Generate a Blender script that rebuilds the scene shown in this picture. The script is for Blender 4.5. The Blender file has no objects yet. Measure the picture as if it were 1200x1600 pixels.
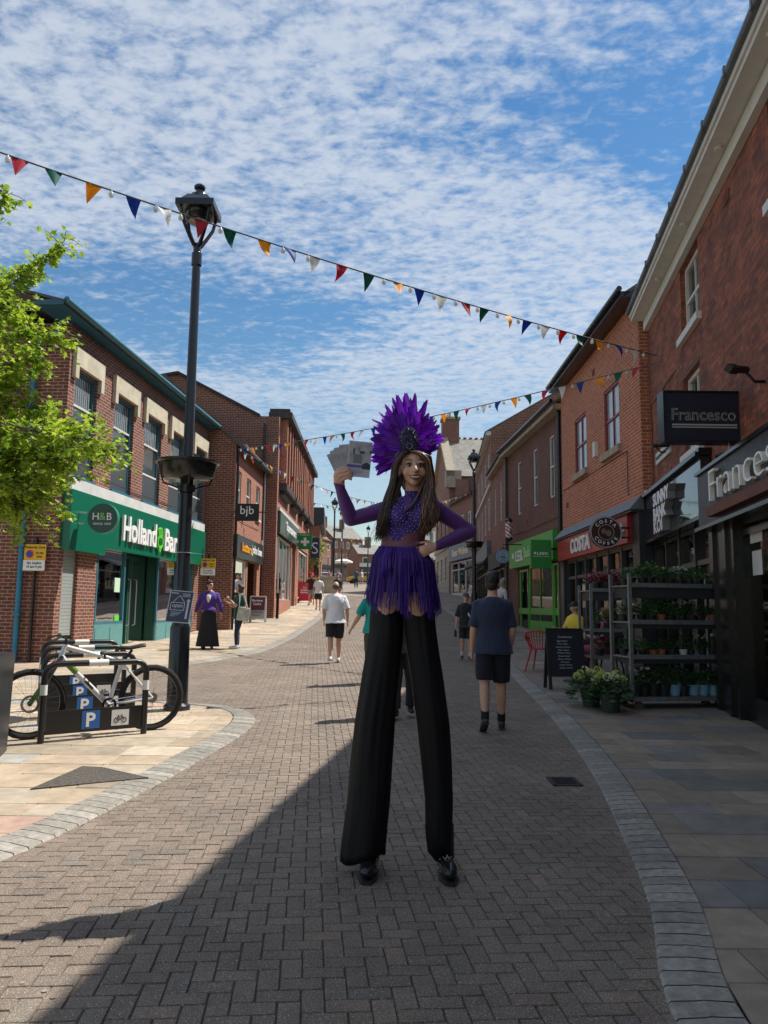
import bpy, math, random
from mathutils import Vector, Matrix, noise
rnd = random.Random(7)
C = bpy.context.scene.collection
S = bpy.context.scene
R = math.radians
# ---------------------------------------------------------------- camera
TH, RO, FPX, EYE = R(7.1), R(0.7), 1200.0, 1.45
cd = bpy.data.cameras.new("camera"); cam = bpy.data.objects.new("camera", cd); C.objects.link(cam)
cd.sensor_fit = 'VERTICAL'; cd.sensor_height = 36; cd.lens = 27; cd.clip_end = 3000; cd.clip_start = 0.05
cr, sr, ct, st = math.cos(RO), math.sin(RO), math.cos(TH), math.sin(TH)
Rx, Fx, Ux = Vector((1, 0, 0)), Vector((0, ct, st)), Vector((0, -st, ct))
R2, U2 = Rx * cr + Ux * sr, Ux * cr - Rx * sr
cam.matrix_world = Matrix(((R2.x, U2.x, -Fx.x, 0), (R2.y, U2.y, -Fx.y, 0), (R2.z, U2.z, -Fx.z, EYE), (0, 0, 0, 1)))
S.camera = cam
S.view_settings.view_transform = 'Standard'; S.view_settings.look = 'None'
S.view_settings.exposure = 0.40; S.view_settings.gamma = 1
S.cycles.max_bounces = 6; S.cycles.transparent_max_bounces = 12
S.render.resolution_x, S.render.resolution_y = 768, 1024
# ---------------------------------------------------------------- sun and sky
SUN = Vector((0.605, 0.32, 1.0)).normalized()
ELEV = math.asin(SUN.z); AZ = math.atan2(SUN.x, SUN.y)
sl = bpy.data.lights.new("sun", 'SUN'); sl.energy = 4.9; sl.angle = R(0.53); sl.color = (1, .955, .88)
so = bpy.data.objects.new("sun", sl); C.objects.link(so)
so.rotation_euler = SUN.to_track_quat('Z', 'Y').to_euler(); so.location = (20, 15, 40)
wd = bpy.data.worlds.new("World"); S.world = wd; wd.use_nodes = True
nt = wd.node_tree; nt.nodes.clear()
def wn(t, **k):
    n = nt.nodes.new(t)
    for a, b in k.items(): setattr(n, a, b)
    return n
L = nt.links.new
def wmath(op, a, b=None, c=None, clamp=False):
    n = wn('ShaderNodeMath', operation=op); n.use_clamp = clamp
    for i, v in enumerate((a, b, c)):
        if v is None: continue
        if isinstance(v, (int, float)): n.inputs[i].default_value = v
        else: L(v, n.inputs[i])
    return n.outputs[0]
def wramp(v, pts):
    n = wn('ShaderNodeValToRGB'); r = n.color_ramp; r.interpolation = 'EASE'
    while len(r.elements) < len(pts): r.elements.new(.5)
    for e, (p, c) in zip(r.elements, pts): e.position = p; e.color = (c, c, c, 1)
    L(v, n.inputs[0]); return n.outputs[0]
sky = wn('ShaderNodeTexSky', sky_type='NISHITA'); sky.sun_disc = False
sky.sun_elevation = ELEV; sky.sun_rotation = AZ; sky.air_density = 1.35; sky.dust_density = .08; sky.ozone_density = 2.6
tc = wn('ShaderNodeTexCoord'); sp = wn('ShaderNodeSeparateXYZ'); L(tc.outputs['Generated'], sp.inputs[0])
zc = wmath('MAXIMUM', wmath('ADD', sp.outputs[2], .06), .03)
cb = wn('ShaderNodeCombineXYZ')
L(wmath('DIVIDE', sp.outputs[0], zc), cb.inputs[0]); L(wmath('DIVIDE', sp.outputs[1], zc), cb.inputs[1])
def wnoise(scale, det, rough, dist=0, loc=(0, 0, 0), scl=(1, 1, 1), rot=0):
    m = wn('ShaderNodeMapping'); m.inputs['Location'].default_value = loc; m.inputs['Scale'].default_value = scl
    m.inputs['Rotation'].default_value = (0, 0, rot); L(cb.outputs[0], m.inputs[0])
    n = wn('ShaderNodeTexNoise'); n.inputs['Scale'].default_value = scale; n.inputs['Detail'].default_value = det
    n.inputs['Roughness'].default_value = rough; n.inputs['Distortion'].default_value = dist
    L(m.outputs[0], n.inputs['Vector']); return n.outputs['Fac']
big = wnoise(1.0, 3, .5, .4, (-3.0, 7.0, 0))
fine = wnoise(17, 4, .6, .3, (1, 2, 0), (1, 1.35, 1), .9)
puff = wnoise(36, 3, .55, .2, (5, 2, 0), (1, 1.25, 1), .3)
wisp = wnoise(4.5, 7, .62, 1.3, (0, 3, 0), (.6, 2.0, 1), 1.2)
cover = wramp(big, [(.27, .22), (.54, 1)])
tex = wmath('ADD', wmath('ADD', wmath('MULTIPLY', fine, .46), wmath('MULTIPLY', puff, .26)), wmath('MULTIPLY', wisp, .28))
tx = wmath('ADD', tex, wmath('MULTIPLY', wmath('SUBTRACT', cover, .5), .26))
cl = wramp(tx, [(.41, 0), (.72, 1)])
hz = wmath('SMOOTH_MIN', wmath('MULTIPLY', sp.outputs[2], 3.2), 1.0, .1)
clf = wmath('MULTIPLY', wmath('MULTIPLY', cl, .80), wmath('MAXIMUM', hz, .2), clamp=True)
mx = wn('ShaderNodeMix', data_type='RGBA'); L(clf, mx.inputs['Factor'])
hs = wn('ShaderNodeHueSaturation'); hs.inputs['Saturation'].default_value = 1.27; hs.inputs['Value'].default_value = 1.12
L(sky.outputs[0], hs.inputs['Color']); L(hs.outputs[0], mx.inputs['A']); mx.inputs['B'].default_value = (7.0, 7.6, 8.5, 1)
bg = wn('ShaderNodeBackground'); bg.inputs[1].default_value = 0.074; L(mx.outputs['Result'], bg.inputs[0])
ow = wn('ShaderNodeOutputWorld'); L(bg.outputs[0], ow.inputs[0])
# ---------------------------------------------------------------- terrain profile and picking
GP = [(-50, 0), (2, 0), (5, .012), (9, .07), (14, .18), (18.6, .32), (24, .52), (30, .86), (40, 1.48), (48, 2.0), (90, 4.1), (133, 5.8), (400, 12)]
def gz(y):
    for (a, b), (c, d) in zip(GP, GP[1:]):
        if y <= c: return b + (d - b) * (y - a) / (c - a)
    return GP[-1][1]
def ray(px, py):
    u = (px - 600) / FPX; v = (800 - py) / FPX
    return R2 * u + U2 * v + Fx
def P(px, py, y):
    d = ray(px, py); return Vector((0, 0, EYE)) + d * (y / d.y)
# ---------------------------------------------------------------- materials
MATS = {}
def mat(name, col, rough=.7, metal=0, var=0, vscale=6, bump=0, bscale=80, attr=False, spec=None, emit=0, alpha=None, trans=0, sheen=0, coat=0, speck=0, dirt=0, grit=0):
    if name in MATS: return MATS[name]
    m = bpy.data.materials.new(name); m.use_nodes = True; t = m.node_tree; b = t.nodes['Principled BSDF']
    c = (*col, 1); b.inputs['Base Color'].default_value = c; b.inputs['Roughness'].default_value = rough; b.inputs['Metallic'].default_value = metal
    if spec is not None: b.inputs['Specular IOR Level'].default_value = spec
    if coat: b.inputs['Coat Weight'].default_value = coat; b.inputs['Coat Roughness'].default_value = .08
    if sheen: b.inputs['Sheen Weight'].default_value = sheen
    if alpha is not None: b.inputs['Alpha'].default_value = alpha
    if emit: b.inputs['Emission Color'].default_value = c; b.inputs['Emission Strength'].default_value = emit
    cur = None
    tcn = t.nodes.new('ShaderNodeTexCoord')
    if attr:
        a = t.nodes.new('ShaderNodeAttribute'); a.attribute_name = 'col'; cur = a.outputs['Color']
    def mulnoise(cur, scale, lo, hi, det=4):
        n = t.nodes.new('ShaderNodeTexNoise'); n.inputs['Scale'].default_value = scale; n.inputs['Detail'].default_value = det
        t.links.new(tcn.outputs['Object'], n.inputs['Vector'])
        mr = t.nodes.new('ShaderNodeMapRange'); mr.inputs[1].default_value = .3; mr.inputs[2].default_value = .7
        mr.inputs[3].default_value = lo; mr.inputs[4].default_value = hi; t.links.new(n.outputs['Fac'], mr.inputs[0])
        x = t.nodes.new('ShaderNodeMix'); x.data_type = 'RGBA'; x.blend_type = 'MULTIPLY'; x.inputs['Factor'].default_value = 1
        if cur is None: x.inputs['A'].default_value = c
        else: t.links.new(cur, x.inputs['A'])
        t.links.new(mr.outputs[0], x.inputs['B']); return x.outputs['Result']
    if var: cur = mulnoise(cur, vscale, 1 - var, 1 + var)
    if dirt: cur = mulnoise(cur, 1.3, 1 - dirt, 1 + dirt * .4, 6)
    if speck: cur = mulnoise(cur, 260, 1 - speck, 1 + speck, 2)
    if grit:
        n = t.nodes.new('ShaderNodeTexNoise'); n.inputs['Scale'].default_value = 170; n.inputs['Detail'].default_value = 3; n.inputs['Roughness'].default_value = .7
        t.links.new(tcn.outputs['Object'], n.inputs['Vector'])
        mr = t.nodes.new('ShaderNodeMapRange'); mr.inputs[1].default_value = .57; mr.inputs[2].default_value = .66; mr.inputs[3].default_value = 0; mr.inputs[4].default_value = grit
        t.links.new(n.outputs['Fac'], mr.inputs[0]); x = t.nodes.new('ShaderNodeMix'); x.data_type = 'RGBA'; t.links.new(mr.outputs[0], x.inputs['Factor'])
        t.links.new(cur, x.inputs['A']); x.inputs['B'].default_value = (.62,.58,.52,1); cur = x.outputs['Result']
    if cur is not None: t.links.new(cur, b.inputs['Base Color'])
    if bump:
        n = t.nodes.new('ShaderNodeTexNoise'); n.inputs['Scale'].default_value = bscale; n.inputs['Detail'].default_value = 4
        t.links.new(tcn.outputs['Object'], n.inputs['Vector'])
        bp = t.nodes.new('ShaderNodeBump'); bp.inputs['Strength'].default_value = bump; bp.inputs['Distance'].default_value = .01
        t.links.new(n.outputs['Fac'], bp.inputs['Height']); t.links.new(bp.outputs[0], b.inputs['Normal'])
    if trans:
        tr = t.nodes.new('ShaderNodeBsdfTranslucent'); tr.inputs[0].default_value = c
        if cur is not None: t.links.new(cur, tr.inputs[0])
        ms = t.nodes.new('ShaderNodeMixShader'); ms.inputs[0].default_value = trans
        t.links.new(b.outputs[0], ms.inputs[1]); t.links.new(tr.outputs[0], ms.inputs[2])
        t.links.new(ms.outputs[0], t.nodes['Material Output'].inputs[0])
    MATS[name] = m; return m
def brickmat(name, c1, c2, mortar, w=.225, h=.075, ms=.010, offs=.5, grime=.25, bump=.5, varscale=1.0):
    if name in MATS: return MATS[name]
    m = bpy.data.materials.new(name); m.use_nodes = True; t = m.node_tree; b = t.nodes['Principled BSDF']
    uv = t.nodes.new('ShaderNodeUVMap'); uv.uv_map = 'uv'
    br = t.nodes.new('ShaderNodeTexBrick'); br.offset = offs; br.inputs['Scale'].default_value = 1
    br.inputs['Brick Width'].default_value = w; br.inputs['Row Height'].default_value = h; br.inputs['Mortar Size'].default_value = ms
    br.inputs['Mortar Smooth'].default_value = .25; br.inputs['Bias'].default_value = -.1
    br.inputs['Color1'].default_value = (*c1, 1); br.inputs['Color2'].default_value = (*c2, 1); br.inputs['Mortar'].default_value = (*mortar, 1)
    t.links.new(uv.outputs[0], br.inputs['Vector'])
    n = t.nodes.new('ShaderNodeTexNoise'); n.inputs['Scale'].default_value = .9 * varscale; n.inputs['Detail'].default_value = 8; n.inputs['Roughness'].default_value = .65
    t.links.new(uv.outputs[0], n.inputs['Vector'])
    mr = t.nodes.new('ShaderNodeMapRange'); mr.inputs[1].default_value = .3; mr.inputs[2].default_value = .7
    mr.inputs[3].default_value = 1 - grime; mr.inputs[4].default_value = 1 + grime * .6; t.links.new(n.outputs['Fac'], mr.inputs[0])
    n2 = t.nodes.new('ShaderNodeTexNoise'); n2.inputs['Scale'].default_value = 11; n2.inputs['Detail'].default_value = 3
    t.links.new(uv.outputs[0], n2.inputs['Vector'])
    mr2 = t.nodes.new('ShaderNodeMapRange'); mr2.inputs[1].default_value = .3; mr2.inputs[2].default_value = .7
    mr2.inputs[3].default_value = .8; mr2.inputs[4].default_value = 1.2; t.links.new(n2.outputs['Fac'], mr2.inputs[0])
    mm = t.nodes.new('ShaderNodeMath'); mm.operation = 'MULTIPLY'; t.links.new(mr.outputs[0], mm.inputs[0]); t.links.new(mr2.outputs[0], mm.inputs[1])
    x = t.nodes.new('ShaderNodeMix'); x.data_type = 'RGBA'; x.blend_type = 'MULTIPLY'; x.inputs['Factor'].default_value = 1
    t.links.new(br.outputs['Color'], x.inputs['A']); t.links.new(mm.outputs[0], x.inputs['B']); t.links.new(x.outputs['Result'], b.inputs['Base Color'])
    b.inputs['Roughness'].default_value = .85
    ad = t.nodes.new('ShaderNodeMath'); ad.operation = 'MULTIPLY_ADD'; ad.inputs[1].default_value = .35
    t.links.new(n2.outputs['Fac'], ad.inputs[0]); inv = t.nodes.new('ShaderNodeMath'); inv.operation = 'SUBTRACT'; inv.inputs[0].default_value = 1
    t.links.new(br.outputs['Fac'], inv.inputs[1]); t.links.new(inv.outputs[0], ad.inputs[2])
    bp = t.nodes.new('ShaderNodeBump'); bp.inputs['Strength'].default_value = bump; bp.inputs['Distance'].default_value = .012
    t.links.new(ad.outputs[0], bp.inputs['Height']); t.links.new(bp.outputs[0], b.inputs['Normal'])
    MATS[name] = m; return m
def glassmat(name, tint=(.75, .8, .8), refl=.25, rough=.02):
    if name in MATS: return MATS[name]
    m = bpy.data.materials.new(name); m.use_nodes = True; t = m.node_tree; t.nodes.remove(t.nodes['Principled BSDF'])
    tr = t.nodes.new('ShaderNodeBsdfTransparent'); tr.inputs[0].default_value = (*tint, 1)
    g = t.nodes.new('ShaderNodeBsdfGlossy'); g.inputs['Roughness'].default_value = rough
    fr = t.nodes.new('ShaderNodeLayerWeight'); fr.inputs[0].default_value = refl
    mr = t.nodes.new('ShaderNodeMapRange'); mr.inputs[3].default_value = .06; mr.inputs[4].default_value = 1
    t.links.new(fr.outputs['Fresnel'], mr.inputs[0])
    ms = t.nodes.new('ShaderNodeMixShader'); t.links.new(mr.outputs[0], ms.inputs[0]); t.links.new(tr.outputs[0], ms.inputs[1]); t.links.new(g.outputs[0], ms.inputs[2])
    n = t.nodes.new('ShaderNodeTexNoise'); n.inputs['Scale'].default_value = 1.2
    tcn = t.nodes.new('ShaderNodeTexCoord'); t.links.new(tcn.outputs['Object'], n.inputs['Vector'])
    bp = t.nodes.new('ShaderNodeBump'); bp.inputs['Strength'].default_value = .04; bp.inputs['Distance'].default_value = .05
    t.links.new(n.outputs['Fac'], bp.inputs['Height']); t.links.new(bp.outputs[0], g.inputs['Normal'])
    t.links.new(ms.outputs[0], t.nodes['Material Output'].inputs[0]); MATS[name] = m; return m
# ---------------------------------------------------------------- mesh builder
ORG = {}
class MB:
    def __init__(s): s.v = []; s.f = []; s.m = []; s.uv = []; s.c = []; s.cm = None; s.cc = None; s.mats = []
    def setm(s, m):
        if m not in s.mats: s.mats.append(m)
        s.cm = s.mats.index(m); return s
    def add(s, vs, fs, uvs=None):
        o = len(s.v); s.v += [tuple(p) for p in vs]
        for i, f in enumerate(fs):
            s.f.append([o + k for k in f]); s.m.append(s.cm or 0); s.c.append(s.cc)
            s.uv.append(uvs[i] if uvs else None)
    def box(s, a, b, c=None, M=None):
        x0, y0, z0 = a; x1, y1, z1 = b
        vs = [Vector(p) for p in ((x0,y0,z0),(x1,y0,z0),(x1,y1,z0),(x0,y1,z0),(x0,y0,z1),(x1,y0,z1),(x1,y1,z1),(x0,y1,z1))]
        fs = [(0,3,2,1),(4,5,6,7),(0,1,5,4),(1,2,6,5),(2,3,7,6),(3,0,4,7)]
        ax = [(0,1),(0,1),(0,2),(1,2),(0,2),(1,2)]
        uvs = [[(vs[k][p], vs[k][q]) for k in f] for f, (p, q) in zip(fs, ax)]
        if M is not None: vs = [M @ v for v in vs]
        s.add(vs, fs, uvs); return s
    def hexa(s, pts):   # 8 points, bottom 4 then top 4
        s.add(pts, [(0,3,2,1),(4,5,6,7),(0,1,5,4),(1,2,6,5),(2,3,7,6),(3,0,4,7)]); return s
    def loft(s, rings, cap=True, closed=True):
        n = len(rings[0]); vs = [p for r in rings for p in r]; fs = []
        for i in range(len(rings) - 1):
            for k in range(n if closed else n - 1):
                a = i*n + k; b = i*n + (k+1) % n; fs.append((a, b, b + n, a + n))
        if cap and closed: fs.append(tuple(range(n))[::-1]); fs.append(tuple((len(rings)-1)*n + k for k in range(n)))
        s.add(vs, fs); return s
    def tube(s, pts, rad, n=8, cap=True, rnd_end=False, flat=1.0, up=None):
        pts = [Vector(p) for p in pts]
        if not hasattr(rad, '__len__'): rad = [rad] * len(pts)
        rad = list(rad)
        if rnd_end:
            d0 = (pts[0] - pts[1]).normalized(); d1 = (pts[-1] - pts[-2]).normalized(); a, b = rad[0], rad[-1]
            pts = [pts[0] + d0*a, pts[0] + d0*a*.8, pts[0] + d0*a*.45] + pts + [pts[-1] + d1*b*.45, pts[-1] + d1*b*.8, pts[-1] + d1*b]
            rad = [a*.12, a*.6, a*.9] + rad + [b*.9, b*.6, b*.12]
        rings = []; prev = up
        for i, p in enumerate(pts):
            t = (pts[min(i+1, len(pts)-1)] - pts[max(i-1, 0)])
            t = t.normalized() if t.length > 1e-9 else Vector((0,0,1))
            if prev is None: prev = Vector((0,0,1)) if abs(t.z) < .9 else Vector((0,1,0))
            a = (prev - t * prev.dot(t))
            a = a.normalized() if a.length > 1e-6 else t.orthogonal().normalized()
            b = t.cross(a); prev = a
            rings.append([p + (a*math.cos(q)*flat + b*math.sin(q)) * rad[i] for q in [2*math.pi*k/n for k in range(n)]])
        s.loft(rings, cap); return s
    def lathe(s, prof, c=(0,0,0), n=20, cap=True, sx=1, sy=1):
        c = Vector(c)
        s.loft([[c + Vector((r*math.cos(2*math.pi*k/n)*sx, r*math.sin(2*math.pi*k/n)*sy, z)) for k in range(n)] for r, z in prof], cap); return s
    def ell(s, c, r, n=14, m=9, M=None):
        c = Vector(c); rings = []
        for i in range(m + 1):
            a = -math.pi/2 + math.pi*(i + .02)/(m + .04); rr = math.cos(a)
            ring = [Vector((r[0]*rr*math.cos(2*math.pi*k/n), r[1]*rr*math.sin(2*math.pi*k/n), r[2]*math.sin(a))) for k in range(n)]
            rings.append([c + (M @ p if M is not None else p) for p in ring])
        s.loft(rings); return s
    def prism(s, poly, t0, t1, fr):    # poly in (s,z), extruded from n=t0 to n=t1 in frame fr
        n = len(poly); a = [fr.pt(p, t0, q) for p, q in poly]; b = [fr.pt(p, t1, q) for p, q in poly]
        fs = [tuple(range(n))[::-1], tuple(range(n, 2*n))] + [(k, (k+1) % n, n + (k+1) % n, n + k) for k in range(n)]
        uv = [[poly[k] for k in range(n)][::-1], [poly[k] for k in range(n)]] + [[(0,0),(.1,0),(.1,.1),(0,.1)]] * n
        s.add(a + b, fs, uv); return s
    def build(s, name, m=None, parent=None, smooth=False, loc=None, bevel=0):
        me = bpy.data.meshes.new(name)
        o3 = Vector(loc) if loc is not None else (ORG.get(parent.name, Vector((0,0,0))) if parent else Vector((0,0,0)))
        me.from_pydata([tuple(Vector(p) - o3) for p in s.v], [], s.f)
        if any(u is not None for u in s.uv):
            ul = me.uv_layers.new(name='uv'); i = 0
            for f, u in zip(s.f, s.uv):
                for k in range(len(f)):
                    if u: ul.data[i].uv = u[k]
                    i += 1
        if any(c is not None for c in s.c):
            ca = me.color_attributes.new('col', 'FLOAT_COLOR', 'CORNER'); i = 0
            for f, c in zip(s.f, s.c):
                for k in range(len(f)):
                    ca.data[i].color = (*(c or (1,1,1)), 1); i += 1
        if s.mats:
            for q in s.mats: me.materials.append(q)
            me.polygons.foreach_set('material_index', s.m)
        elif m: me.materials.append(m)
        if smooth:
            me.polygons.foreach_set('use_smooth', [True] * len(me.polygons))
            if smooth != 'all':
                try: me.set_sharp_from_angle(angle=R(40))
                except Exception: pass
        me.validate(); me.update()
        o = bpy.data.objects.new(name, me); C.objects.link(o)
        if parent: o.parent = parent; ORG[o.name] = o3
        else: o.location = o3; ORG[o.name] = o3
        if bevel:
            bv = o.modifiers.new('bevel', 'BEVEL'); bv.width = bevel; bv.segments = 2; bv.limit_method = 'ANGLE'
        return o
def tag(o, label=None, cat=None, group=None, kind=None):
    if label: o['label'] = label
    if cat: o['category'] = cat
    if group: o['group'] = group
    if kind: o['kind'] = kind
    return o
def thing(name, loc, label, cat, group=None):
    o = bpy.data.objects.new(name, None); C.objects.link(o); o.location = loc; o.empty_display_size = .1
    ORG[o.name] = Vector(loc); return tag(o, label, cat, group)
def dup(root, loc, rotz=0, label=None, scale=1, skip=()):
    r = root.copy(); C.objects.link(r); r.location = loc; r.rotation_euler = (0, 0, rotz); r.scale = (scale,)*3
    if label: r['label'] = label
    for ch in [c for c in bpy.data.objects if c.parent == root]:
        if ch in skip: continue
        c = ch.copy(); C.objects.link(c); c.parent = r
        for g in [q for q in bpy.data.objects if q.parent == ch]:
            d = g.copy(); C.objects.link(d); d.parent = c
    return r
class Fr:     # a vertical frame: s along T, n outward along N, z up
    def __init__(s, O, T, N): s.O = Vector(O); s.T = Vector(T); s.N = Vector(N).normalized()
    def pt(s, a, n, z): return s.O + s.T*a + s.N*n + Vector((0,0,z))
    def box(s, mb, a0, a1, n0, n1, z0, z1):
        ps = [(a0,n0),(a1,n0),(a1,n1),(a0,n1)]
        vs = [s.pt(p, q, z0) for p, q in ps] + [s.pt(p, q, z1) for p, q in ps]
        fs = [(0,3,2,1),(4,5,6,7),(0,1,5,4),(1,2,6,5),(2,3,7,6),(3,0,4,7)]
        L_ = s.T.length
        co = [(p*L_, q, z0) for p, q in ps] + [(p*L_, q, z1) for p, q in ps]
        ax = [(0,1),(0,1),(0,2),(1,2),(0,2),(1,2)]
        mb.add(vs, fs, [[(co[k][p], co[k][q]) for k in f] for f, (p, q) in zip(fs, ax)])
def facade(A, d, side):   # side +1: building on the left, faces +x; -1: on the right, faces -x ; s = world y
    return Fr((A[0] - d*A[1], 0, 0), (d, 1, 0), (side, -d*side, 0))
def wall(mb, fr, s0, s1, z0, z1, holes=(), n=0, depth=.12, thick=.25):
    ss = sorted({s0, s1, *[h[0] for h in holes], *[h[1] for h in holes]}); zs = sorted({z0, z1, *[h[2] for h in holes], *[h[3] for h in holes]})
    L_ = fr.T.length
    for a, b in zip(ss, ss[1:]):
        for c, d in zip(zs, zs[1:]):
            m1, m2 = (a+b)/2, (c+d)/2
            if any(h[0] < m1 < h[1] and h[2] < m2 < h[3] for h in holes): continue
            mb.add([fr.pt(a,n,c), fr.pt(b,n,c), fr.pt(b,n,d), fr.pt(a,n,d)], [(0,1,2,3)], [[(a*L_,c),(b*L_,c),(b*L_,d),(a*L_,d)]])
    for a, b, c, d in holes:
        q = n - depth
        for (p1, p2) in (((a,c),(b,c)), ((b,c),(b,d)), ((b,d),(a,d)), ((a,d),(a,c))):
            mb.add([fr.pt(p1[0],n,p1[1]), fr.pt(p2[0],n,p2[1]), fr.pt(p2[0],q,p2[1]), fr.pt(p1[0],q,p1[1])], [(0,1,2,3)],
                   [[(0 if p1[0]==p2[0] else p1[0]*L_, p1[1]), (0 if p1[0]==p2[0] else p2[0]*L_, p2[1]), (depth if p1[0]==p2[0] else p2[0]*L_, p2[1] + (0 if p1[0]==p2[0] else depth)), (depth if p1[0]==p2[0] else p1[0]*L_, p1[1] + (0 if p1[0]==p2[0] else depth))]])
def text(s, name, m, parent, O, T, U, width=None, size=.3, ext=.01, bold=0, align='CENTER', shear=0, hscale=None, spacing=1, line=1):
    cu = bpy.data.curves.new(name, 'FONT'); cu.body = s; cu.size = 1; cu.extrude = 0; cu.offset = bold; cu.align_x = align; cu.align_y = 'CENTER'
    cu.shear = shear; cu.space_character = spacing; cu.space_line = line; cu.resolution_u = 3
    o = bpy.data.objects.new('tmp', cu); C.objects.link(o); dg = bpy.context.evaluated_depsgraph_get(); dg.update()
    me = bpy.data.meshes.new_from_object(o.evaluated_get(dg)); bpy.data.objects.remove(o)
    xs = [v.co.x for v in me.vertices]; ys = [v.co.y for v in me.vertices]
    cx = (min(xs) + max(xs))/2 if align == 'CENTER' else min(xs); cy = (min(ys) + max(ys))/2; w = max(xs) - min(xs); h = max(ys) - min(ys)
    ky = size; kx = (width / w) if width else size
    if size is None: ky = kx
    O, T, U = Vector(O), Vector(T).normalized(), Vector(U).normalized(); N = T.cross(U)
    mb = MB(); pts = [(v.co.x - cx, v.co.y - cy) for v in me.vertices]; n = len(pts)
    vs = [O + T*x*kx + U*y*ky + N*ext for x, y in pts] + [O + T*x*kx + U*y*ky for x, y in pts]
    fs = [tuple(p.vertices) for p in me.polygons]
    from collections import Counter
    ec = Counter(); 
    for f in fs:
        for a, b in zip(f, f[1:] + f[:1]): ec[(a, b)] += 1
    side = [(b, a, a + n, b + n) for (a, b) in ec if (b, a) not in ec]
    mb.add(vs, fs + side); bpy.data.meshes.remove(me)
    return mb.build(name, m, parent)
def remesh(mb, name, m, parent=None, vox=.012, smooth=3, loc=None, wr=0, wsc=(9, 9, 5), fac=.5, seed=0):
    o = mb.build(name, m, parent, loc=loc)
    md = o.modifiers.new('r', 'REMESH'); md.mode = 'VOXEL'; md.voxel_size = vox
    if smooth: sm = o.modifiers.new('s', 'SMOOTH'); sm.iterations = smooth; sm.factor = fac
    dg = bpy.context.evaluated_depsgraph_get(); dg.update()
    me = bpy.data.meshes.new_from_object(o.evaluated_get(dg)); old = o.data; o.modifiers.clear(); o.data = me; bpy.data.meshes.remove(old); me.name = name
    if wr:
        ns = [v.normal.copy() for v in me.vertices]
        for v, nn in zip(me.vertices, ns):
            q = Vector((v.co.x*wsc[0] + seed, v.co.y*wsc[1], v.co.z*wsc[2]))
            v.co += nn * wr * (noise.noise(q) + .5*noise.noise(q*2.3) - .15)
    if not me.materials: me.materials.append(m)
    me.polygons.foreach_set('use_smooth', [True]*len(me.polygons)); me.update()
    return o
# ---------------------------------------------------------------- ground
M_joint = mat('joint sand', (.105, .085, .067), .95, var=.25, vscale=20)
M_paver = mat('road block', (.2,.17,.14), .82, attr=True, var=.12, vscale=7, speck=.45, dirt=.26, bump=.5, bscale=240, grit=.9)
M_flag = mat('flagstone', (.3,.27,.2), .8, attr=True, var=.16, vscale=9, dirt=.2, speck=.14, bump=.3, bscale=90)
M_sett = mat('kerb sett', (.2,.21,.21), .75, attr=True, var=.25, vscale=22, bump=.5, bscale=60, dirt=.2)
KL = [(-6,-3.2),(2.9,-2.75),(4.4,-2.16),(5.9,-1.84),(7.5,-1.62),(8.7,-1.5),(9.5,-1.52),(10.1,-1.7),(10.5,-2.02),(10.75,-2.45),(10.9,-3.0),(11.3,-3.9),(12.5,-4.6),(14,-4.6),(15.5,-4.15),(17,-3.55),(18.8,-3.0),(22,-2.75),(28,-2.6),(34,-2.55),(44,-2.9),(60,-3.6),(80,-4.6),(120,-7.5),(160,-14)]
KR = [(-6,.55),(2.9,1.05),(4,1.33),(5.2,1.56),(6.8,1.82),(8.7,2.04),(11,2.22),(14.4,2.42),(17.5,2.62),(21.5,2.95),(27,3.15),(34,3.1),(45,2.9),(60,2.1),(80,.8),(120,-3.0),(160,-9)]
def lin(T, y):
    if y <= T[0][0]: return T[0][1]
    for (a, b), (c, d) in zip(T, T[1:]):
        if y <= c:
            return b + (d-b)*(y-a)/(c-a)
    return T[-1][1]
def smooth_tab(T, steps=6):
    out = []
    for i in range(len(T)-1):
        p0 = T[max(i-1,0)]; p1 = T[i]; p2 = T[i+1]; p3 = T[min(i+2,len(T)-1)]
        for k in range(steps):
            t = k/steps; y = p1[0] + (p2[0]-p1[0])*t; h = p2[0]-p1[0]
            m1 = (p2[1]-p0[1])/max(p2[0]-p0[0],1e-6)*h; m2 = (p3[1]-p1[1])/max(p3[0]-p1[0],1e-6)*h
            x = (2*t**3-3*t*t+1)*p1[1] + (t**3-2*t*t+t)*m1 + (-2*t**3+3*t*t)*p2[1] + (t**3-t*t)*m2
            out.append((y, x))
    out.append(T[-1]); return out
KLs, KRs = smooth_tab(KL), smooth_tab(KR)
kl = lambda y: lin(KLs, y)
kr = lambda y: lin(KRs, y)
g = MB(); ys = [-8, 0] + [p[0] for p in GP[1:]] + [16, 21, 27, 35, 60, 75, 110, 600]; ys = sorted(set(y for y in ys if y < 401)) + [700]
for a, b in zip(ys, ys[1:]):
    g.add([(-160,a,gz(a)-.009),(160,a,gz(a)-.009),(160,b,gz(b)-.009),(-160,b,gz(b)-.009)], [(0,1,2,3)])
tag(g.build('ground', M_joint), kind='structure')
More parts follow.
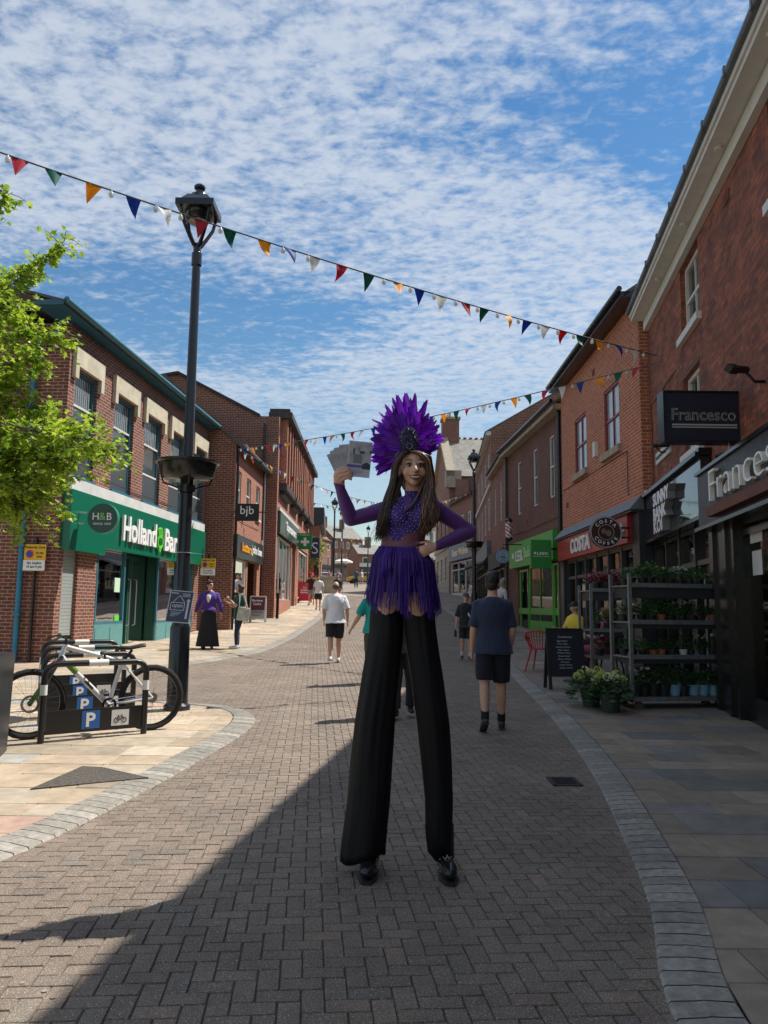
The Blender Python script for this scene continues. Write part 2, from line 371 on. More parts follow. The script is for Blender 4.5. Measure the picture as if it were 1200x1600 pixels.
# road of herringbone concrete blocks
rb = random.Random(3); rd = MB(); ca, sa = math.cos(R(5)), math.sin(R(5)); JW = .0022
def blk(mb, p, z, ch=.0035, gap=JW, cc=(1,1,1)):   # p: 4 plan corners ccw
    cx = sum(q[0] for q in p)/4; cy = sum(q[1] for q in p)/4
    def ins(q, d):
        dx, dy = cx-q[0], cy-q[1]; l = math.hypot(dx, dy) or 1; k = d*1.6/l; return (q[0]+dx*k, q[1]+dy*k)
    lo = [ins(q, gap) for q in p]; hi = [ins(q, gap+ch) for q in p]
    tz = [rb.uniform(-.0012,.0012) for _ in range(2)]
    vs = [(x, y, gz(y)+z-.007) for x, y in lo] + [(x, y, gz(y)+z+tz[0]+(tz[1] if i > 1 else 0)) for i, (x, y) in enumerate(hi)]
    mb.cc = cc; mb.add(vs, [(4,5,6,7),(0,1,5,4),(1,2,6,5),(2,3,7,6),(3,0,4,7)])
def pcol():
    v = rb.gauss(1, .055); w = rb.random(); b = (.20,.150,.110)
    if w < .08: b = (.225,.162,.118)
    elif w < .18: b = (.18,.145,.112)
    return tuple(max(.03, c*v) for c in b)
U_ = .086; lim = 52.0
nx = int(9/U_); ny = int((lim+4)/U_)
for j in range(-20, ny):
    yc = j*U_
    for i in range(-nx-60, nx+30):
        dd = (i - j) % 4
        if dd not in (0, 3): continue
        w, h = (2, 1) if dd == 0 else (1, 2)
        pc = [((i+a*w)*U_, (j+b*h)*U_) for a, b in ((0,0),(1,0),(1,1),(0,1))]
        pw = [(x*ca - y*sa + .5, x*sa + y*ca) for x, y in pc]
        cx, cy = sum(q[0] for q in pw)/4, sum(q[1] for q in pw)/4
        if cy < 1.2 or cy > lim or cx < kl(cy)-.07 or cx > kr(cy)+.08: continue
        blk(rd, pw, 0, cc=pcol())
ro = rd.build('road', M_paver); tag(ro, kind='structure')
M_far = mat('far road paving', (.235,.185,.145), .85, var=.1, vscale=2)
fr_ = MB(); 
for a, b in zip(range(52, 160, 6), range(58, 166, 6)):
    fr_.add([(kl(a),a,gz(a)-.002),(kr(a),a,gz(a)-.002),(kr(b),b,gz(b)-.002),(kl(b),b,gz(b)-.002)], [(0,1,2,3)])
tag(fr_.build('far_road', M_far), kind='structure')
# kerb strips of setts following the kerb line
def strip(T, wid, side, name, y0, y1):
    mb = MB(); pts = [(x, y) for y, x in T]; out = []; 
    L0 = [Vector(p) for p in pts]; acc = []
    for a, b in zip(L0, L0[1:]):
        n = max(1, int((b-a).length/.012)); acc += [a.lerp(b, k/n) for k in range(n)]
    step = .115; last = acc[0]; cur = [acc[0]]; d = 0
    for a, b in zip(acc, acc[1:]):
        d += (b-a).length
        if d >= step: cur.append(b); d = 0
    for i in range(1, len(cur)-2):
        a, b = cur[i], cur[i+1]
        if not (y0 < a.y < y1) and not (y0 < b.y < y1): continue
        ta = (cur[i+1]-cur[i-1]).normalized(); tb = (cur[i+2]-cur[i]).normalized()
        na = Vector((-ta.y, ta.x))*side; nb = Vector((-tb.y, tb.x))*side
        v = rb.gauss(1, .09); c = rb.choice([(.285,.262,.222),(.31,.283,.238),(.25,.232,.20),(.29,.265,.22)]); mb.cc = tuple(q*v for q in c)
        e = .003; A0 = a.lerp(b, .035); B0 = a.lerp(b, .965)
        prof = [(0, .0), (.015, .016), (wid*.42, .026), (wid*.5, .030), (wid-.012, .034), (wid, .02)]
        ra = [(A0.x+na.x*q, A0.y+na.y*q, gz(A0.y)+h-.004) for q, h in prof]; rb2 = [(B0.x+nb.x*q, B0.y+nb.y*q, gz(B0.y)+h-.004+rb.uniform(-.001,.001)) for q, h in prof]
        n = len(prof); mb.add(ra + rb2, [(k, k+1, n+k+1, n+k) if side > 0 else (k+1, k, n+k, n+k+1) for k in range(n-1)])
    return tag(mb.build(name, M_sett), kind='structure')
strip(KLs, .27, 1, 'kerb', 1.5, 70); strip(KRs, .25, -1, 'kerb', 1.5, 70)
# flagstone pavements
def flags(side, edge, far, name, y0, y1, pal, off):
    mb = MB(); y = y0
    while y < y1:
        h = rb.choice([.3, .38, .45]); 
        if y > 45: h *= 1.6
        ya, yb = y, y+h; ea = edge(ya)+off*side; eb = edge(yb)+off*side
        # several thin steps where the kerb line turns sharply
        x = 0; W = abs(far(ya) - ea); o = rb.uniform(.15,.6); xs = [0.0]
        while xs[-1] < W: xs.append(xs[-1] + (o if len(xs) == 1 else rb.choice([.45,.6,.75,.9])*(1.6 if y > 45 else 1)))
        for k, (p, q) in enumerate(zip(xs, xs[1:])):
            c = rb.choices(pal[0], pal[1])[0]; v = rb.gauss(1, .07); cc = tuple(t*v for t in c)
            if k == 0: pts = [(ea, ya), (ea+side*q, ya), (ea+side*q, yb), (eb, yb)]
            else: pts = [(ea+side*p, ya), (ea+side*q, ya), (ea+side*q, yb), (ea+side*p, yb)]
            if (pts[1][0]-pts[0][0])*side <= .03 or (pts[2][0]-pts[3][0])*side <= .03: continue
            if side < 0: pts = pts[::-1]
            blk(mb, pts, .026, ch=.003, gap=.0035, cc=cc)
        y = yb
    return tag(mb.build(name, M_flag), kind='structure')
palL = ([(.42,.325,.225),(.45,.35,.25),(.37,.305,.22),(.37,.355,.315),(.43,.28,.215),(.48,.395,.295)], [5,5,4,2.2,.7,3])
palR = ([(.285,.225,.165),(.255,.20,.15),(.225,.20,.175),(.18,.17,.158),(.29,.185,.145),(.31,.245,.18)], [5,5,3,1.5,.9,3])  # darker than palL: the shade on this side is put into the slab colours
# left pavement: build the nose region by clipping rows against the inlet
def kl_flag(y): return kl(y)
flags(-1, kl_flag, lambda y: -9.5 if y > 17 else -14, 'pavement', 1.8, 10.35, palL, .27)
def kl2(y): return min(kl(y), -4.3) if y < 15.3 else kl(y)
flags(-1, kl2, lambda y: -9.5 if y > 17 else -14, 'pavement', 11.1, 75, palL, .27)
flags(-1, lambda y: lin([(10.35,-2.35),(10.7,-3.0),(10.9,-3.6),(11.1,-4.1)], y), lambda y: -14, 'pavement', 10.35, 11.1, palL, .1)
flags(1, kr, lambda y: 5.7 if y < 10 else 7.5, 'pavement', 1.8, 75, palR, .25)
for side, ed, nm in ((-1, kl, 'far_pavement'), (1, kr, 'far_pavement')):
    m_ = MB()
    for a, b in zip(range(75, 160, 5), range(80, 165, 5)):
        pts = [(ed(a)+side*.2,a,gz(a)+.02),(ed(a)+side*12,a,gz(a)+.02),(ed(b)+side*12,b,gz(b)+.02),(ed(b)+side*.2,b,gz(b)+.02)]
        m_.add(pts if side > 0 else pts[::-1], [(0,1,2,3)])
    tag(m_.build(nm, mat('far flagstones', (.38,.33,.25), .85, var=.1, vscale=3)), kind='structure')
# iron covers
M_iron = mat('cast iron', (.10,.085,.07), .7, .1, var=.3, vscale=30)
cv = MB(); o = (-2.62, 6.5)
def cvq(mb, pts, z0, z1):
    mb.add([(x,y,gz(y)+z0) for x,y in pts] + [(x,y,gz(y)+z1) for x,y in pts], [(4,5,6,7),(0,1,5,4),(1,2,6,5),(2,3,7,6),(3,0,4,7)])
def gpt(px, py):
    d = ray(px, py); y = 2.0
    while EYE + d.z*y/d.y - gz(y) > .03: y += .01
    return (d.x*y/d.y, y)
tri = [gpt(47,1234), gpt(232,1216), gpt(161,1200), gpt(129,1198)]
cvq(cv, tri, 0, .036)
for k in range(15):
    t0 = k/15+.01; t1 = t0+.035
    for r0 in [q/9 for q in range(9)]:
        def bl(u, v): 
            a = Vector(tri[0]).lerp(Vector(tri[1]), u); b = Vector(tri[3]).lerp(Vector(tri[2]), u); return tuple(a.lerp(b, v))
        j = (k % 2)*.055
        cvq(cv, [bl(t0, min(.97,r0+.02+j)), bl(t1, min(.97,r0+.02+j)), bl(t1, min(.99,r0+.07+j)), bl(t0, min(.99,r0+.07+j))], .036, .0375)
tag(cv.build('manhole_cover', M_iron, loc=(-2.5,6.6,gz(6.6))), 'worn iron chamber cover set into the sunlit flagstones beside the left kerb', 'manhole cover')
dr = MB(); x0, y0, w, h = 1.40, 6.44, .24, .30
cvq(dr, [(x0,y0),(x0+w,y0),(x0+w,y0+.03),(x0,y0+.03)], 0, .008); cvq(dr, [(x0,y0+h-.03),(x0+w,y0+h-.03),(x0+w,y0+h),(x0,y0+h)], 0, .008)
cvq(dr, [(x0,y0),(x0+.03,y0),(x0+.03,y0+h),(x0,y0+h)], 0, .008); cvq(dr, [(x0+w-.03,y0),(x0+w,y0),(x0+w,y0+h),(x0+w-.03,y0+h)], 0, .008)
for k in range(7): cvq(dr, [(x0+.03,y0+.04+k*.035),(x0+w-.03,y0+.04+k*.035),(x0+w-.03,y0+.057+k*.035),(x0+.03,y0+.057+k*.035)], 0, .006)
dr.setm(mat('drain pit', (.004,.004,.004), .9)) if False else None
cvq(dr, [(x0+.02,y0+.02),(x0+w-.02,y0+.02),(x0+w-.02,y0+h-.02),(x0+.02,y0+h-.02)], 0, .0015)
tag(dr.build('drain_grate', mat('drain iron', (.02,.019,.018), .55, .5), loc=(1.5,6.6,gz(6.6))), 'black slotted drain grate in the road next to the right kerb', 'drain grate')

gm = MB(); qg = random.Random(44)
for k in range(60):
    y = 2.4 + 14*qg.random()**1.4; x = qg.uniform(kl(y)+.1, kr(y)-.1) if qg.random() < .8 else qg.uniform(kr(y)+.3, kr(y)+1.8); r = qg.uniform(.006,.013); up_ = .004 if x < kr(y) else .031
    gm.add([(x+r*qg.uniform(.8,1.2)*math.cos(a), y+r*math.sin(a), gz(y)+up_) for a in [k2*.628 for k2 in range(10)]], [tuple(range(10))])
tag(gm.build('gum_spots', mat('old gum', (.27,.24,.20), .9, var=.3)), kind='stuff')
# ---------------------------------------------------------------- building kit
B_red = brickmat('red brown brick', (.205,.06,.038), (.13,.038,.027), (.36,.27,.20), grime=.18)
B_old = brickmat('old weathered brick', (.36,.095,.045), (.15,.045,.03), (.15,.085,.06), grime=.5, varscale=2.2, bump=.8)
B_org = brickmat('orange brick', (.44,.125,.058), (.31,.085,.045), (.52,.33,.23), grime=.14)
B_pink = brickmat('pink orange brick', (.38,.125,.07), (.27,.085,.052), (.42,.28,.21), grime=.15)
B_dark = brickmat('dark brown brick', (.17,.062,.040), (.10,.048,.038), (.16,.11,.09), grime=.25)
B_stone = brickmat('ashlar stone', (.42,.36,.28), (.36,.31,.24), (.2,.17,.14), w=.8, h=.38, ms=.02, grime=.2)
B_roof = brickmat('slate roof', (.13,.125,.12), (.09,.09,.09), (.04,.04,.04), w=.3, h=.22, ms=.012, grime=.3)
B_roofp = brickmat('stone slate roof', (.30,.28,.24), (.22,.21,.18), (.1,.1,.09), w=.3, h=.24, ms=.014, grime=.3)
M_teal = mat('teal paint', (.035,.145,.19), .35, var=.1)
M_tealb = mat('teal panel', (.10,.27,.27), .4, var=.08)
M_white = mat('white painted timber', (.62,.61,.57), .5, var=.06)
M_cream = mat('cream stone', (.52,.46,.34), .8, var=.14, vscale=4, bump=.2)
M_conc = mat('pale concrete', (.58,.57,.54), .8, var=.1, vscale=3)
M_greysill = mat('buff stone sill', (.34,.28,.21), .85, var=.2)
M_black = mat('black gloss paint', (.012,.013,.015), .22, var=.2)
M_blackm = mat('matt black', (.013,.013,.014), .6)
M_lead = mat('lead grey', (.11,.13,.15), .5, .2, var=.3, vscale=3)
M_dglass = mat('dark window glass', (.045,.055,.06), .04, spec=1.0, var=.5, vscale=1.5)
M_curtain = mat('net curtain', (.2,.22,.22), .9, var=.2, vscale=12)
M_glass = glassmat('shop glass')
M_green = mat('shop green', (.0,.125,.07), .32)
M_int = mat('shop interior wall', (.28,.25,.2), .9, var=.2)
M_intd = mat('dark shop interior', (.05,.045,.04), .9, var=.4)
M_alu = mat('brushed aluminium', (.55,.56,.57), .35, .8)
M_wtxt = mat('white lettering', (.8,.8,.78), .4)
def building(name, fr, s0, label, cat='building', z=0):
    return thing(name, fr.pt(s0, 0, z), label, cat)
def window(par, fr, a, b, c, d, dep=.1, fm=None, fw=.055, rails=(), bars=(), name='window', glass=None, railm=None, curtain=0):
    m = MB(); fm = fm or M_white; T = .05; wl = fr.T.length; f = fw/wl
    fr.box(m, a, a+f, -dep, -dep+T, c, d); fr.box(m, b-f, b, -dep, -dep+T, c, d)
    fr.box(m, a+f, b-f, -dep, -dep+T, c, c+fw); fr.box(m, a+f, b-f, -dep, -dep+T, d-fw, d)
    if rails or bars:
        m.mats = [fm]; m.m = [0]*len(m.m); m.setm(railm or fm)
        for z in rails: fr.box(m, a+f, b-f, -dep+.003, -dep+T*.8, z-.025, z+.025)
        for s in bars: fr.box(m, s-.014, s+.014, -dep+.006, -dep+T*.7, c+fw, d-fw)
    w = m.build(name, fm, par)
    m = MB(); fr.box(m, a+f, b-f, -dep-.02, -dep+.004, c+fw, d-fw); m.build('pane', glass or M_dglass, w)
    if curtain:
        m = MB(); fr.box(m, a+f, b-f, -dep+.004, -dep+.0055, c+fw, c+fw+(d-c)*curtain); m.build('blind', M_curtain, w)
    return w
def mass(mb, fr, s0, s1, z0, z1, depth):    # side and back walls and a top
    L_ = fr.T.length
    def q(a, b, ua, ub): mb.add([fr.pt(a[0],a[1],z0), fr.pt(b[0],b[1],z0), fr.pt(b[0],b[1],z1), fr.pt(a[0],a[1],z1)], [(0,1,2,3)], [[(ua,z0),(ub,z0),(ub,z1),(ua,z1)]])
    q((s0,-depth), (s0,0), 0, depth); q((s1,0), (s1,-depth), 0, depth); q((s1,-depth), (s0,-depth), 0, (s1-s0)*L_)
    mb.add([fr.pt(s0,0,z1), fr.pt(s1,0,z1), fr.pt(s1,-depth,z1), fr.pt(s0,-depth,z1)], [(0,1,2,3)])
def pitched(par, fr, s0, s1, z, depth, rise, m, over=.3, ridge=None, name='roof', ov_s=0, thick=.1):
    mb = MB(); r = ridge if ridge is not None else depth/2; L_ = fr.T.length
    k = rise/r; a, b = s0-ov_s, s1+ov_s
    A1, A2 = (over, z-over*k), (-r, z+rise); B2 = (-depth-over, z-over*rise/(depth-r) if depth > r else z)
    for (p, q) in ((A1, A2), (A2, B2)):
        ln = math.hypot(p[0]-q[0], p[1]-q[1])
        mb.add([fr.pt(a,p[0],p[1]+thick), fr.pt(b,p[0],p[1]+thick), fr.pt(b,q[0],q[1]+thick), fr.pt(a,q[0],q[1]+thick)], [(0,1,2,3)], [[(a*L_,0),(b*L_,0),(b*L_,ln),(a*L_,ln)]])
        mb.add([fr.pt(a,p[0],p[1]), fr.pt(b,p[0],p[1]), fr.pt(b,q[0],q[1]), fr.pt(a,q[0],q[1])], [(3,2,1,0)])
        for e in (a, b): mb.add([fr.pt(e,p[0],p[1]), fr.pt(e,q[0],q[1]), fr.pt(e,q[0],q[1]+thick), fr.pt(e,p[0],p[1]+thick)], [(0,1,2,3)])
    mb.add([fr.pt(a,A1[0],A1[1]), fr.pt(b,A1[0],A1[1]), fr.pt(b,A1[0],A1[1]+thick), fr.pt(a,A1[0],A1[1]+thick)], [(0,1,2,3)])
    return mb.build(name, m, par)
def gable(mb, fr, s, z, depth, rise, ridge=None):
    r = ridge or depth/2
    mb.add([fr.pt(s,0,z), fr.pt(s,-depth,z), fr.pt(s,-r,z+rise)], [(0,1,2)], [[(0,z),(depth,z),(r,z+rise)]])
def pipe(par, pts, r, m, name='drainpipe'):
    mb = MB(); mb.tube(pts, r, 10); return mb.build(name, m, par, smooth=True)
def shelves(mb, fr, a, b, n, z0, z1, rows=4, seed=1):
    q = random.Random(seed); cols = [(.5,.45,.3),(.2,.35,.12),(.55,.1,.06),(.6,.6,.55),(.1,.2,.4),(.6,.4,.1),(.3,.12,.3),(.15,.1,.06)]
    for k in range(rows):
        z = z0 + (z1-z0)*k/rows; mb.setm(M_intd); fr.box(mb, a, b, n, n+.35, z-.03, z)
        s = a
        while s < b-.1:
            w = q.uniform(.08,.2); c = q.choice(cols); mb.setm(mat('goods %d' % cols.index(c), c, .6)); fr.box(mb, s, s+w*.85, n+.05, n+.3, z+.001, z+q.uniform(.15,.32)); s += w
# ================================================================= LEFT 1 : health food shop
k_ = .9; Yk = lambda y: y*k_; Zk = lambda z: 1.45+(z-1.45)*k_
f1 = facade((-6.705, 16.56), .07, 1)
b1 = building('corner_shop', f1, 15.9, 'brick shop with green fascia, teal frames and five tall stone topped windows', z=.15)
wins = [(17.98,19.2),(20.27,21.62),(22.45,23.85),(24.66,26.0),(27.05,28.35)]
wins = [(Yk(a), Yk(b)) for a, b in wins]; wz = (Zk(4.5), Zk(7.12)); e1 = Yk(28.75)
holes = [(a, b, *wz) for a, b in wins] + [(Yk(17.95), Yk(18.72), 0.05, Zk(3.0)), (Yk(19.75), Yk(27.6), 0.05, Zk(3.05))]
mb = MB(); wall(mb, f1, 15.9, e1, -.3, Zk(8.1), holes, depth=.14); mass(mb, f1, 15.9, e1, -.3, Zk(8.1), 9)
mb.build('wall', B_red, b1)
for i, (a, b) in enumerate(wins):
    w = window(b1, f1, a, b, *wz, dep=.12, fm=M_teal, fw=.07, rails=(Zk(5.35), Zk(6.25)), railm=M_white)
    m = MB(); f1.box(m, a+.08, b-.08, -.116, -.09, Zk(4.58), Zk(5.33)); m.build('lower_panel', mat('slate panel', (.075,.085,.095), .35), w)
    m = MB()
    for q in range(9): f1.box(m, a+.1+q*(b-a-.2)/9, a+.1+q*(b-a-.2)/9+.05, -.1165, -.114, Zk(6.28), Zk(7.02))
    m.build('curtain', M_curtain, w)
    m = MB(); o = .16; f1.box(m, a-o, b+o, 0, .09, wz[1]+.02, wz[1]+.42); f1.box(m, a-o, a-.005, 0, .09, wz[1]-.26, wz[1]+.018); f1.box(m, b+.005, b+o, 0, .09, wz[1]-.26, wz[1]+.018)
    m.build('lintel', M_cream, b1)
    m = MB(); f1.box(m, a-.05, b+.05, -.08, .07, wz[0]-.08, wz[0]); m.build('sill', M_teal, b1)
m = MB(); f1.box(m, 15.95, Yk(28.3), 0, .12, Zk(4.14), Zk(4.42)); m.build('concrete_band', M_conc, b1)
m = MB(); m.prism([(15.98,Zk(2.7)),(Yk(19.72),Zk(2.7)),(Yk(19.72),Zk(2.88)),(Yk(28.15),Zk(2.88)),(Yk(28.15),Zk(4.12)),(15.98,Zk(4.12))], .0, .2, f1); 
sg = m.build('shop_sign', M_green, b1)
T1, U1 = Vector(f1.T), Vector((0,0,1)); T1n = Vector((.07,1,0)).normalized()
text('Holland', 'lettering', M_wtxt, sg, f1.pt(19.6, .24, Zk(3.5)), T1n, U1, width=2.2, size=.86, ext=.05, bold=.02)
text('Barrett', 'lettering', M_wtxt, sg, f1.pt(22.45, .24, Zk(3.46)), T1n, U1, width=2.2, size=.86, ext=.05, bold=.02)
M_lime = mat('lime green', (.12,.62,.05), .4)
m = MB()
def ringmb(mb, fr, s, n, z, r0, r1, t, sx=1, a0=0, a1=360, N=20):
    pts = []
    for k in range(N): 
        p, q = R(a0+(a1-a0)*k/N), R(a0+(a1-a0)*(k+1)/N)
        ps = [(s+sx*r0*math.cos(p), z+r0*math.sin(p)), (s+sx*r1*math.cos(p), z+r1*math.sin(p)), (s+sx*r1*math.cos(q), z+r1*math.sin(q)), (s+sx*r0*math.cos(q), z+r0*math.sin(q))]
        mb.prism(ps, n, n+t, fr)
ringmb(m, f1, 21.03, .235, Zk(3.63), .1, .15, .05); ringmb(m, f1, 21.03, .235, Zk(3.36), .15, .2, .05); ringmb(m, f1, 21.03, .235, Zk(3.64), .02, .05, .05, N=10)
m.prism([(21.03-.1, Zk(3.16)), (21.03, Zk(3.02)), (21.03+.1, Zk(3.16)), (21.03, Zk(3.22))], .235, .28, f1)
m.build('ampersand_mark', M_lime, sg)
# shutter, pier is wall, windows and doors
m = MB(); 
for k in range(34): 
    z = .15 + k*.075; m.prism([(Yk(17.95), z),(Yk(18.72), z),(Yk(18.72), z+.07),(Yk(17.95), z+.07)], -.11, -.075, f1)
m.build('roller_shutter', mat('grey steel shutter', (.38,.42,.4), .45, .3), b1)
def shopwin(par, fr, a, b, z0, z1, fm, pm=None, pz=None, dep=.1, bars=(), name='shop_window'):
    w = window(par, fr, a, b, z0 if pz is None else pz, z1, dep=dep, fm=fm, fw=.07, bars=bars, name=name, glass=M_glass)
    if pz:
        m = MB(); fr.box(m, a, b, -dep-.02, -dep+.05, z0, pz); 
        n = max(1, round((b-a)/.8)); 
        for k in range(n): fr.box(m, a+(b-a)*k/n+.06, a+(b-a)*(k+1)/n-.06, -dep+.05, -dep+.06, z0+.08, pz-.08)
        m.build('stall_riser', pm, w)
    return w
shopwin(b1, f1, Yk(19.78), Yk(21.6), .28, Zk(3.03), M_teal, M_tealb, .98, dep=.05)
shopwin(b1, f1, Yk(24.1), Yk(27.55), .3, Zk(3.03), M_teal, M_tealb, .95, dep=.05, bars=(Yk(25.8),))
fd = Fr(f1.pt(0,-.3,0), f1.T, f1.N)
for a, b in ((Yk(21.65), Yk(22.85)), (Yk(22.87), Yk(24.05))):
    dw = window(b1, fd, a, b, .34, Zk(2.9), fm=mat('dark green door', (.01,.07,.05), .3), fw=.1, name='door', glass=M_glass)
    m = MB(); s = b-.2 if a < Yk(22) else a+.2; m.tube([fd.pt(s,.0,.9), fd.pt(s,.06,.92), fd.pt(s,.06,2.1), fd.pt(s,.0,2.12)], .018, 8); m.build('door_handle', M_alu, dw)
for s in (Yk(21.6), Yk(24.07)): m = MB(); f1.box(m, s, s+.03, -.32, -.06, .3, Zk(3.03)); m.build('doorway_reveal', mat('dark green door', (.01,.07,.05), .3), b1)
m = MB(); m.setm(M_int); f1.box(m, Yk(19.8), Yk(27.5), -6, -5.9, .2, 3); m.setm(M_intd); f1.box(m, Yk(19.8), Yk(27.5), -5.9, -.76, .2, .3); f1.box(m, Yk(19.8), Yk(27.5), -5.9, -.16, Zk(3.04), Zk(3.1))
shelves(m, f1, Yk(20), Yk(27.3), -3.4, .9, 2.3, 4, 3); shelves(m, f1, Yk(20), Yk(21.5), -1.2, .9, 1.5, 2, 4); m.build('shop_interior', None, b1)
m = MB(); f1.box(m, Yk(21.0), Yk(21.35), -.04, -.035, 1.75, 2.1); m.build('window_notice', mat('pale green paper', (.5,.7,.5), .8), b1)
m = MB(); f1.box(m, Yk(21.1), Yk(21.4), -.04, -.035, 1.05, 1.18); m.build('lime_sticker', M_lime, b1)
# eaves
m = MB(); f1.box(m, 14.9, e1+.1, -.3, .3, Zk(8.1)+.02, Zk(8.1)+.13); 
m.build('soffit', mat('deep teal timber', (.02,.10,.145), .4, var=.15), b1)
m = MB(); m.tube([f1.pt(14.9,.36,Zk(8.1)+.12), f1.pt(e1+.1,.36,Zk(8.1)+.12)], .065, 10); m.build('gutter', M_teal, b1, smooth=True)
pitched(b1, f1, 14.9, e1+.1, Zk(8.1)+.15, 9, 1.2, B_roof, over=.36, thick=.06)
s1 = Fr(f1.pt(15.9,0,0), (-1,.07,0), (-.07,-1,0))
pipe(b1, [s1.pt(.15,.05,Zk(8.1)+.1), s1.pt(.35,.08,Zk(8.1)-.25), s1.pt(.72,.1,Zk(8.1)-.55), s1.pt(.72,.1,.2)], .055, mat('blue pipe', (.02,.19,.33), .35, var=.1))
m = MB(); 
for z in (1.2,2.6,4.4): s1.box(m, .64,.8, 0,.17, z, z+.06)
m.build('pipe_bracket', M_teal, b1)
# parking restriction sign on a post against the side wall
def zone_sign(loc, T, lab):
    T = Vector(T).normalized(); N = T.cross(Vector((0,0,1))); fr = Fr(loc, T, N)
    t = thing('restriction_sign', loc, lab, 'sign', 'restriction signs on posts')
    m = MB(); m.tube([fr.pt(0,-.03,0), fr.pt(0,-.03,2.62)], .03, 10); m.lathe([(.032,0),(.035,.02),(.02,.05)], fr.pt(0,-.03,2.62), 10); m.build('post', M_black, t, smooth=True)
    m = MB(); fr.box(m, -.23,.23, 0,.015, 2.18,2.5); y = m.build('yellow_plate', mat('sign yellow', (.72,.42,.02), .5), t)
    m = MB(); fr.box(m, -.24,.22, 0,.015, 1.96,2.175); w = m.build('white_plate', M_wtxt, t)
    mk = mat('black lettering', (.02,.02,.02), .5)
    text('Pedestrian Zone', 'lettering', mk, y, fr.pt(0,.016,2.44), T, U1, width=.42, size=.075, ext=.002, bold=.02)
    text('At any\ntime', 'lettering', mk, y, fr.pt(.1,.016,2.29), T, U1, width=.17, size=.075, ext=.002, bold=.02)
    text('No loading\n10 am-4 pm', 'lettering', mk, w, fr.pt(0,.016,2.07), T, U1, width=.32, size=.075, ext=.002, bold=.02)
    m = MB(); ringmb(m, fr, -.11,.016,2.3, .062,.085,.003, N=18); m.build('red_ring', mat('sign red', (.6,.02,.02), .5), y)
    m = MB(); ringmb(m, fr, -.11,.016,2.3, .0,.06,.002, N=18); m.build('blue_disc', mat('sign blue', (.01,.06,.45), .5), y)
    return t
zone_sign(s1.pt(.42,.1,.16), (1,-.07,0), 'yellow and white restriction sign on the black post beside the blue drainpipe')
zone_sign((-5.62,24.7,.45), (1,0,0), 'yellow and white restriction sign on the brick wall behind the woman in purple')
# round projecting sign
pr = f1.pt(16.35, .2, 3.27); c = pr + Vector((.52,0,0)); t = thing('round_sign', pr, 'round dark green shop sign projecting from the green fascia', 'sign')
fs = Fr(c, (1,0,0), (0,-1,0)); m = MB(); ringmb(m, fs, 0,-.06,0, 0,.31,.12, N=36); sgn = m.build('disc', mat('bottle green', (.012,.06,.045), .3), t)
m = MB(); ringmb(m, fs, 0,-.065,0, .31,.325,.13, N=36); m.build('rim', mat('green rim', (.02,.2,.13), .35), t)
text('H', 'lettering', M_wtxt, sgn, fs.pt(-.145,.065,.04), (1,0,0), U1, size=.22, ext=.005); text('&', 'lettering', mat('pale lime', (.2,.5,.12), .4), sgn, fs.pt(0,.065,.04), (1,0,0), U1, size=.23, ext=.005); text('B', 'lettering', M_wtxt, sgn, fs.pt(.145,.065,.04), (1,0,0), U1, size=.22, ext=.005)
text('SINCE 1870', 'lettering', M_wtxt, sgn, fs.pt(0,.065,-.12), (1,0,0), U1, width=.38, size=.065, ext=.004)
m = MB(); m.tube([pr+Vector((-.02,0,.12)), pr+Vector((.15,0,.12))], .02, 8); m.tube([pr+Vector((-.02,0,-.12)), pr+Vector((.12,0,-.12))], .02, 8); m.build('bracket', M_alu, t)
# ================================================================= LEFT 2 : estate agents
f2 = facade((-5.1, 25.9), .02, 1)
b2 = building('estate_agents', f2, 25.9, 'small orange brick shop with dark fascia and three sash windows, gable end towards the viewer', z=.5)
sh = [(26.05,28.35,.5,3.1),(28.6,30.5,.5,3.1)]
uw = [(26.15,26.95),(27.95,28.75),(29.8,30.6)]
mb = MB(); mb.setm(B_pink); wall(mb, f2, 25.9, 31.5, 0, 7.0, [(a,b,4.85,6.15) for a,b in uw] + sh, depth=.12)
mb.setm(B_red); mass(mb, f2, 25.9, 31.5, 0, 7.0, 5.2); gable(mb, f2, 25.9, 7.0, 5.2, 2.35); gable(mb, f2, 31.5, 7.0, 5.2, 2.35); mb.build('wall', None, b2)
pitched(b2, f2, 25.9, 31.5, 7.0, 5.2, 2.35, B_roof, over=.25, ov_s=.06)
for a, b in uw:
    window(b2, f2, a, b, 4.85, 6.15, dep=.09, rails=(5.5,)); m = MB(); f2.box(m, a-.06, b+.06, -.05,.08, 4.76,4.85); m.build('sill', M_white, b2)
m = MB(); f2.box(m, 26.0, 30.95, 0,.14, 3.1,3.88); fsn = m.build('shop_sign', mat('charcoal sign', (.035,.045,.05), .3), b2)
text('butters', 'lettering', mat('orange lettering', (.8,.35,.02), .4), fsn, f2.pt(27.55,.15,3.5), (.02,1,0), U1, width=1.7, size=.42, ext=.03, bold=.02)
text('john bee', 'lettering', M_wtxt, fsn, f2.pt(29.5,.15,3.5), (.02,1,0), U1, width=2.0, size=.42, ext=.03, bold=.02)
shopwin(b2, f2, 26.1, 28.35, .5, 3.08, M_white, M_white, .75, dep=.08)
m = MB(); m.setm(M_int); f2.box(m, 26.1,30.4,-2.1,-2,.4,3.1); m.setm(M_white); f2.box(m, 26.6,27.9,-.5,-.45,1.0,2.2); m.setm(M_intd); f2.box(m,26.1,30.4,-2,-.15,.4,.5); m.build('shop_interior', None, b2)
fd2 = Fr(f2.pt(0,-.9,0), f2.T, f2.N); window(b2, fd2, 29, 30, .55, 2.8, fm=M_black, name='door', fw=.1)
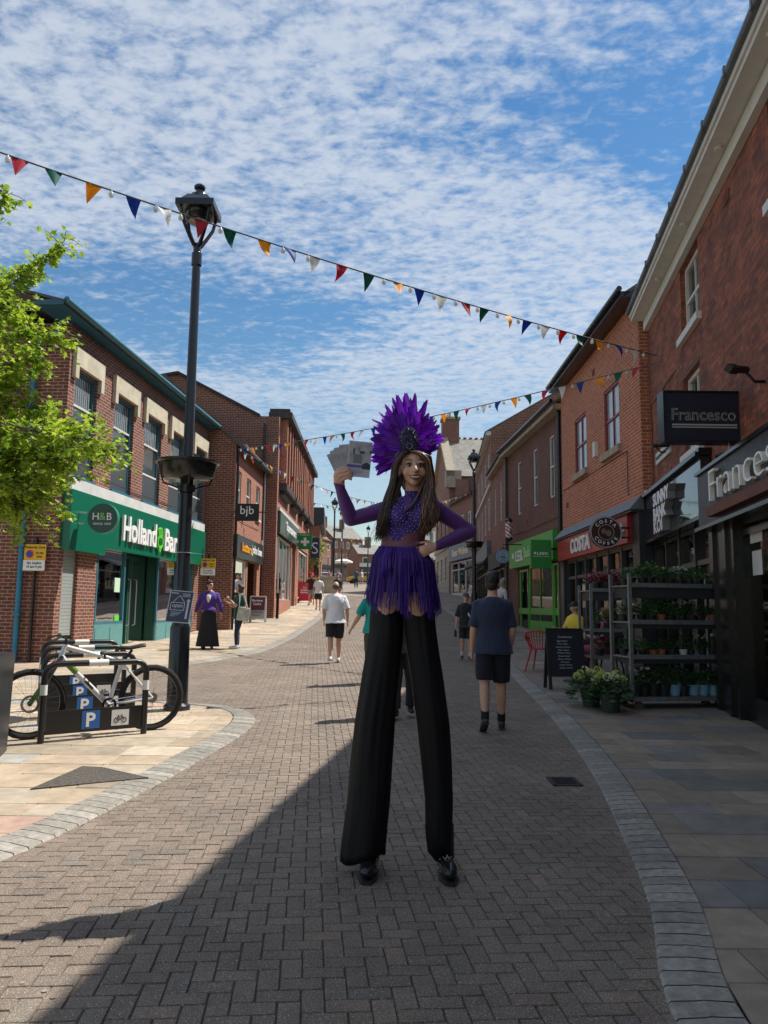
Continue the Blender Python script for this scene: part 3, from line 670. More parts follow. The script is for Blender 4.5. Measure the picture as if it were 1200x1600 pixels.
m = MB(); m.tube([f2.pt(25.8,.3,6.92), f2.pt(31.5,.3,6.92)], .06, 8); m.build('gutter', mat('grey gutter', (.16,.16,.17), .4), b2, smooth=True)
pipe(b2, [f2.pt(26.0,.06,6.9), f2.pt(26.0,.06,.5)], .045, M_black); pipe(b2, [f2.pt(31.35,.06,6.9), f2.pt(31.35,.06,3.4)], .04, M_white)
# cable on the wall is thin; burglar alarm
m = MB(); f2.box(m, 31.1,31.3,0,.08, 3.75,4.1); m.build('alarm_box', M_white, b2)
pj = Fr(Vector((-4.98,25.6,0)), (1,0,0), (0,-1,0)); t = thing('hanging_sign', (-5.0,25.6,4.4), 'small black sign reading bjb projecting over the pavement', 'sign')
m = MB(); pj.box(m, 0,.78, -.04,.04, 4.28,4.86); h = m.build('board', M_blackm, t)
text('bjb', 'lettering', M_wtxt, h, pj.pt(.39,.041,4.6), (1,0,0), U1, size=.4, ext=.004)
m = MB(); pj.box(m, -.1,1.0, -.015,.015, 4.56,4.6); m.build('bracket', M_black, t)
# ================================================================= LEFT 3 : large shop with brick fins
f3 = facade((-4.43, 31.45), -.012, 1)
b3 = building('brick_fin_building', f3, 31.45, 'large orange brick shop building with projecting brick fins and dark stepped cornices', z=.9)
e3 = 47.2
slits = []
bays = [(32.0,35.2),(36.2,39.0),(40.2,42.4),(43.6,46.4)]
for a, b in bays:
    n = 3; w = (b-a)/n
    slits += [(a+w*k+.32, a+w*k+w-.12, 6.75, 8.9) for k in range(n)]
h3 = slits + [(31.9,37.4,1.75,5.35),(37.7,39.5,.8,4.6),(41.2,46.4,1.5,4.6)]
mb = MB(); mb.setm(B_pink); wall(mb, f3, 31.45, e3, 0, 9.35, h3, depth=.25)
mb.setm(B_red); mass(mb, f3, 31.45, e3, 0, 9.35, 13)
mb.add([f3.pt(31.45,-.9,9.35), f3.pt(31.45,-13,9.35), f3.pt(31.45,-4.3,11.1)], [(0,1,2)], [[(.9,9.35),(13,9.35),(4.3,11.1)]]); mb.build('wall', None, b3)
mb = MB(); 
mb.hexa([f3.pt(31.35,-.8,9.3), f3.pt(e3,-.8,9.3), f3.pt(e3,-4.3,11.1), f3.pt(31.35,-4.3,11.1), f3.pt(31.35,-.8,9.42), f3.pt(e3,-.8,9.42), f3.pt(e3,-4.3,11.22), f3.pt(31.35,-4.3,11.22)])
mb.hexa([f3.pt(31.35,-4.3,11.1), f3.pt(e3,-4.3,11.1), f3.pt(e3,-13.2,9.3), f3.pt(31.35,-13.2,9.3), f3.pt(31.35,-4.3,11.22), f3.pt(e3,-4.3,11.22), f3.pt(e3,-13.2,9.42), f3.pt(31.35,-13.2,9.42)])
mb.build('roof', B_roof, b3)
m = MB(); m.setm(B_pink)
for a, b in bays:
    w = (b-a)/3
    for k in range(4): f3.box(m, a+w*k-.02, a+w*k+.28, 0, .3, 6.6, 9.36)
m.build('fin', None, b3)
m = MB()
for a, b in bays:
    f3.box(m, a-.2, b+.5, -.5,.5, 9.37,9.62); f3.box(m, a+.1, b+.3, -.5,.36, 9.62,9.85)
    f3.box(m, a-.05, b+.3, 0,.34, 6.35,6.6); f3.box(m, a+.3, b+.1, 0,.2, 6.15,6.35)
m.build('cornice', mat('dark cornice', (.05,.042,.038), .7, var=.3), b3)
for a, b, c, d in slits: window(b3, f3, a, b, c, d, dep=.22, fm=mat('bronze frame', (.05,.035,.025), .5), fw=.04)
m = MB(); f3.box(m, 31.75, 39.9, 0,.1, 5.42,5.56); m.build('canopy_strip', M_white, b3)
m = MB(); f3.box(m, 31.8, 39.9, 0,.13, 4.5,5.4); s3 = m.build('shop_sign', mat('dark green glass sign', (.01,.05,.04), .12), b3)
text('Specsavers', 'lettering', M_wtxt, s3, f3.pt(35.9,.14,4.93), (-.012,1,0), U1, width=4.2, size=.55, ext=.03, bold=.02)
shopwin(b3, f3, 31.95, 37.4, 1.7, 4.45, M_conc, M_conc, None, dep=.1, bars=(33.3,34.7,36.1))
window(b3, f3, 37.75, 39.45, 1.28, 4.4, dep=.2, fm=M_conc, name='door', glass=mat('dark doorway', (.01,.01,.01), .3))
shopwin(b3, f3, 41.25, 46.35, 1.9, 4.5, M_conc, M_conc, None, dep=.1, bars=(42.9,44.6))
m = MB(); m.setm(M_int); f3.box(m, 31.9,46.4,-3.1,-3,1.2,4.7); m.setm(mat('blue panel', (.02,.08,.4), .5)); f3.box(m, 42,46,-.4,-.35,3.6,4.4); m.setm(mat('pink poster', (.7,.2,.35), .6)); f3.box(m, 36.2,37.2,-.3,-.28,1.9,2.8); m.setm(mat('green blind', (.15,.4,.12), .7)); f3.box(m, 32.0,36.8,-.25,-.22,3.9,4.4); m.setm(M_intd); f3.box(m,31.9,46.4,-3,-.26,1.2,1.3); shelves(m, f3, 32.2,37,-2,2,3.8,3,9); m.build('shop_interior', None, b3)
pipe(b3, [Vector((-5.0,31.3,9)), Vector((-5.0,31.3,1))], .05, M_black)
c = Fr(Vector((-4.5,40.4,0)), (1,0,0), (0,-1,0)); t = thing('hanging_sign', (-4.5,40.4,4.8), 'green pharmacy sign with a white cross projecting from the orange brick wall', 'sign')
m = MB(); c.box(m, 0,.72,-.06,.06,4.45,5.3); h = m.build('board', mat('pharmacy green', (.01,.2,.05), .35), t)
m = MB(); c.box(m, .29,.43,.061,.07,4.62,5.06); c.box(m, .14,.285,.061,.07,4.77,4.91); c.box(m, .435,.58,.061,.07,4.77,4.91); m.build('cross', M_wtxt, h)
text('PHARMACY', 'lettering', M_wtxt, h, c.pt(.36,.062,5.2), (1,0,0), U1, width=.5, size=.1, ext=.003)
c = Fr(Vector((-4.62,48.0,0)), (1,0,0), (0,-1,0)); t = thing('hanging_sign', (-4.6,48.0,4.8), 'navy sign with a large white letter S hanging beyond the pharmacy sign', 'sign')
m = MB(); c.box(m, .05,.62,-.05,.05,4.5,5.75); h = m.build('board', mat('navy board', (.012,.03,.09), .4), t)
text('S', 'lettering', M_wtxt, h, c.pt(.33,.052,5.1), (1,0,0), U1, size=1.05, ext=.004, bold=-.01)
m = MB(); c.box(m, -.1,.06,-.02,.02,5.5,5.55); m.build('bracket', M_black, t)
# LEFT 4
f4 = facade((-4.25, 51), -.06, 1); b4 = building('flat_roofed_block', f4, 51, 'narrow brick block with a dark flat top beyond the fin building', z=2)
mb = MB(); mb.setm(B_pink); wall(mb, f4, 51, 60, 1, 8, [(52,53.4,5.5,7),(54.5,56,5.5,7),(52,56,2.3,4.6)]); mass(mb, f4, 51, 60, 1, 8, 9); mb.build('wall', None, b4)
m = MB(); f4.box(m, 50.9,60.1,-9,.25,6.9,8.05); m.build('parapet', mat('dark cladding', (.06,.06,.065), .6), b4)
for w in ((52,53.4,5.5,6.85),(54.5,56,5.5,6.85),(52,56,2.3,4.6)): window(b4, f4, *w)
s4 = Fr((-4.25,51,0), (-1,0,0), (0,-1,0)); m = MB(); s4.box(m, .05,.32,.0,.04,2.3,4.2); m.build('side_door', M_black, b4)
# ================================================================= RIGHT 0 : old brick building with two restaurants
TR = lambda d: Vector((-d, -1, 0)).normalized()   # reading direction on the right-hand facades
g0 = facade((4.58, 9.85), .158, -1)
r0 = building('restaurant_building', g0, 1.0, 'tall weathered red brick building with white eaves over two black shopfronts', z=0)
H0 = 7.45
up = [(11.3,12.5,6.0,7.2),(11.45,12.55,4.0,5.3),(6.9,8.1,6.0,7.2),(2.6,3.8,6.0,7.2),(7.0,8.1,4.0,5.3)]
h0 = up + [(11.0,15.45,.05,3.0),(1.6,10.55,.05,2.75)]
mb = MB(); wall(mb, g0, -9, 15.9, -.3, H0, h0, depth=.16); mass(mb, g0, -9, 15.9, -.3, H0, 8); mb.build('wall', B_old, r0)
pitched(r0, g0, -9, 15.42, H0+.26, 8, 2.4, B_roof, over=.3, ov_s=.0, thick=.05)
m = MB(); g0.box(m, -9, 15.4, 0,.10, H0-.22,H0-.02); g0.box(m, -9,15.41, 0,.34, H0,H0+.07); g0.box(m, -9,15.42, .25,.37, H0+.07,H0+.17)
for s in range(-9, 15, 2): m.lathe([(.012,-.04),(.05,-.035),(.055,0)], g0.pt(s+.3,.2,H0), 10)
m.build('eaves', M_white, r0)
m = MB(); m.tube([g0.pt(-9,.39,H0+.2), g0.pt(15.42,.39,H0+.2)], .055, 10)
for s in range(-9, 15, 1): g0.box(m, s+.1,s+.15,.36,.45,H0+.15,H0+.27)
m.build('gutter', M_lead, r0)
for a, b, c, d in up:
    window(r0, g0, a, b, c, d, dep=.13, fw=.07, rails=((c+d)/2,), bars=((a+b)/2,), curtain=0)
    m = MB(); g0.box(m, a-.08, b+.08, -.1,.08, c-.12,c); m.build('sill', M_white, r0)
    m = MB(); g0.box(m, a-.05,b+.05,-.155,.006,d+.002,d+.1); m.build('lintel', B_dark, r0)
# sunny bank koi fascia
m = MB(); g0.box(m, 11.0,15.45,.02,.16,2.84,3.7); sk = m.build('shop_sign', mat('mirror dark sign', (.02,.022,.03), .04, spec=1), r0)
m = MB(); g0.box(m, 10.95,15.47,.0,.24,3.71,3.76); g0.box(m, 10.95,15.47,.0,.19,3.76,3.82); g0.box(m, 10.95,15.46,.02,.2,2.78,2.839); m.build('sign_moulding', M_black, r0)
M_cream2 = mat('cream acrylic letter', (.8,.78,.8), .35); tr = TR(.158)
M_let = mat('silver letter side', (.2,.2,.2), .4)
for tx_, z, w, cs in (('SUNNY', 3.44, 1.35, 13.2), ('BANK', 3.18, 1.1, 13.33), ('KOI', 2.95, .75, 13.5)):
    text(tx_, 'lettering', M_let, sk, g0.pt(cs,.165,z), tr, U1, width=w, size=.31, ext=.13, bold=.03, line=1)
    text(tx_, 'lettering', M_cream2, sk, g0.pt(cs,.296,z), tr, U1, width=w, size=.31, ext=.006, bold=.03)
m = MB(); g0.box(m, 13.9,14.02,.162,.166,2.86,3.6); m.build('red_stripe', mat('dark red', (.25,.02,.03), .5), sk)
# fascia of the near restaurant
M_slate = mat('riven slate', (.035,.04,.05), .45, var=.3, vscale=8, bump=1.0, bscale=14)
m = MB(); g0.box(m, 1.5,10.95,.02,.22,2.63,3.38); sf = m.build('shop_sign', M_slate, r0)
m = MB(); g0.box(m, 1.45,10.97,.0,.26,3.385,3.43); g0.box(m, 1.45,10.97,.0,.28,2.58,2.628); m.build('sign_moulding', M_black, r0)
for tx_, mm, e, s_ in (('Francesco', mat('warm white letter', (.85,.83,.76), .3), .06, .62),):
    text(tx_, 'lettering', mm, sf, g0.pt(8.4,.24,3.1), tr, U1, width=3.35, size=s_, ext=e, bold=-.02)
m = MB(); m.hexa([g0.pt(a,n,z) for a,n,z in ((6.5,.23,2.68),(9.95,.23,2.68),(9.95,.36,2.68),(6.5,.36,2.68),(6.5,.23,2.79),(10.0,.23,2.79),(10.0,.38,2.79),(6.5,.38,2.79))])
m.build('planter_trough', mat('terracotta trough', (.13,.035,.028), .5, var=.2), r0)
# shopfronts
def front(par, fr, a, b, z0, z1, nb, tr_z, fm=M_black, glass=None):
    m = MB(); w = (b-a)/nb
    for k in range(nb+1): fr.box(m, a+w*k-.045, a+w*k+.045, -.12,.02, z0,z1)
    fr.box(m, a,b,-.1,.0,z0,z0+.32); fr.box(m, a,b,-.1,.0,tr_z-.04,tr_z+.04); fr.box(m, a,b,-.1,.0,z1-.08,z1)
    f = m.build('shopfront', fm, par)
    m = MB(); fr.box(m, a,b,-.075,-.065,z0+.33,z1-.085); m.build('pane', glass or M_glass, f); return f
front(r0, g0, 11.05, 15.4, .1, 2.78, 4, 2.2); front(r0, g0, 1.65, 9.75, .1, 2.62, 3, 2.45)
m = MB(); g0.box(m, 9.78,10.95,-.15,.1,.05,2.6); g0.box(m, 10.0,10.12,.1,.14,.05,2.6); g0.box(m, 10.6,10.72,.1,.14,.05,2.6); m.build('pilaster', M_black, r0)
m = MB(); m.setm(M_int); g0.box(m, 1.7,15.5,-3.6,-3.5,0,3); m.setm(M_intd); g0.box(m,1.7,15.5,-3.5,-.17,0,.08); g0.box(m,1.7,15.5,-3.5,-.17,2.92,3.04); g0.box(m,10.6,10.75,-3.5,-.17,.1,2.9)
m.setm(mat('dark timber', (.09,.045,.02), .5)); g0.box(m,2.5,9,-2.6,-2.0,.1,1.1); g0.box(m,11.6,12.4,-1.9,-1.2,.1,.82); g0.box(m,13.6,14.6,-1.9,-1.2,.1,.82)
m.setm(mat('warm panel', (.35,.16,.07), .7)); g0.box(m,1.9,9,-3.49,-3.47,1.4,2.8); m.setm(mat('pale frame', (.55,.5,.42), .7)); g0.box(m,12,13.2,-3.49,-3.45,1.3,2.2); m.build('shop_interior', None, r0)  # orange-brown panel and a plain pale frame on the back wall
m = MB(); g0.box(m, 7.6,8.75,-.06,-.03,.98,2.22); fmn = m.build('menu_frame', mat('copper frame', (.25,.08,.04), .4, .4), r0)
m = MB(); g0.box(m, 7.66,8.69,-.029,-.027,1.1,2.12); m.build('menu_sheet', mat('paper', (.55,.56,.55), .8), fmn)
m = MB(); q = random.Random(4)
for k in range(26): z = 2.06-k*.036; g0.box(m, 7.75, 7.75+q.uniform(.5,.86), -.0265,-.0255, z, z+.01)
m.build('menu_lines', M_blackm, fmn)
m = MB(); g0.box(m, 9.15,9.6,-.06,-.055,2.3,2.42) ; g0.box(m, 9.2,9.55,-.06,-.055,1.9,2.2); m.build('window_notice', M_conc, r0)
# projecting sign Francesco
c = Fr(P(1036,690,9.7), (1,.0,0), (0,-1,0)); z = 0
t = thing('projecting_sign', P(1097,690,9.75), 'big navy box sign reading Francesco projecting over the pavement', 'sign')
m = MB(); c.box(m, 0,1.0,-.09,.09,0,.63); h = m.build('sign_box', mat('navy sign face', (.018,.025,.045), .3), t)
m = MB()
for a,b,p,q_ in ((-.02,1.02,-.02,.0),(-.02,1.02,.63,.65)): c.box(m,a,b,-.11,.11,p,q_)
c.box(m,-.022,-.0,-.11,.11,0,.63); c.box(m,1.0,1.022,-.11,.11,0,.63); m.build('sign_frame', M_black, t)
M_dull = mat('dull silver lettering', (.42,.41,.38), .45)
text('Francesco', 'lettering', M_dull, h, c.pt(.5,.091,.34), (1,0,0), U1, width=.83, size=.22, ext=.006, bold=.01)
text('Francesco', 'letter_inner', mat('navy letter core', (.03,.032,.04), .4), h, c.pt(.5,.0975,.34), (1,0,0), U1, width=.83, size=.22, ext=.002, bold=-.018)
m = MB(); c.box(m,.09,.92,.091,.096,.195,.215); c.box(m,.09,.92,.091,.096,.165,.18); m.build('underline', M_dull, h)
m = MB(); m.tube([c.pt(.98,0,.5), c.pt(1.25,0,.5)], .02, 8); m.tube([c.pt(.98,0,.1), c.pt(1.25,0,.1)], .02, 8); m.build('bracket', M_black, t)
m = MB(); m.tube([c.pt(.85,0,-.02), c.pt(.84,0,-.1), c.pt(.88,0,-.16), c.pt(.93,0,-.12), c.pt(.97,0,-.18), c.pt(1.0,-.0,-.26)], .008, 6); m.build('cable', M_white, t, smooth=True)
def camera_thing(loc, dr, lab, sc=1):
    t = thing('wall_camera', loc, lab, 'security camera'); l = Vector(loc); d = Vector(dr).normalized()
    m = MB(); m.tube([l, l+d*.2*sc], .045*sc, 8); m.tube([l+d*.2*sc, l+d*.36*sc], [.06*sc,.06*sc], 4); m.build('housing', M_blackm, t)
    m = MB(); m.tube([l+d*.05*sc, l+d*.05*sc+Vector((.12,0,-.14))*sc, l+Vector((.3,.05,-.12))*sc], .02*sc, 6); m.build('mount', M_blackm, t); return t
camera_thing(P(1166,578,8.6), (-.3,-.2,-.05), 'black floodlight on the old brick wall above the Francesco sign', 1.0)
camera_thing(P(1020,697,13.6), (1,-.2,.1), 'black camera on a bracket left of the Francesco box sign', .8)
camera_thing(P(1118,716,10.0), (.8,-.4,.3), 'black lamp fitting on top of the Sunny Bank fascia', .9)
t = thing('street_name_plate', g0.pt(14.2,.0,4.4), 'small pale street name plate on the old brick wall', 'sign'); m = MB(); g0.box(m,13.6,14.9,0,.03,4.3,4.52); m.build('plate', M_conc, t); m = MB(); g0.box(m,13.65,14.85,.03,.034,4.38,4.44); m.build('plate_text', M_blackm, t)
# ================================================================= RIGHT 1 : coffee shop
g1 = facade((5.28, 15.5), .008, -1)
r1 = building('coffee_shop', g1, 15.5, 'two storey orange brick coffee shop with red framed windows and a red fascia', z=.25)
w1 = [(16.95,18.15,5.15,6.7),(19.85,21.1,5.15,6.7)]
mb = MB(); wall(mb, g1, 15.5, 22.75, -.2, 8.15, w1 + [(15.95,22.6,.1,2.85)], depth=.1); mass(mb, g1, 15.5, 22.75, -.2, 8.15, 8); mb.build('wall', B_org, r1)
pitched(r1, g1, 15.5, 22.75, 8.2, 8, 2.7, B_roof, over=.3, ov_s=.05)
M_rframe = mat('dark red frame', (.2,.03,.03), .4)
for a, b, c_, d in w1:
    window(r1, g1, a, b, c_, d, dep=.07, fm=M_rframe, fw=.06, rails=((c_+d)/2,), bars=((a+b)/2,), glass=mat('pale blinded glass', (.3,.33,.36), .08, spec=.8, var=.1))
    m = MB(); g1.box(m, a-.15,b+.15,-.05,.1,c_-.16,c_); m.build('sill', M_greysill, r1)
m = MB(); g1.box(m, 15.45,22.8,0,.36,8.0,8.12); m.tube([g1.pt(15.4,.4,8.16), g1.pt(22.8,.4,8.16)], .06, 8); m.build('gutter', M_black, r1)
m = MB(); m.hexa([g1.pt(a,n,z) for a,n,z in ((15.45,0,3.5),(22.7,0,3.5),(22.7,.3,3.5),(15.45,.3,3.5),(15.45,0,3.78),(22.7,0,3.78),(22.7,.06,3.78),(15.45,.06,3.78))]); m.build('lead_flashing', mat('lead flashing', (.16,.17,.18), .5, .2, var=.2), r1)
m = MB(); g1.box(m, 15.95,22.6,.0,.2,2.86,3.45); sc = m.build('shop_sign', mat('costa red', (.36,.018,.025), .3), r1)
text('COSTA', 'lettering', mat('silver white', (.75,.74,.72), .3), sc, g1.pt(19.85,.21,3.15), TR(.008), U1, width=2.0, size=.52, ext=.04, bold=.03)
m = MB(); g1.box(m, 16.2,16.28,.2,.24,2.98,3.3); g1.box(m, 16.1,16.38,.2,.23,3.1,3.16); m.build('sign_mark', M_alu, sc)
m = MB(); g1.box(m, 15.5,15.93,-.02,.1,0,3.45); g1.box(m, 22.3,22.7,-.02,.1,0,3.45); g1.box(m, 15.46,22.7,0,.26,3.452,3.495); m.build('pilaster', mat('charcoal timber', (.022,.025,.03), .4), r1)
front(r1, g1, 15.98, 22.28, .25, 2.84, 6, 2.35, fm=mat('charcoal frame', (.03,.035,.04), .4))
m = MB(); m.setm(M_intd); g1.box(m, 15.9,22.6,-3.1,-3,0,3); g1.box(m,15.9,22.6,-3,-.12,0,.2); g1.box(m,15.9,22.6,-3,-.12,2.87,3); m.setm(mat('dark timber', (.09,.045,.02), .5)); g1.box(m,17,19,-2,-1.4,.2,1.1); m.build('shop_interior', None, r1)
m = MB(); g1.box(m, 18.75,18.95,.0,.09,5.25,5.62); m.build('alarm_box', M_white, r1)
sd = Fr((5.28,15.5,0), (1,0,0), (0,-1,0)); m = MB(); sd.box(m,-.02,.2,0,.03,0,3.62); m.build('corner_pilaster', mat('charcoal timber', (.022,.025,.03), .4), r1); m = MB(); sd.box(m,.02,.15,0,.1,3.75,3.88); m.build('sensor_box', M_white, r1)
c0 = P(946,832,15.9); t = thing('round_sign', c0+Vector((.2,0,0)), 'round dark coffee shop sign with a ring of letters, projecting over the red fascia', 'sign')
fs = Fr(c0, (1,.0,0), (0,-1,0)); m = MB(); ringmb(m, fs, 0,-.05,0, 0,.33,.1, N=36); dsc = m.build('disc', mat('dark maroon', (.05,.015,.015), .35), t)
m = MB(); ringmb(m, fs, 0,.05,0, .305,.325,.005, N=36); ringmb(m, fs, 0,.05,0, .155,.165,.005, N=28); m.build('ring', M_dull, dsc)
m = MB(); ringmb(m, fs, -.05,.05,.02,.0,.06,.012,sx=.8,N=14); ringmb(m, fs, .05,.05,-.02,.0,.07,.02,sx=.8,N=14); m.build('bean_mark', mat('bean brown', (.22,.15,.12), .4), dsc)
def arctext(s, fr, r, a0, step, par, m_, size, flip=False):
    for i, ch in enumerate(s):
        a = R(a0 - step*i) if not flip else R(a0 + step*i)
        u = Vector((math.cos(a),0,math.sin(a))); 
        if flip: u = -u
        tt = Vector((u.z,0,-u.x)); p = fr.pt(r*math.cos(a), .051, r*math.sin(a)); text(ch, 'lettering', m_, par, p, tt, u, size=size, ext=.005, bold=.02)
arctext('COSTA', fs, .235, 140, 25, dsc, M_wtxt, .1); arctext('COFFEE', fs, .235, 212, 23, dsc, M_wtxt, .1, True)
m = MB(); m.tube([c0+Vector((.3,0,.1)), c0+Vector((.5,0,.1))], .02, 6); m.tube([c0+Vector((.3,0,-.1)), c0+Vector((.5,0,-.1))], .02, 6); m.build('bracket', M_black, t)
# ================================================================= RIGHT 2 : building society
g2 = facade((5.42, 22.9), -.055, -1)
r2 = building('building_society', g2, 22.9, 'dark brown brick two storey building with narrow white windows and a bright green shopfront', z=.5)
w2 = [(23.9,24.5,5.0,7.0),(26.0,26.6,5.0,7.0),(28.4,29.0,5.0,7.0)]
mb = MB(); wall(mb, g2, 22.9, 30.9, 0, 7.8, w2 + [(23.6,29.0,.2,2.95)]); mass(mb, g2, 22.9, 30.9, 0, 7.8, 8); mb.build('wall', B_dark, r2)
pitched(r2, g2, 22.9, 30.9, 7.85, 8, 2.4, B_roof, over=.3)
for w in w2: window(r2, g2, *w, dep=.08, fw=.05, rails=(6.0,))
m = MB(); g2.box(m,22.9,30.95,0,.3,7.55,7.72); m.build('cornice', M_greysill, r2)
m = MB(); m.tube([g2.pt(22.9,.36,7.8), g2.pt(30.9,.36,7.8)], .06, 8); m.build('gutter', M_black, r2)
pipe(r2, [g2.pt(23.1,.08,7.8), g2.pt(23.1,.08,.5)], .06, M_black); pipe(r2, [g2.pt(30.6,.08,7.6), g2.pt(30.6,.08,.8)], .05, M_black)
M_lg = mat('bright green sign', (.065,.36,.05), .4); M_lg2 = mat('mid green sign', (.025,.24,.04), .4)
m = MB(); g2.box(m,23.5,29.6,0,.2,2.98,3.9); sl2 = m.build('shop_sign', M_lg, r2)
text('LEEK', 'lettering', M_wtxt, sl2, g2.pt(27.9,.21,3.38), TR(-.055), U1, width=1.15, size=.55, ext=.02, bold=.01)
text('Building Society', 'lettering', mat('pale green lettering', (.45,.68,.35), .4), sl2, g2.pt(25.6,.21,3.38), TR(-.055), U1, width=3.1, size=.55, ext=.02)
m = MB(); ringmb(m, g2, 28.85,.21,3.42,0,.13,.02,N=5); m.build('leaf_mark', M_wtxt, sl2)
M_lgf = mat('green frame', (.07,.34,.04), .35)
shopwin(r2, g2, 24.3, 27.3, .55, 2.95, M_lgf, M_lgf, 1.0, dep=.05, bars=(25.9,)); window(r2, g2, 27.5, 28.8, .62, 2.9, dep=.06, fm=M_lgf, fw=.09, name='door', glass=M_glass)
window(r2, g2, 23.65, 24.2, .55, 2.9, dep=.05, fm=M_lgf, fw=.07, name='shop_window', glass=M_glass)
m = MB(); g2.box(m,23.6,29,-.08,-.02,1.28,1.5); m.build('window_band', M_lgf, r2)
m = MB(); m.setm(M_int); g2.box(m,23.6,29,-2.6,-2.5,.3,3); m.setm(M_intd); g2.box(m,23.6,29,-2.5,-.13,.3,.5); g2.box(m,23.6,29,-2.5,-.13,2.96,3.02); m.build('shop_interior', None, r2)
bx = P(829,888,23.3); c = Fr(bx, (1,0,0), (0,-1,0)); t = thing('projecting_sign', bx+Vector((.3,0,0)), 'green square box sign reading LEEK projecting over the green fascia', 'sign')
m = MB(); c.box(m,0,.62,-.1,.1,0,.86) ; h = m.build('sign_box', M_lg2, t)
text('LEEK', 'lettering', M_wtxt, h, c.pt(.36,.101,.45), (1,0,0), U1, width=.36, size=.11, ext=.004, bold=.02)
text('Building Society', 'lettering', M_wtxt, h, c.pt(.32,.101,.36), (1,0,0), U1, width=.46, size=.05, ext=.004)
m = MB(); ringmb(m, c, .12,.101,.46,0,.04,.004,N=5); m.build('leaf_mark', M_wtxt, h)
m = MB(); m.tube([c.pt(.6,0,.6), c.pt(.8,0,.6)], .03, 6); m.tube([c.pt(.6,0,.2), c.pt(.8,0,.2)], .03, 6); m.build('bracket', M_black, t)
# ================================================================= RIGHT 3, 4, 5
g3 = facade((4.95, 30.95), .03, -1)
r3 = building('barber_building', g3, 31, 'brown brick two storey building with white gutter line beyond the green shop', z=1)
w3 = [(32.2,33.0,5.2,6.9),(34.3,35.1,5.2,6.9)]
mb = MB(); wall(mb, g3, 30.95, 36.2, .3, 7.9, w3 + [(31.4,35.8,.8,3.2)]); mass(mb, g3, 30.95, 36.2, .3, 7.9, 8); gable(mb, g3, 30.95, 7.9, 8, 2.4); mb.build('wall', B_red, r3)
pitched(r3, g3, 30.95, 36.2, 7.9, 8, 2.4, B_roof)
for w in w3: window(r3, g3, *w, dep=.08, rails=(6.1,))
m = MB(); g3.box(m,30.95,36.2,0,.22,7.55,7.75); m.build('cornice', M_greysill, r3)
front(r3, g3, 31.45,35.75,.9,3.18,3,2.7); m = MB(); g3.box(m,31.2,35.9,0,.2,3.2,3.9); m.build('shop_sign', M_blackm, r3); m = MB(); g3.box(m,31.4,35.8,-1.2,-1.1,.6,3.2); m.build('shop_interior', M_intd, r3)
g4 = facade((5.1, 36.2), .07, -1)
r4 = building('three_storey_building', g4, 36.2, 'tall three storey brown brick building with white sash windows', z=1.4)
w4 = [(a, a+.9, z0, z1) for a in (37.4,40.2,43.2,46.4) for z0, z1 in ((5.3,6.9),(7.9,9.1))]
mb = MB(); wall(mb, g4, 36.2, 50, .5, 10, w4 + [(36.8,49.4,1.4,3.9)]); mass(mb, g4, 36.2, 50, .5, 10, 9); gable(mb, g4, 36.2, 10, 9, 2.6); mb.build('wall', B_red, r4)
pitched(r4, g4, 36.2, 50, 10, 9, 2.6, B_roof)
for w in w4: window(r4, g4, *w, dep=.06, fw=.08, rails=((w[2]+w[3])/2,))
m = MB(); g4.box(m,36.2,50,0,.1,7.25,7.42); g4.box(m,36.2,50,0,.25,9.75,9.95); m.build('string_course', M_conc, r4)
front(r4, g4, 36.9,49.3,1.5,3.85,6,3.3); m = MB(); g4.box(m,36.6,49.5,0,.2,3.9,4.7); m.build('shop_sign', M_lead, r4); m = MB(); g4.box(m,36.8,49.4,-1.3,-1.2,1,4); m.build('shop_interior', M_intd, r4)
m = MB(); m.hexa([g4.pt(a,n,z) for a,n,z in ((40,0,3.9),(43,0,3.9),(43,1.1,3.55),(40,1.1,3.55),(40,0,4.0),(43,0,4.0),(43,1.1,3.65),(40,1.1,3.65))]); m.build('awning', mat('grey awning', (.25,.25,.26), .8), r4)
g5 = facade((6.0, 50), -.14, -1)
r5 = building('bargain_shop', g5, 50, 'lower brown brick shop with a slate blue fascia at the bend of the street', z=2)
w5 = [(51.2,52,6.3,8.0),(53.2,54,6.3,8.0),(55.2,56,6.3,8.0)]
mb = MB(); wall(mb, g5, 50, 57.5, 1, 9.2, w5 + [(50.5,56.8,2.2,4.8)]); mass(mb, g5, 50, 57.5, 1, 9.2, 8); mb.build('wall', B_red, r5)
pitched(r5, g5, 50, 57.5, 9.2, 8, 2.2, B_roof)
for w in w5: window(r5, g5, *w, dep=.08, fw=.08, rails=(7.1,))
m = MB(); g5.box(m,50.2,56.9,0,.2,4.85,6.0); s5 = m.build('shop_sign', mat('slate blue sign', (.12,.14,.2), .5), r5)
text('Best Wishes', 'lettering', mat('cream lettering', (.8,.66,.42), .5), s5, g5.pt(53.4,.21,5.4), TR(-.14), U1, width=4.6, size=.7, ext=.02, bold=.02)
front(r5, g5, 50.6,56.7,2.25,4.75,3,4.2, fm=M_conc); m = MB(); g5.box(m,50.5,56.8,-1.6,-1.5,2,4.9); m.build('shop_interior', M_int, r5)
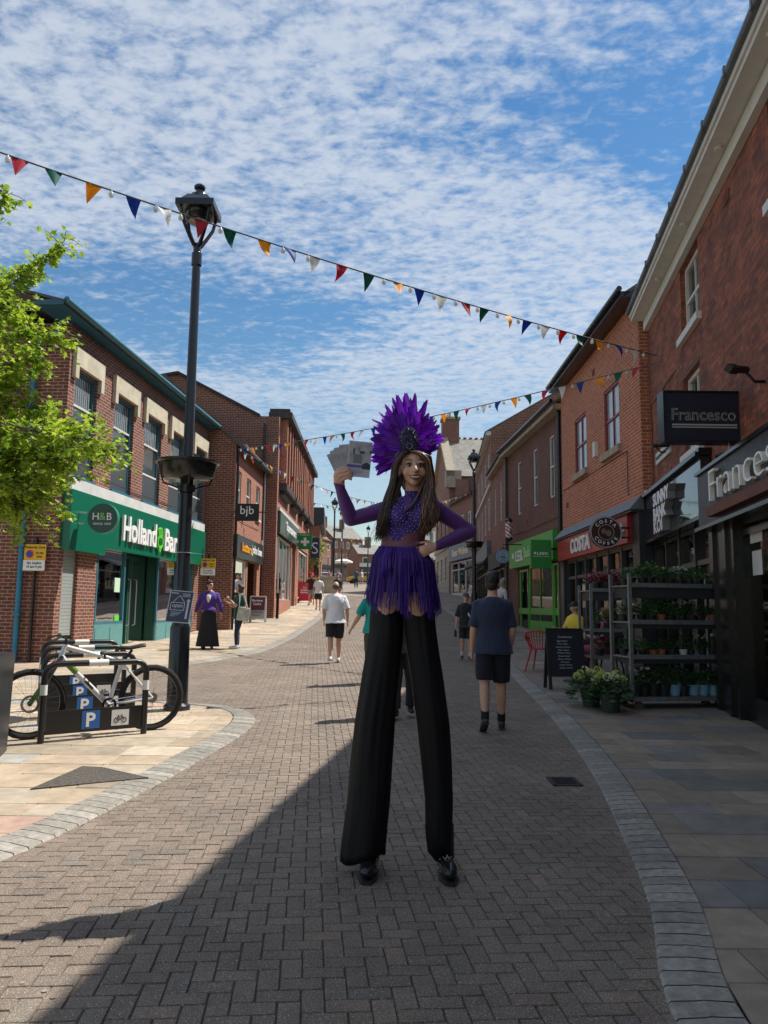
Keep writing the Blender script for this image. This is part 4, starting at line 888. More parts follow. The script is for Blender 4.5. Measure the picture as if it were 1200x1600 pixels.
# ================================================================= RIGHT 6 : gothic building
g6 = facade((4.95, 58), -.04, -1)
r6 = building('gabled_building', g6, 58, 'tall gabled Victorian brick building with stone ground floor, slate roof and big chimney', z=2.5)
w6 = [(a, a+1.2, z0, z1) for a in (59.2,62,65) for z0, z1 in ((3.6,5.4),(6.6,9.0),(10,11.8))]
mb = MB(); mb.setm(B_stone); wall(mb, g6, 58, 67.5, 1.5, 6.1, [w for w in w6 if w[3] < 6], depth=.2); mb.setm(B_red); wall(mb, g6, 58, 67.5, 6.1, 11.6, [w for w in w6 if w[2] > 6 and w[3] < 11], depth=.2)
mass(mb, g6, 58, 67.5, 1.5, 11.6, 12)
mb.add([g6.pt(58,0,11.6), g6.pt(67.5,0,11.6), g6.pt(62.75,0,15.4)], [(0,1,2)], [[(58,11.6),(67.5,11.6),(62.75,15.4)]]); mb.build('wall', None, r6)
for w in w6:
    if w[3] < 11: window(r6, g6, *w, dep=.15, fw=.12, rails=((w[2]+w[3])/2,), bars=((w[0]+w[1])/2,))
mb = MB()
for a, b in ((57.8, 62.75), (67.7, 62.75)):
    mb.add([g6.pt(a,-.35,11.5), g6.pt(a,-12.3,11.5), g6.pt(b,-12.3,15.5), g6.pt(b,-.35,15.5)], [(0,1,2,3)], [[(0,0),(12,0),(12,6.3),(0,6.3)]])
mb.build('roof', B_roofp, r6)
mb = MB()
for a, b in ((57.6, 62.75), (67.9, 62.75)): mb.hexa([g6.pt(a,-.4,11.45), g6.pt(a,.25,11.45), g6.pt(b,.25,15.4), g6.pt(b,-.4,15.4), g6.pt(a,-.4,11.85), g6.pt(a,.25,11.85), g6.pt(b,.25,15.95), g6.pt(b,-.4,15.95)])
g6.box(mb, 57.6, 58.4, -.9,.3, 10.6,11.9); g6.box(mb, 57.5,67.6,0,.12,6.0,6.3); mb.build('stone_coping', M_greysill, r6)
mb = MB(); g6.box(mb, 62.1,63.4,-1.35,.0,14.4,17.0); ch = mb.build('chimney', B_red, r6); mb = MB(); g6.box(mb, 62.0,63.5,-1.45,.1,17.0,17.2); 
for s in (62.4,62.9): mb.lathe([(.13,0),(.11,.35)], g6.pt(s,-.6,17.2), 8)
mb.build('chimney_cap', M_greysill, ch)
mb = MB(); mb.box((4.6,57.2,2),(5.6,57.9,10.6)) if False else None
for k in range(24): g6.box(mb, 62.7,62.8,-.6-k*.48,-.35-k*.48,15.5,15.62)
mb.build('ridge_tile', mat('red ridge tile', (.3,.1,.06), .8), r6)
# small brick chimney stack with dark pots in front of the slate roof
mb = MB(); mb.box((5.4,57.6,8.5),(6.4,57.95,11.2)); mb.build('side_pier', B_red, r6)
# ================================================================= FAR END
def far_house(name, x0, y0, x1, y1, ze, zb, rise, depth, bm, rm, lab, nw, rows, sill=None, shop=None, wfrac=.45):
    T = Vector((x1-x0, y1-y0, 0)); ln = T.length; T.normalize(); N = Vector((T.y, -T.x, 0)); fr = Fr((x0,y0,0), T, N)
    b = thing(name, (x0,y0,zb), lab, 'building'); hs = []
    for k in range(nw):
        w = ln/nw; a = w*k + w*(1-wfrac)/2
        for z0, z1 in rows: hs.append((a, a+w*wfrac, z0, z1))
    mb = MB(); wall(mb, fr, 0, ln, zb-1, ze, hs); mass(mb, fr, 0, ln, zb-1, ze, depth); gable(mb, fr, 0, ze, depth, rise); gable(mb, fr, ln, ze, depth, rise); mb.build('wall', bm, b)
    pitched(b, fr, 0, ln, ze, depth, rise, rm, over=.25, ov_s=.1)
    for h in hs: window(b, fr, *h, dep=.08, fw=.14)
    if shop:
        m = MB(); fr.box(m, .2, ln-.2, 0,.15, zb+2.7, zb+3.3); m.build('shop_sign', shop, b)
        m = MB()
        for k in range(nw): fr.box(m, ln*k/nw+.3, ln*(k+1)/nw-.3, .0,.05, zb+.2, zb+2.6)
        m.build('shop_window', M_dglass, b)
    m = MB(); m.box((x0+ln*.2-.5, y0+depth/2-.5, ze+rise-.6), (x0+ln*.2+.5, y0+depth/2+.5, ze+rise+1.3)); m.build('chimney', B_red, b)
    return b
far_house('terraced_shops', -9.6,146,-4.1,150,14.6,6.2,2.6,8,B_red,B_roofp,'far terrace of brown brick shops with five windows a floor under a pale slate roof',5,((9.7,11.6),(12.6,13.9)),shop=M_blackm)
far_house('terraced_shops', -13.5,132,-9.9,146,13.9,5.9,2.2,8,B_red,B_roof,'far brick terrace with stone windows left of the pale slate roof',4,((9,11),(12,13.2)),shop=M_blackm,wfrac=.35)
far_house('white_fronted_shop', -3.9,119,2.6,121,9.7,5.0,1.6,7,B_red,B_roofp,'low far brick shop with white shopfront and bay windows behind the performer',3,((6.9,9.2),),shop=M_conc,wfrac=.4)
far_house('pale_house', 4.2,104,9,108,14.5,4.8,2.4,7,mat('pale render', (.5,.48,.43), .8, var=.1),B_roof,'tall pale rendered house glimpsed under the performer elbow',3,((6.5,8.5),(10,12)),shop=M_black)
far_house('distant_house', -22,120,-14,128,11.5,5.4,2.4,8,M_conc,B_roof,'dark timbered pale house at the far left bend',4,((7,8.6),(9.4,10.8)),shop=M_black)

for par, fr, pts in ((r1, g1, [(16.4,.02,3.9),(16.4,.02,4.9),(19.2,.02,4.92),(22.5,.02,4.95)]), (r0, g0, [(15.2,.02,3.95),(15.2,.02,5.6),(13.0,.02,5.62)]), (r2, g2, [(23.2,.02,4.3),(27,.02,4.25),(30.5,.02,4.3)])):
    m = MB(); m.tube([fr.pt(*p) for p in pts], .009, 5); m.build('wall_cable', M_blackm, par)
for par, fr, a, z in ((r1, g1, 18.9, 7.4), (r0, g0, 14.2, 5.0), (r0, g0, 9.6, 6.9), (r2, g2, 27.4, 4.5), (r1, g1, 22.0, 4.4)):
    m = MB(); fr.box(m, a, a+.22, 0, .02, z, z+.15)
    for k in range(4): fr.box(m, a+.02, a+.2, .021, .028, z+.02+k*.032, z+.034+k*.032)
    m.build('air_brick', mat('terracotta vent', (.2,.08,.05), .8), par)
for fr, par, a, z in ((f1, b1, 19.9, 4.35), (f2, b2, 27.4, 4.45)):
    m = MB(); m.tube([fr.pt(a-2,.02,z), fr.pt(a,.03,z-.03), fr.pt(a+3,.02,z)], .008, 5); m.build('wall_cable', M_blackm, par)
# ================================================================= STREET LAMPS
M_lamp = mat('lamp black', (.010,.013,.016), .25, var=.1, spec=.6)
M_lens = mat('lamp lens', (.32,.31,.28), .3)
def lamp(x, y, lab, H=7.05, basket=True, grp='street lamps with round planters'):
    z0 = gz(y)+.02; t = thing('street_lamp', (x,y,z0), lab, 'street lamp', grp)
    m = MB(); m.lathe([(.17,0),(.17,.06),(.135,.09),(.125,1.05),(.105,1.1),(.09,1.14),(.085,3.0),(.068,3.06),(.058,5.9),(.053,H-1.05),(.07,H-1.03),(.07,H-.86),(.052,H-.84),(.052,H-.72)], (x,y,z0), 20)
    m.build('pole', M_lamp, t, smooth=True)
    m = MB(); hz_ = z0+H-.75
    for k in range(4):
        a = R(45+90*k); d = Vector((math.cos(a), math.sin(a), 0)); c = Vector((x,y,0))
        m.tube([c+d*.05+Vector((0,0,hz_)), c+d*.13+Vector((0,0,hz_+.12)), c+d*.235+Vector((0,0,hz_+.30)), c+d*.285+Vector((0,0,hz_+.50))], [.03,.027,.024,.022], 8)
    m.build('cradle', M_lamp, t, smooth=True)
    m = MB(); zz = hz_+.48; h = .26
    def sq(r, z): return [Vector((x+r*a, y+r*b, z)) for a, b in ((-1,-1),(1,-1),(1,1),(-1,1))]
    m.loft([sq(h-.03,zz), sq(h,zz), sq(h,zz+.09), sq(h-.05,zz+.11), sq(.13,zz+.22)]); m.lathe([(.15,.2),(.12,.26),(.05,.3),(.045,.34),(.075,.36),(.08,.39),(.05,.42),(.0,.43)], (x,y,zz), 14)
    m.build('lamp_head', M_lamp, t)
    m = MB(); m.lathe([(.10,-.14),(.16,-.1),(.19,.0),(.19,.02)], (x,y,zz), 18); m.build('reflector', M_lamp, t, smooth=True)
    m = MB(); m.lathe([(.0,-.165),(.08,-.16),(.13,-.138),(.14,-.13)], (x,y,zz), 18); m.build('lens', M_lens, t, smooth=True)
    if basket:
        zb = z0+2.98; b = thing('hanging_planter', (x,y,zb), lab.replace('street lamp', 'round black planter clamped to the lamp') if False else 'round glossy black flower bowl clamped around ' + ('the near lamp post' if y < 12 else 'the far right lamp post'), 'planter')
        m = MB(); m.lathe([(.12,.0),(.30,.02),(.34,.05),(.39,.22),(.42,.23),(.42,.255),(.385,.255),(.33,.08),(.12,.05)], (x,y,zb), 32); m.build('bowl', M_black, b, smooth=True)
        m = MB()
        for k in range(4):
            a = R(20+90*k); d = Vector((math.cos(a), math.sin(a), 0)); c = Vector((x,y,zb))
            m.tube([c+d*.33+Vector((0,0,.05)), c+d*.30+Vector((0,0,-.04)), c+d*.11+Vector((0,0,-.1))], .012, 6)
        m.lathe([(.11,-.16),(.115,-.16),(.115,-.06),(.11,-.06)], (x,y,zb), 16); m.build('cradle', M_lamp, b, smooth=True)
    return t
LX, LY = -2.63, 10.1
lamp(LX, LY, 'tall black street lamp by the bicycles with an empty round planter on it', H=7.02)
lamp(3.85, 32.6, 'black street lamp seen past the performer raised elbow beyond the kid', H=7.1)
for x, y, l in ((-3.75,58,'black lamp column beyond the pharmacy sign'),(-3.75,69,'black lamp column standing in the middle distance below the raised arm'),(-1.9,94,'farthest thin lamp column in front of the low white fronted shop')):
    lamp(x, y, l, basket=False)
# poster on the lamp
M_post = mat('navy poster', (.025,.05,.11), .45, var=.2); M_pw = mat('poster white', (.6,.63,.7), .5)
pc = P(281,948,9.93); pf = Fr(pc, Vector((1,.12,-.05)).normalized(), (0.12,-1,0)); U_l = Vector((.13,0,1)).normalized()
class Fr2(Fr):
    def pt(s, a, n, z): return s.O + s.T*a + s.N*n + s.U*z
pf = Fr2(pc, Vector((1,.12,-.07)).normalized(), Vector((0.12,-1,0))); pf.U = Vector((.14,.02,1)).normalized()
t = thing('lamp_poster', pc, 'navy poster with the word open and an upward arrow, tied to the near lamp post', 'poster')
m = MB(); pf.box(m, -.15,.15,0,.006,-.205,.205); bd = m.build('sheet', M_pw, t)
m = MB(); pf.box(m, -.14,.14,.006,.009,-.195,.195); m.build('printed_face', M_post, bd)
m = MB()
def seg2(mb, fr, a, b, n, w): 
    d = (Vector(b)-Vector(a)); l = d.length; d /= l; p = Vector((-d.y,d.x))*w/2; A=Vector(a); B=Vector(b)
    mb.prism([tuple(A-p),tuple(B-p),tuple(B+p),tuple(A+p)], n, n+.002, fr)
for a, b in (((-.1,.045),(-.02,.145)),((-.02,.145),(.05,.06)),((-.115,-.045),(-.115,.05)),((-.115,.05),(.055,.05)),((.055,.05),(.055,-.045)),((.055,-.045),(-.115,-.045))): seg2(m, pf, a, b, .009, .006)
for k, (z, w) in enumerate(((-.07,.14),(-.087,.12),(-.103,.1),(-.12,.06))): pf.box(m, -.1,-.1+w,.009,.011,z-.004,z)
for k in range(3): pf.box(m, .01,.11,.009,.011,.165-k*.016,.17-k*.016)
pf.box(m, -.13,-.04,.009,.011,.165,.175)
m.build('poster_lines', M_pw, bd)
m = MB(); m.prism([(.085,-.15),(.11,-.15),(.11,.075),(.125,.075),(.0975,.11),(.07,.075),(.085,.075)], .009, .011, pf); m.build('arrow', mat('lilac', (.5,.48,.75), .5), bd)
text('open', 'lettering', M_pw, bd, pf.pt(-.03,.009,0), pf.T, pf.U, width=.13, size=.075, ext=.002, shear=.3)
m = MB(); m.lathe([(.105,0),(.108,0),(.108,.008),(.105,.008)], (LX,LY,pc.z+.7), 16); m.tube([Vector((LX+.1,LY-.02,pc.z+.7)), Vector((LX+.3,LY-.1,pc.z+.68))], .004, 5); m.build('cable_tie', mat('pale tie', (.4,.42,.42), .5), t)
# ================================================================= BUNTING
FC = {'R': mat('flag red', (.62,.03,.06), .6, trans=.5), 'G': mat('flag green', (.006,.16,.11), .6, trans=.5), 'Y': mat('flag yellow', (.9,.45,.02), .6, trans=.5), 'B': mat('flag blue', (.015,.09,.42), .6, trans=.5), 'W': mat('flag white', (.85,.85,.82), .6, trans=.5)}
M_cord = mat('bunting cord', (.10,.10,.10), .7); M_bulb = mat('clear bulb', (.75,.75,.72), .15, trans=.5)
def bunting(A, B, sag, ts, seq, lab, fw=.2, fh=.265, bulbs=True, seed=0, end='L'):
    A, B = Vector(A), Vector(B); q = random.Random(seed); t = thing('bunting_string', A, lab, 'bunting')
    def pt(u): return A.lerp(B, u) - Vector((0,0,sag*4*u*(1-u)))
    m = MB(); m.tube([pt(k/60) for k in range(61)], .011, 5); m.build('cord', M_cord, t)
    for i, u in enumerate(ts):
        c = seq[i % 5]; u += q.gauss(0,.0016); p = pt(u); d = (pt(u+.004)-pt(u-.004)).normalized(); h = Vector((0,0,-1)); sw = Vector((-d.y,d.x,0)).normalized()*q.uniform(-.6,.6) + Vector((d.x,d.y,0))*q.uniform(-.3,.3)
        dn = (h+sw).normalized(); a = p-d*fw/2; b = p+d*fw/2; tip = p+dn*fh*q.uniform(.9,1.05)
        nn = d.cross(dn).normalized(); bow = q.uniform(-.045,.045); rows = 5; vs = []; fs = []
        for r in range(rows+1):
            v = r/rows
            for k in range(5):
                s_ = k/4; e = a.lerp(b, s_).lerp(tip, v); e = e + nn*(bow*math.sin(v*3)*1.5 + .012*math.sin(s_*6+i)*(1-v)); vs.append(e)
        for r in range(rows):
            for k in range(4): o = r*5+k; fs.append((o,o+1,o+6,o+5))
        n0 = len(vs); m = MB(); m.add(vs + [v_+nn*.0015 for v_ in vs], fs + [(a_+n0,d_+n0,c_+n0,b_+n0) for a_,b_,c_,d_ in fs]); m.build('flag', FC[c], t, smooth='all')
        if bulbs and q.random() < .62:
            w = pt(min(1, u+.55/max(len(ts),1)+q.uniform(-.004,.004))); m = MB(); m.lathe([(.012,0),(.015,-.02),(.028,-.04),(.034,-.065),(.024,-.09),(.0,-.1)], w, 8); m.build('bulb', M_bulb, t, smooth=True)
    return t
def t_of(A, B, px):   # parameter along the string whose column is px
    lo, hi = 0, 1
    def col(u):
        p = Vector(A).lerp(Vector(B), u) - Vector((0,0,EYE)); f = p.dot(Fx); return 600+FPX*p.dot(R2)/f
    for _ in range(40):
        mid = (lo+hi)/2
        if (col(mid) < px) == (col(0) < col(1)): lo = mid
        else: hi = mid
    return lo
Bn = g0.pt(14.35,.05,6.35); 
A1 = P(-120,196,8.2); pxs = [-30,28,88,147,207,258,313,360,411,453,491,534,578,620,655,693,727,758,792,824,854,880,908,936,961,988]
bunting(A1, Bn, .14, [t_of(A1,Bn,p) for p in pxs], 'WRGYB', 'near bunting string crossing in front of the lamp head', seed=3)
cor = Vector((-5.0,25.7,6.75)); n2 = 34
Bn2 = g0.pt(14.3,.05,6.2)
bunting(Bn2, cor, .2, [(k+1)/(n2+1) for k in range(n2)], 'RGYBW', 'second bunting string from the old brick wall passing behind the feather headdress', seed=5)
n3 = 50; A3 = cor+Vector((.05,0,-.02)); B3 = Vector((6.2,50,9.4))
bunting(A3, B3, 1.55, [(k+.7)/(n3+1) for k in range(n3)], 'WRGYB', 'third bunting string sagging behind the flyers towards the far right lamp', seed=6)
bunting((-4.7,47,7.9), (6.3,57.5,8.6), .5, [(k+1)/30 for k in range(29)], 'RWGYB', 'fourth bunting string low over the street behind the raised forearm', seed=7, bulbs=False)
bunting((-4.3,52,6.2), (5.0,66,8.4), .5, [(k+1)/28 for k in range(27)], 'YRGWB', 'farthest bunting string below the others across the street', seed=8, bulbs=False)
# ================================================================= TREES
M_bark = mat('grey bark', (.09,.075,.055), .9, var=.3, bump=.4)
def leafmesh(mb, p, d, nrm, s, cc):
    # five lobed leaf, slightly folded
    d = d.normalized(); x = d.cross(nrm); x = x.normalized() if x.length > 1e-5 else d.orthogonal().normalized(); n = x.cross(d)
    o = [(0,0),(.42,.12),(.3,.38),(.62,.62),(.22,.66),(0,1.1),(-.22,.66),(-.62,.62),(-.3,.38),(-.42,.12)]
    vs = [p + (x*a + d*b + n*(-.22*abs(a) + .1*b*b))*s for a, b in o] + [p + d*.45*s]
    mb.cc = cc; mb.add(vs, [(10,k,(k+1)%10) for k in range(10)])
M_leaf = mat('spring leaf', (.2,.3,.03), .4, attr=True, trans=.55)
M_leaf2 = mat('far leaf', (.1,.19,.03), .6, attr=True, trans=.4)
def limb(mb, a, b, r0, r1, q, n=6, wob=.06):
    a, b = Vector(a), Vector(b); L_ = (b-a).length; pts = [a.lerp(b, k/n) + (Vector((q.uniform(-1,1),q.uniform(-1,1),q.uniform(-1,1)))*wob*L_ if 0 < k < n else Vector()) for k in range(n+1)]
    mb.tube(pts, [r0+(r1-r0)*k/n for k in range(n+1)], 7); return pts
q = random.Random(12)
tree = thing('maple_tree', (-7.1,9.3,.06), 'fresh green maple tree reaching in from the left in front of the brick shop', 'tree')
tb = MB(); lf = MB(); top = Vector((-7.0,9.3,3.0)); limb(tb, (-7.1,9.3,.0), top, .16,.12,q); 
boughs = []
for px, py, yy in ((20,300,9.0),(105,372,8.6),(55,420,9.4),(15,470,9.2),(85,520,8.8),(60,560,9.6),(20,590,9.0),(150,690,8.4),(120,660,9.0),(170,700,8.9),(70,640,9.4),(90,720,8.7),(30,690,9.6),(60,770,9.0),(15,760,8.4),(40,480,10.0),(-40,420,9.2),(-60,600,8.8),(-50,740,9.4),(-90,500,8.2),(-90,330,9.0),(-60,680,10),(-140,420,10),(-160,620,9),(-200,500,8.6),(-220,330,9.4),(-250,650,9.5),(100,750,9.3),(50,800,8.9),(-20,800,9.2)):
    e = P(px, py, yy); st_ = top + Vector((0,0,q.uniform(-.4,1.6))) if py < 600 else top + Vector((0,0,q.uniform(-.5,.6)))
    sup = [st_, st_.lerp(e,.35)+Vector((0,0,.28)), st_.lerp(e,.7)+Vector((0,0,.18)), e]; pts = []
    for k in range(3):
        for w in range(4): pts.append(sup[k].lerp(sup[k+1], w/4))
    pts.append(e); tb.tube(pts, [(.045 if py > 430 else .02)*(1-k/len(pts))**1.3+.0025 for k in range(len(pts))], 6); boughs.append((pts, py))
greens = [(.33,.47,.03),(.40,.53,.04),(.26,.40,.03),(.46,.56,.06),(.17,.29,.025)]
for pts, py in boughs:
    sparse = py < 430
    ntw = 38 if sparse else 95
    for k in range(ntw):
        u = (q.random()**.6)*(len(pts)-1) if not sparse else q.uniform(.5,1)**.6*(len(pts)-1); u = min(u, len(pts)-1.001); i = int(u); b0 = pts[i].lerp(pts[i+1], u-i)
        if u < 4: continue
        dr = (pts[-1]-pts[0]).normalized(); tw = (dr*.6 + Vector((q.uniform(-1,1),q.uniform(-1,1),q.uniform(-.7,.6)))).normalized(); ln = q.uniform(.16,.5)*(.55 if sparse else 1)
        e = b0 + tw*ln + Vector((0,0,-.05)); tb.tube([b0, b0.lerp(e,.5)+Vector((0,0,.02)), e], [.006,.004,.002], 4)
        for w in range(9 if sparse else 11):
            v = q.uniform(.2,1.05); p = b0.lerp(e, v) + Vector((q.uniform(-1,1),q.uniform(-1,1),q.uniform(-1,.6)))*.055
            dd = (tw*.5 + Vector((q.uniform(-1,1),q.uniform(-1,1),q.uniform(-1,.2)))).normalized(); nn = Vector((q.uniform(-.7,.7),q.uniform(-.7,.7),1)).normalized()
            g_ = q.choice(greens); vv = q.uniform(.8,1.15); leafmesh(lf, p, dd, nn, q.uniform(.045,.085), tuple(c*vv for c in g_))
tb.build('trunk', M_bark, tree, smooth=True); lf.build('crown', M_leaf, tree)
def small_tree(x, y, H, r, n, lab, cols, ls=.12, name='street_tree', trunkz=None, sq=1.0):
    z = gz(y); t = thing(name, (x,y,z), lab, 'tree'); q = random.Random(int(x*10+y)); tb = MB(); lf = MB(); cz = z+H-r*sq
    limb(tb, (x,y,z), (x,y,cz), .02*H, .012*H, q)
    cl_ = []
    for k in range(14):
        d = Vector((q.gauss(0,1),q.gauss(0,1),q.gauss(.2,.9))).normalized(); e = Vector((x,y,cz)) + Vector((d.x*r,d.y*r,d.z*r*sq))*q.uniform(.45,.95); cl_.append(e); limb(tb, (x,y,cz-.3*r), e, .007*H,.002*H,q)
    for k in range(n):
        c_ = q.choice(cl_); d = Vector((q.gauss(0,1),q.gauss(0,1),q.gauss(0,.8))); p = c_ + d*r*.2
        dd = Vector((q.uniform(-1,1),q.uniform(-1,1),q.uniform(-1,.4))); g_ = q.choice(cols); leafmesh(lf, p, dd, Vector((q.uniform(-.7,.7),q.uniform(-.7,.7),1)), ls*q.uniform(.7,1.3), g_)
    tb.build('trunk', M_bark, t); lf.build('crown', M_leaf2, t); return t
gr2 = [(.22,.33,.04),(.16,.27,.04),(.3,.4,.06),(.1,.18,.03)]
small_tree(-4.35,49.6,3.9,1.05,900,'small light green street tree behind the navy S sign', gr2, .13)
small_tree(-15,172,13.5,4.2,1500,'large pale budding tree behind the far terrace', [(.30,.33,.16),(.24,.28,.13),(.36,.36,.2)], .34, 'pale_tree', sq=1.3)
small_tree(-22,175,12,4,1400,'second pale budding tree at the far left behind the terrace', [(.28,.3,.15),(.22,.25,.12)], .34, 'pale_tree', sq=1.2)
small_tree(-12.3,120,5,1.6,800,'dark evergreen beside the far left house', [(.03,.06,.025),(.05,.09,.03)], .2, 'evergreen')
# ================================================================= BICYCLE AND STANDS
M_tyre = mat('tyre rubber', (.013,.013,.013), .8, bump=.4, bscale=120); M_rim = mat('black rim', (.02,.02,.02), .35); M_spoke = mat('steel spoke', (.3,.3,.3), .35, .9)
M_fw = mat('white bike frame', (.72,.72,.7), .25, coat=.4); M_fg = mat('green bike paint', (.09,.22,.02), .3, coat=.4)
pr_, pf_ = P(236,1097,8.62), P(46,1104,8.0); Rw = .35
pr_.z = gz(8.6)+.03+Rw; pf_.z = gz(8.0)+.03+Rw
bd_ = (pr_-pf_); bd_.z = 0; bx_ = bd_.normalized(); bn_ = Vector((bx_.y,-bx_.x,0))   # faces camera
base = (pr_+pf_)/2; base.z = gz(8.3)+.03
bike = thing('bicycle', base, 'white and green mountain bike locked to the front cycle stand', 'bicycle')
def bp_(s, z, n=0): return pf_ + bx_*s + bn_*n + Vector((0,0,z))   # from the front hub
WB = bd_.length
def wheel(c, lab_):
    m = MB(); N = 48; ring = []
    for k in range(N):
        a = 2*math.pi*k/N; r_ = Vector(bx_)*math.cos(a) + Vector((0,0,1))*math.sin(a); bmp = .004 if k % 2 else 0
        ring.append([c + r_*(Rw-.026+(.027+bmp)*math.cos(w)) + bn_*.027*math.sin(w) for w in [2*math.pi*i/8 for i in range(8)]])
    m.loft(ring + [ring[0]], cap=False); w = m.build('wheel', M_tyre, bike, smooth=True)
    m = MB(); ring = []
    for k in range(N+1):
        a = 2*math.pi*k/N; r_ = Vector(bx_)*math.cos(a) + Vector((0,0,1))*math.sin(a); ring.append([c + r_*(Rw-.064) + bn_*.012, c + r_*(Rw-.046) + bn_*.013, c + r_*(Rw-.046) - bn_*.013, c + r_*(Rw-.064) - bn_*.012])
    m.loft(ring, cap=False); m.build('rim', M_rim, w)
    m = MB()
    for k in range(28):
        a = 2*math.pi*k/28; r_ = Vector(bx_)*math.cos(a) + Vector((0,0,1))*math.sin(a); tq = Vector(bx_)*-math.sin(a) + Vector((0,0,1))*math.cos(a); s_ = 1 if k % 2 else -1
        m.tube([c + tq*.02*(1 if k % 4 < 2 else -1) + bn_*.03*s_, c + r_*(Rw-.06)], .0012, 3)
    m.build('spokes', M_spoke, w)
    m = MB(); m.tube([c-bn_*.05, c+bn_*.05], .02, 10); m.build('hub', M_rim, w)
    return w
wr = wheel(pr_, 'rear'); wf = wheel(pf_, 'front')
def disc(mb, c, r, n0, n1, N=24, ri=0):
    for k in range(N):
        a, b = 2*math.pi*k/N, 2*math.pi*(k+1)/N
        e = lambda rr, q_, nn: c + (Vector(bx_)*math.cos(q_)+Vector((0,0,1))*math.sin(q_))*rr + bn_*nn
        mb.hexa([e(ri,a,n0), e(r,a,n0), e(r,b,n0), e(ri,b,n0), e(ri,a,n1), e(r,a,n1), e(r,b,n1), e(ri,b,n1)])
m = MB(); disc(m, pf_, .09, .034,.037, ri=.065); m.build('brake_disc', M_spoke, wf)
m = MB(); disc(m, pr_, .055, .03,.05, ri=.02); disc(m, pr_, .045,.05,.055, ri=.02); m.build('cassette', M_spoke, wr)
bb = bp_(WB-.45, -.045); st0 = bp_(.90, .40); hd_t = bp_(.31,.59); hd_b = bp_(.27,.46); seat_ = bp_(.99,.545)
m = MB(); m.tube([hd_t, hd_b], .028, 10); m.tube([hd_t.lerp(hd_b,.15), st0], [.024,.02], 10); m.tube([st0+Vector((0,0,.03)), bb], .022, 10)
for s_ in (-1,1): m.tube([bb+bn_*.03*s_, pr_+bn_*.06*s_], .014, 8); m.tube([st0-Vector((0,0,.02)), pr_+bn_*.06*s_], .012, 8)
d0 = hd_b.lerp(bb,.32); m.tube([d0, bb], .03, 10); fr_b = m.build('frame', M_fw, bike, smooth=True)
m = MB(); m.tube([hd_b+Vector((0,0,.015)), hd_b.lerp(bb,.12)], .032, 10); m.build('white_tube', M_fw, fr_b, smooth=True)
m = MB(); m.tube([hd_b.lerp(bb,.12), d0], .0315, 10); m.build('green_tube', M_fg, fr_b, smooth=True)
m = MB(); m.tube([bb.lerp(d0,.75)+bn_*.018, bb.lerp(d0,.5)+bn_*.018], .016, 8); m.build('dark_decal', M_rim, fr_b)
m = MB()
for s_ in (-1,1): m.tube([hd_b+bn_*.05*s_, bp_(.12,.17,.055*s_)], .016, 8)
m.tube([hd_b+bn_*.06, hd_b-bn_*.06], .02, 8); m.tube([hd_t, hd_b], .018, 8); fk = m.build('fork', mat('dark fork crown', (.08,.08,.08), .3, .5), bike, smooth=True)
m = MB()
for s_ in (-1,1): m.tube([bp_(.14,.21,.055*s_), bp_(.0,.0,.055*s_)], [.021,.016], 8)
m.tube([bp_(.14,.3,.05), bp_(.13,.345,.0), bp_(.14,.3,-.05)], .016, 8); m.build('lower_legs', M_fg, fk, smooth=True)
m = MB(); hb = hd_t + Vector((0,0,.09)) - bx_*.07; m.tube([hd_t, hd_t+Vector((0,0,.07)), hb], .018, 8); m.tube([hb+bn_*.33-Vector((0,0,.0))+bx_*.05, hb+bn_*.12, hb-bn_*.12, hb-bn_*.33+bx_*.05], .014, 8)
for s_ in (-1,1): m.tube([hb+bn_*.33*s_+bx_*.05, hb+bn_*.22*s_+bx_*.03], .02, 8); m.tube([hb+bn_*.2*s_, hb+bn_*.25*s_-bx_*.09-Vector((0,0,.04))], .008, 6)
m.build('handlebar', M_blackm, bike, smooth=True)
m = MB(); m.tube([hb+bn_*.1, hb+bn_*.1-bx_*.1-Vector((0,0,.05)), hd_b-bx_*.04+Vector((0,0,.05)), bp_(.16,.25,.05), pf_+bn_*.05], .004, 5); m.build('brake_cable', M_blackm, bike)
m = MB(); m.tube([st0, seat_-Vector((0,0,.02))], .015, 8); m.build('seat_post', M_blackm, bike)
m = MB(); rr = []
for u, w_, h_ in ((-.15,.012,.0),(-.12,.02,.004),(-.03,.03,.0),(.04,.055,.012),(.1,.075,.025),(.13,.06,.028),(.14,.03,.026)):
    c = seat_ + bx_*u + Vector((0,0,h_)); rr.append([c + bn_*w_*math.cos(a) + Vector((0,0,1))*.022*math.sin(a) for a in [2*math.pi*k/10 for k in range(10)]])
m.loft(rr); m.build('saddle', M_blackm, bike, smooth=True)
m = MB(); disc(m, bb, .075,.045,.05,ri=.05); m.tube([bb+bn_*.06, bb+bn_*.07+Vector((-.09,-.03,-.13))], .012, 6); m.tube([bb-bn_*.06, bb-bn_*.07+Vector((.09,.03,.13))], .012, 6); m.build('crankset', M_blackm, bike)
m = MB(); e = bb+Vector((-.09,-.03,-.13))+bn_*.1; m.box(Vector((-.045,-.04,-.012)), Vector((.045,.04,.012)), M=Matrix.Translation(e)); e = bb+Vector((.09,.03,.13))-bn_*.1; m.box(Vector((-.045,-.04,-.012)), Vector((.045,.04,.012)), M=Matrix.Translation(e)); m.build('pedals', M_blackm, bike)
m = MB(); m.tube([bb+Vector((0,0,.05))+bn_*.048, pr_+Vector((0,0,.045))+bn_*.048], .005, 4); m.tube([bb-Vector((0,0,.05))+bn_*.048, pr_+Vector((0,0,-.1))+bn_*.048, pr_+Vector((0,0,-.04))+bn_*.048], .005, 4); m.build('chain', M_spoke, bike)
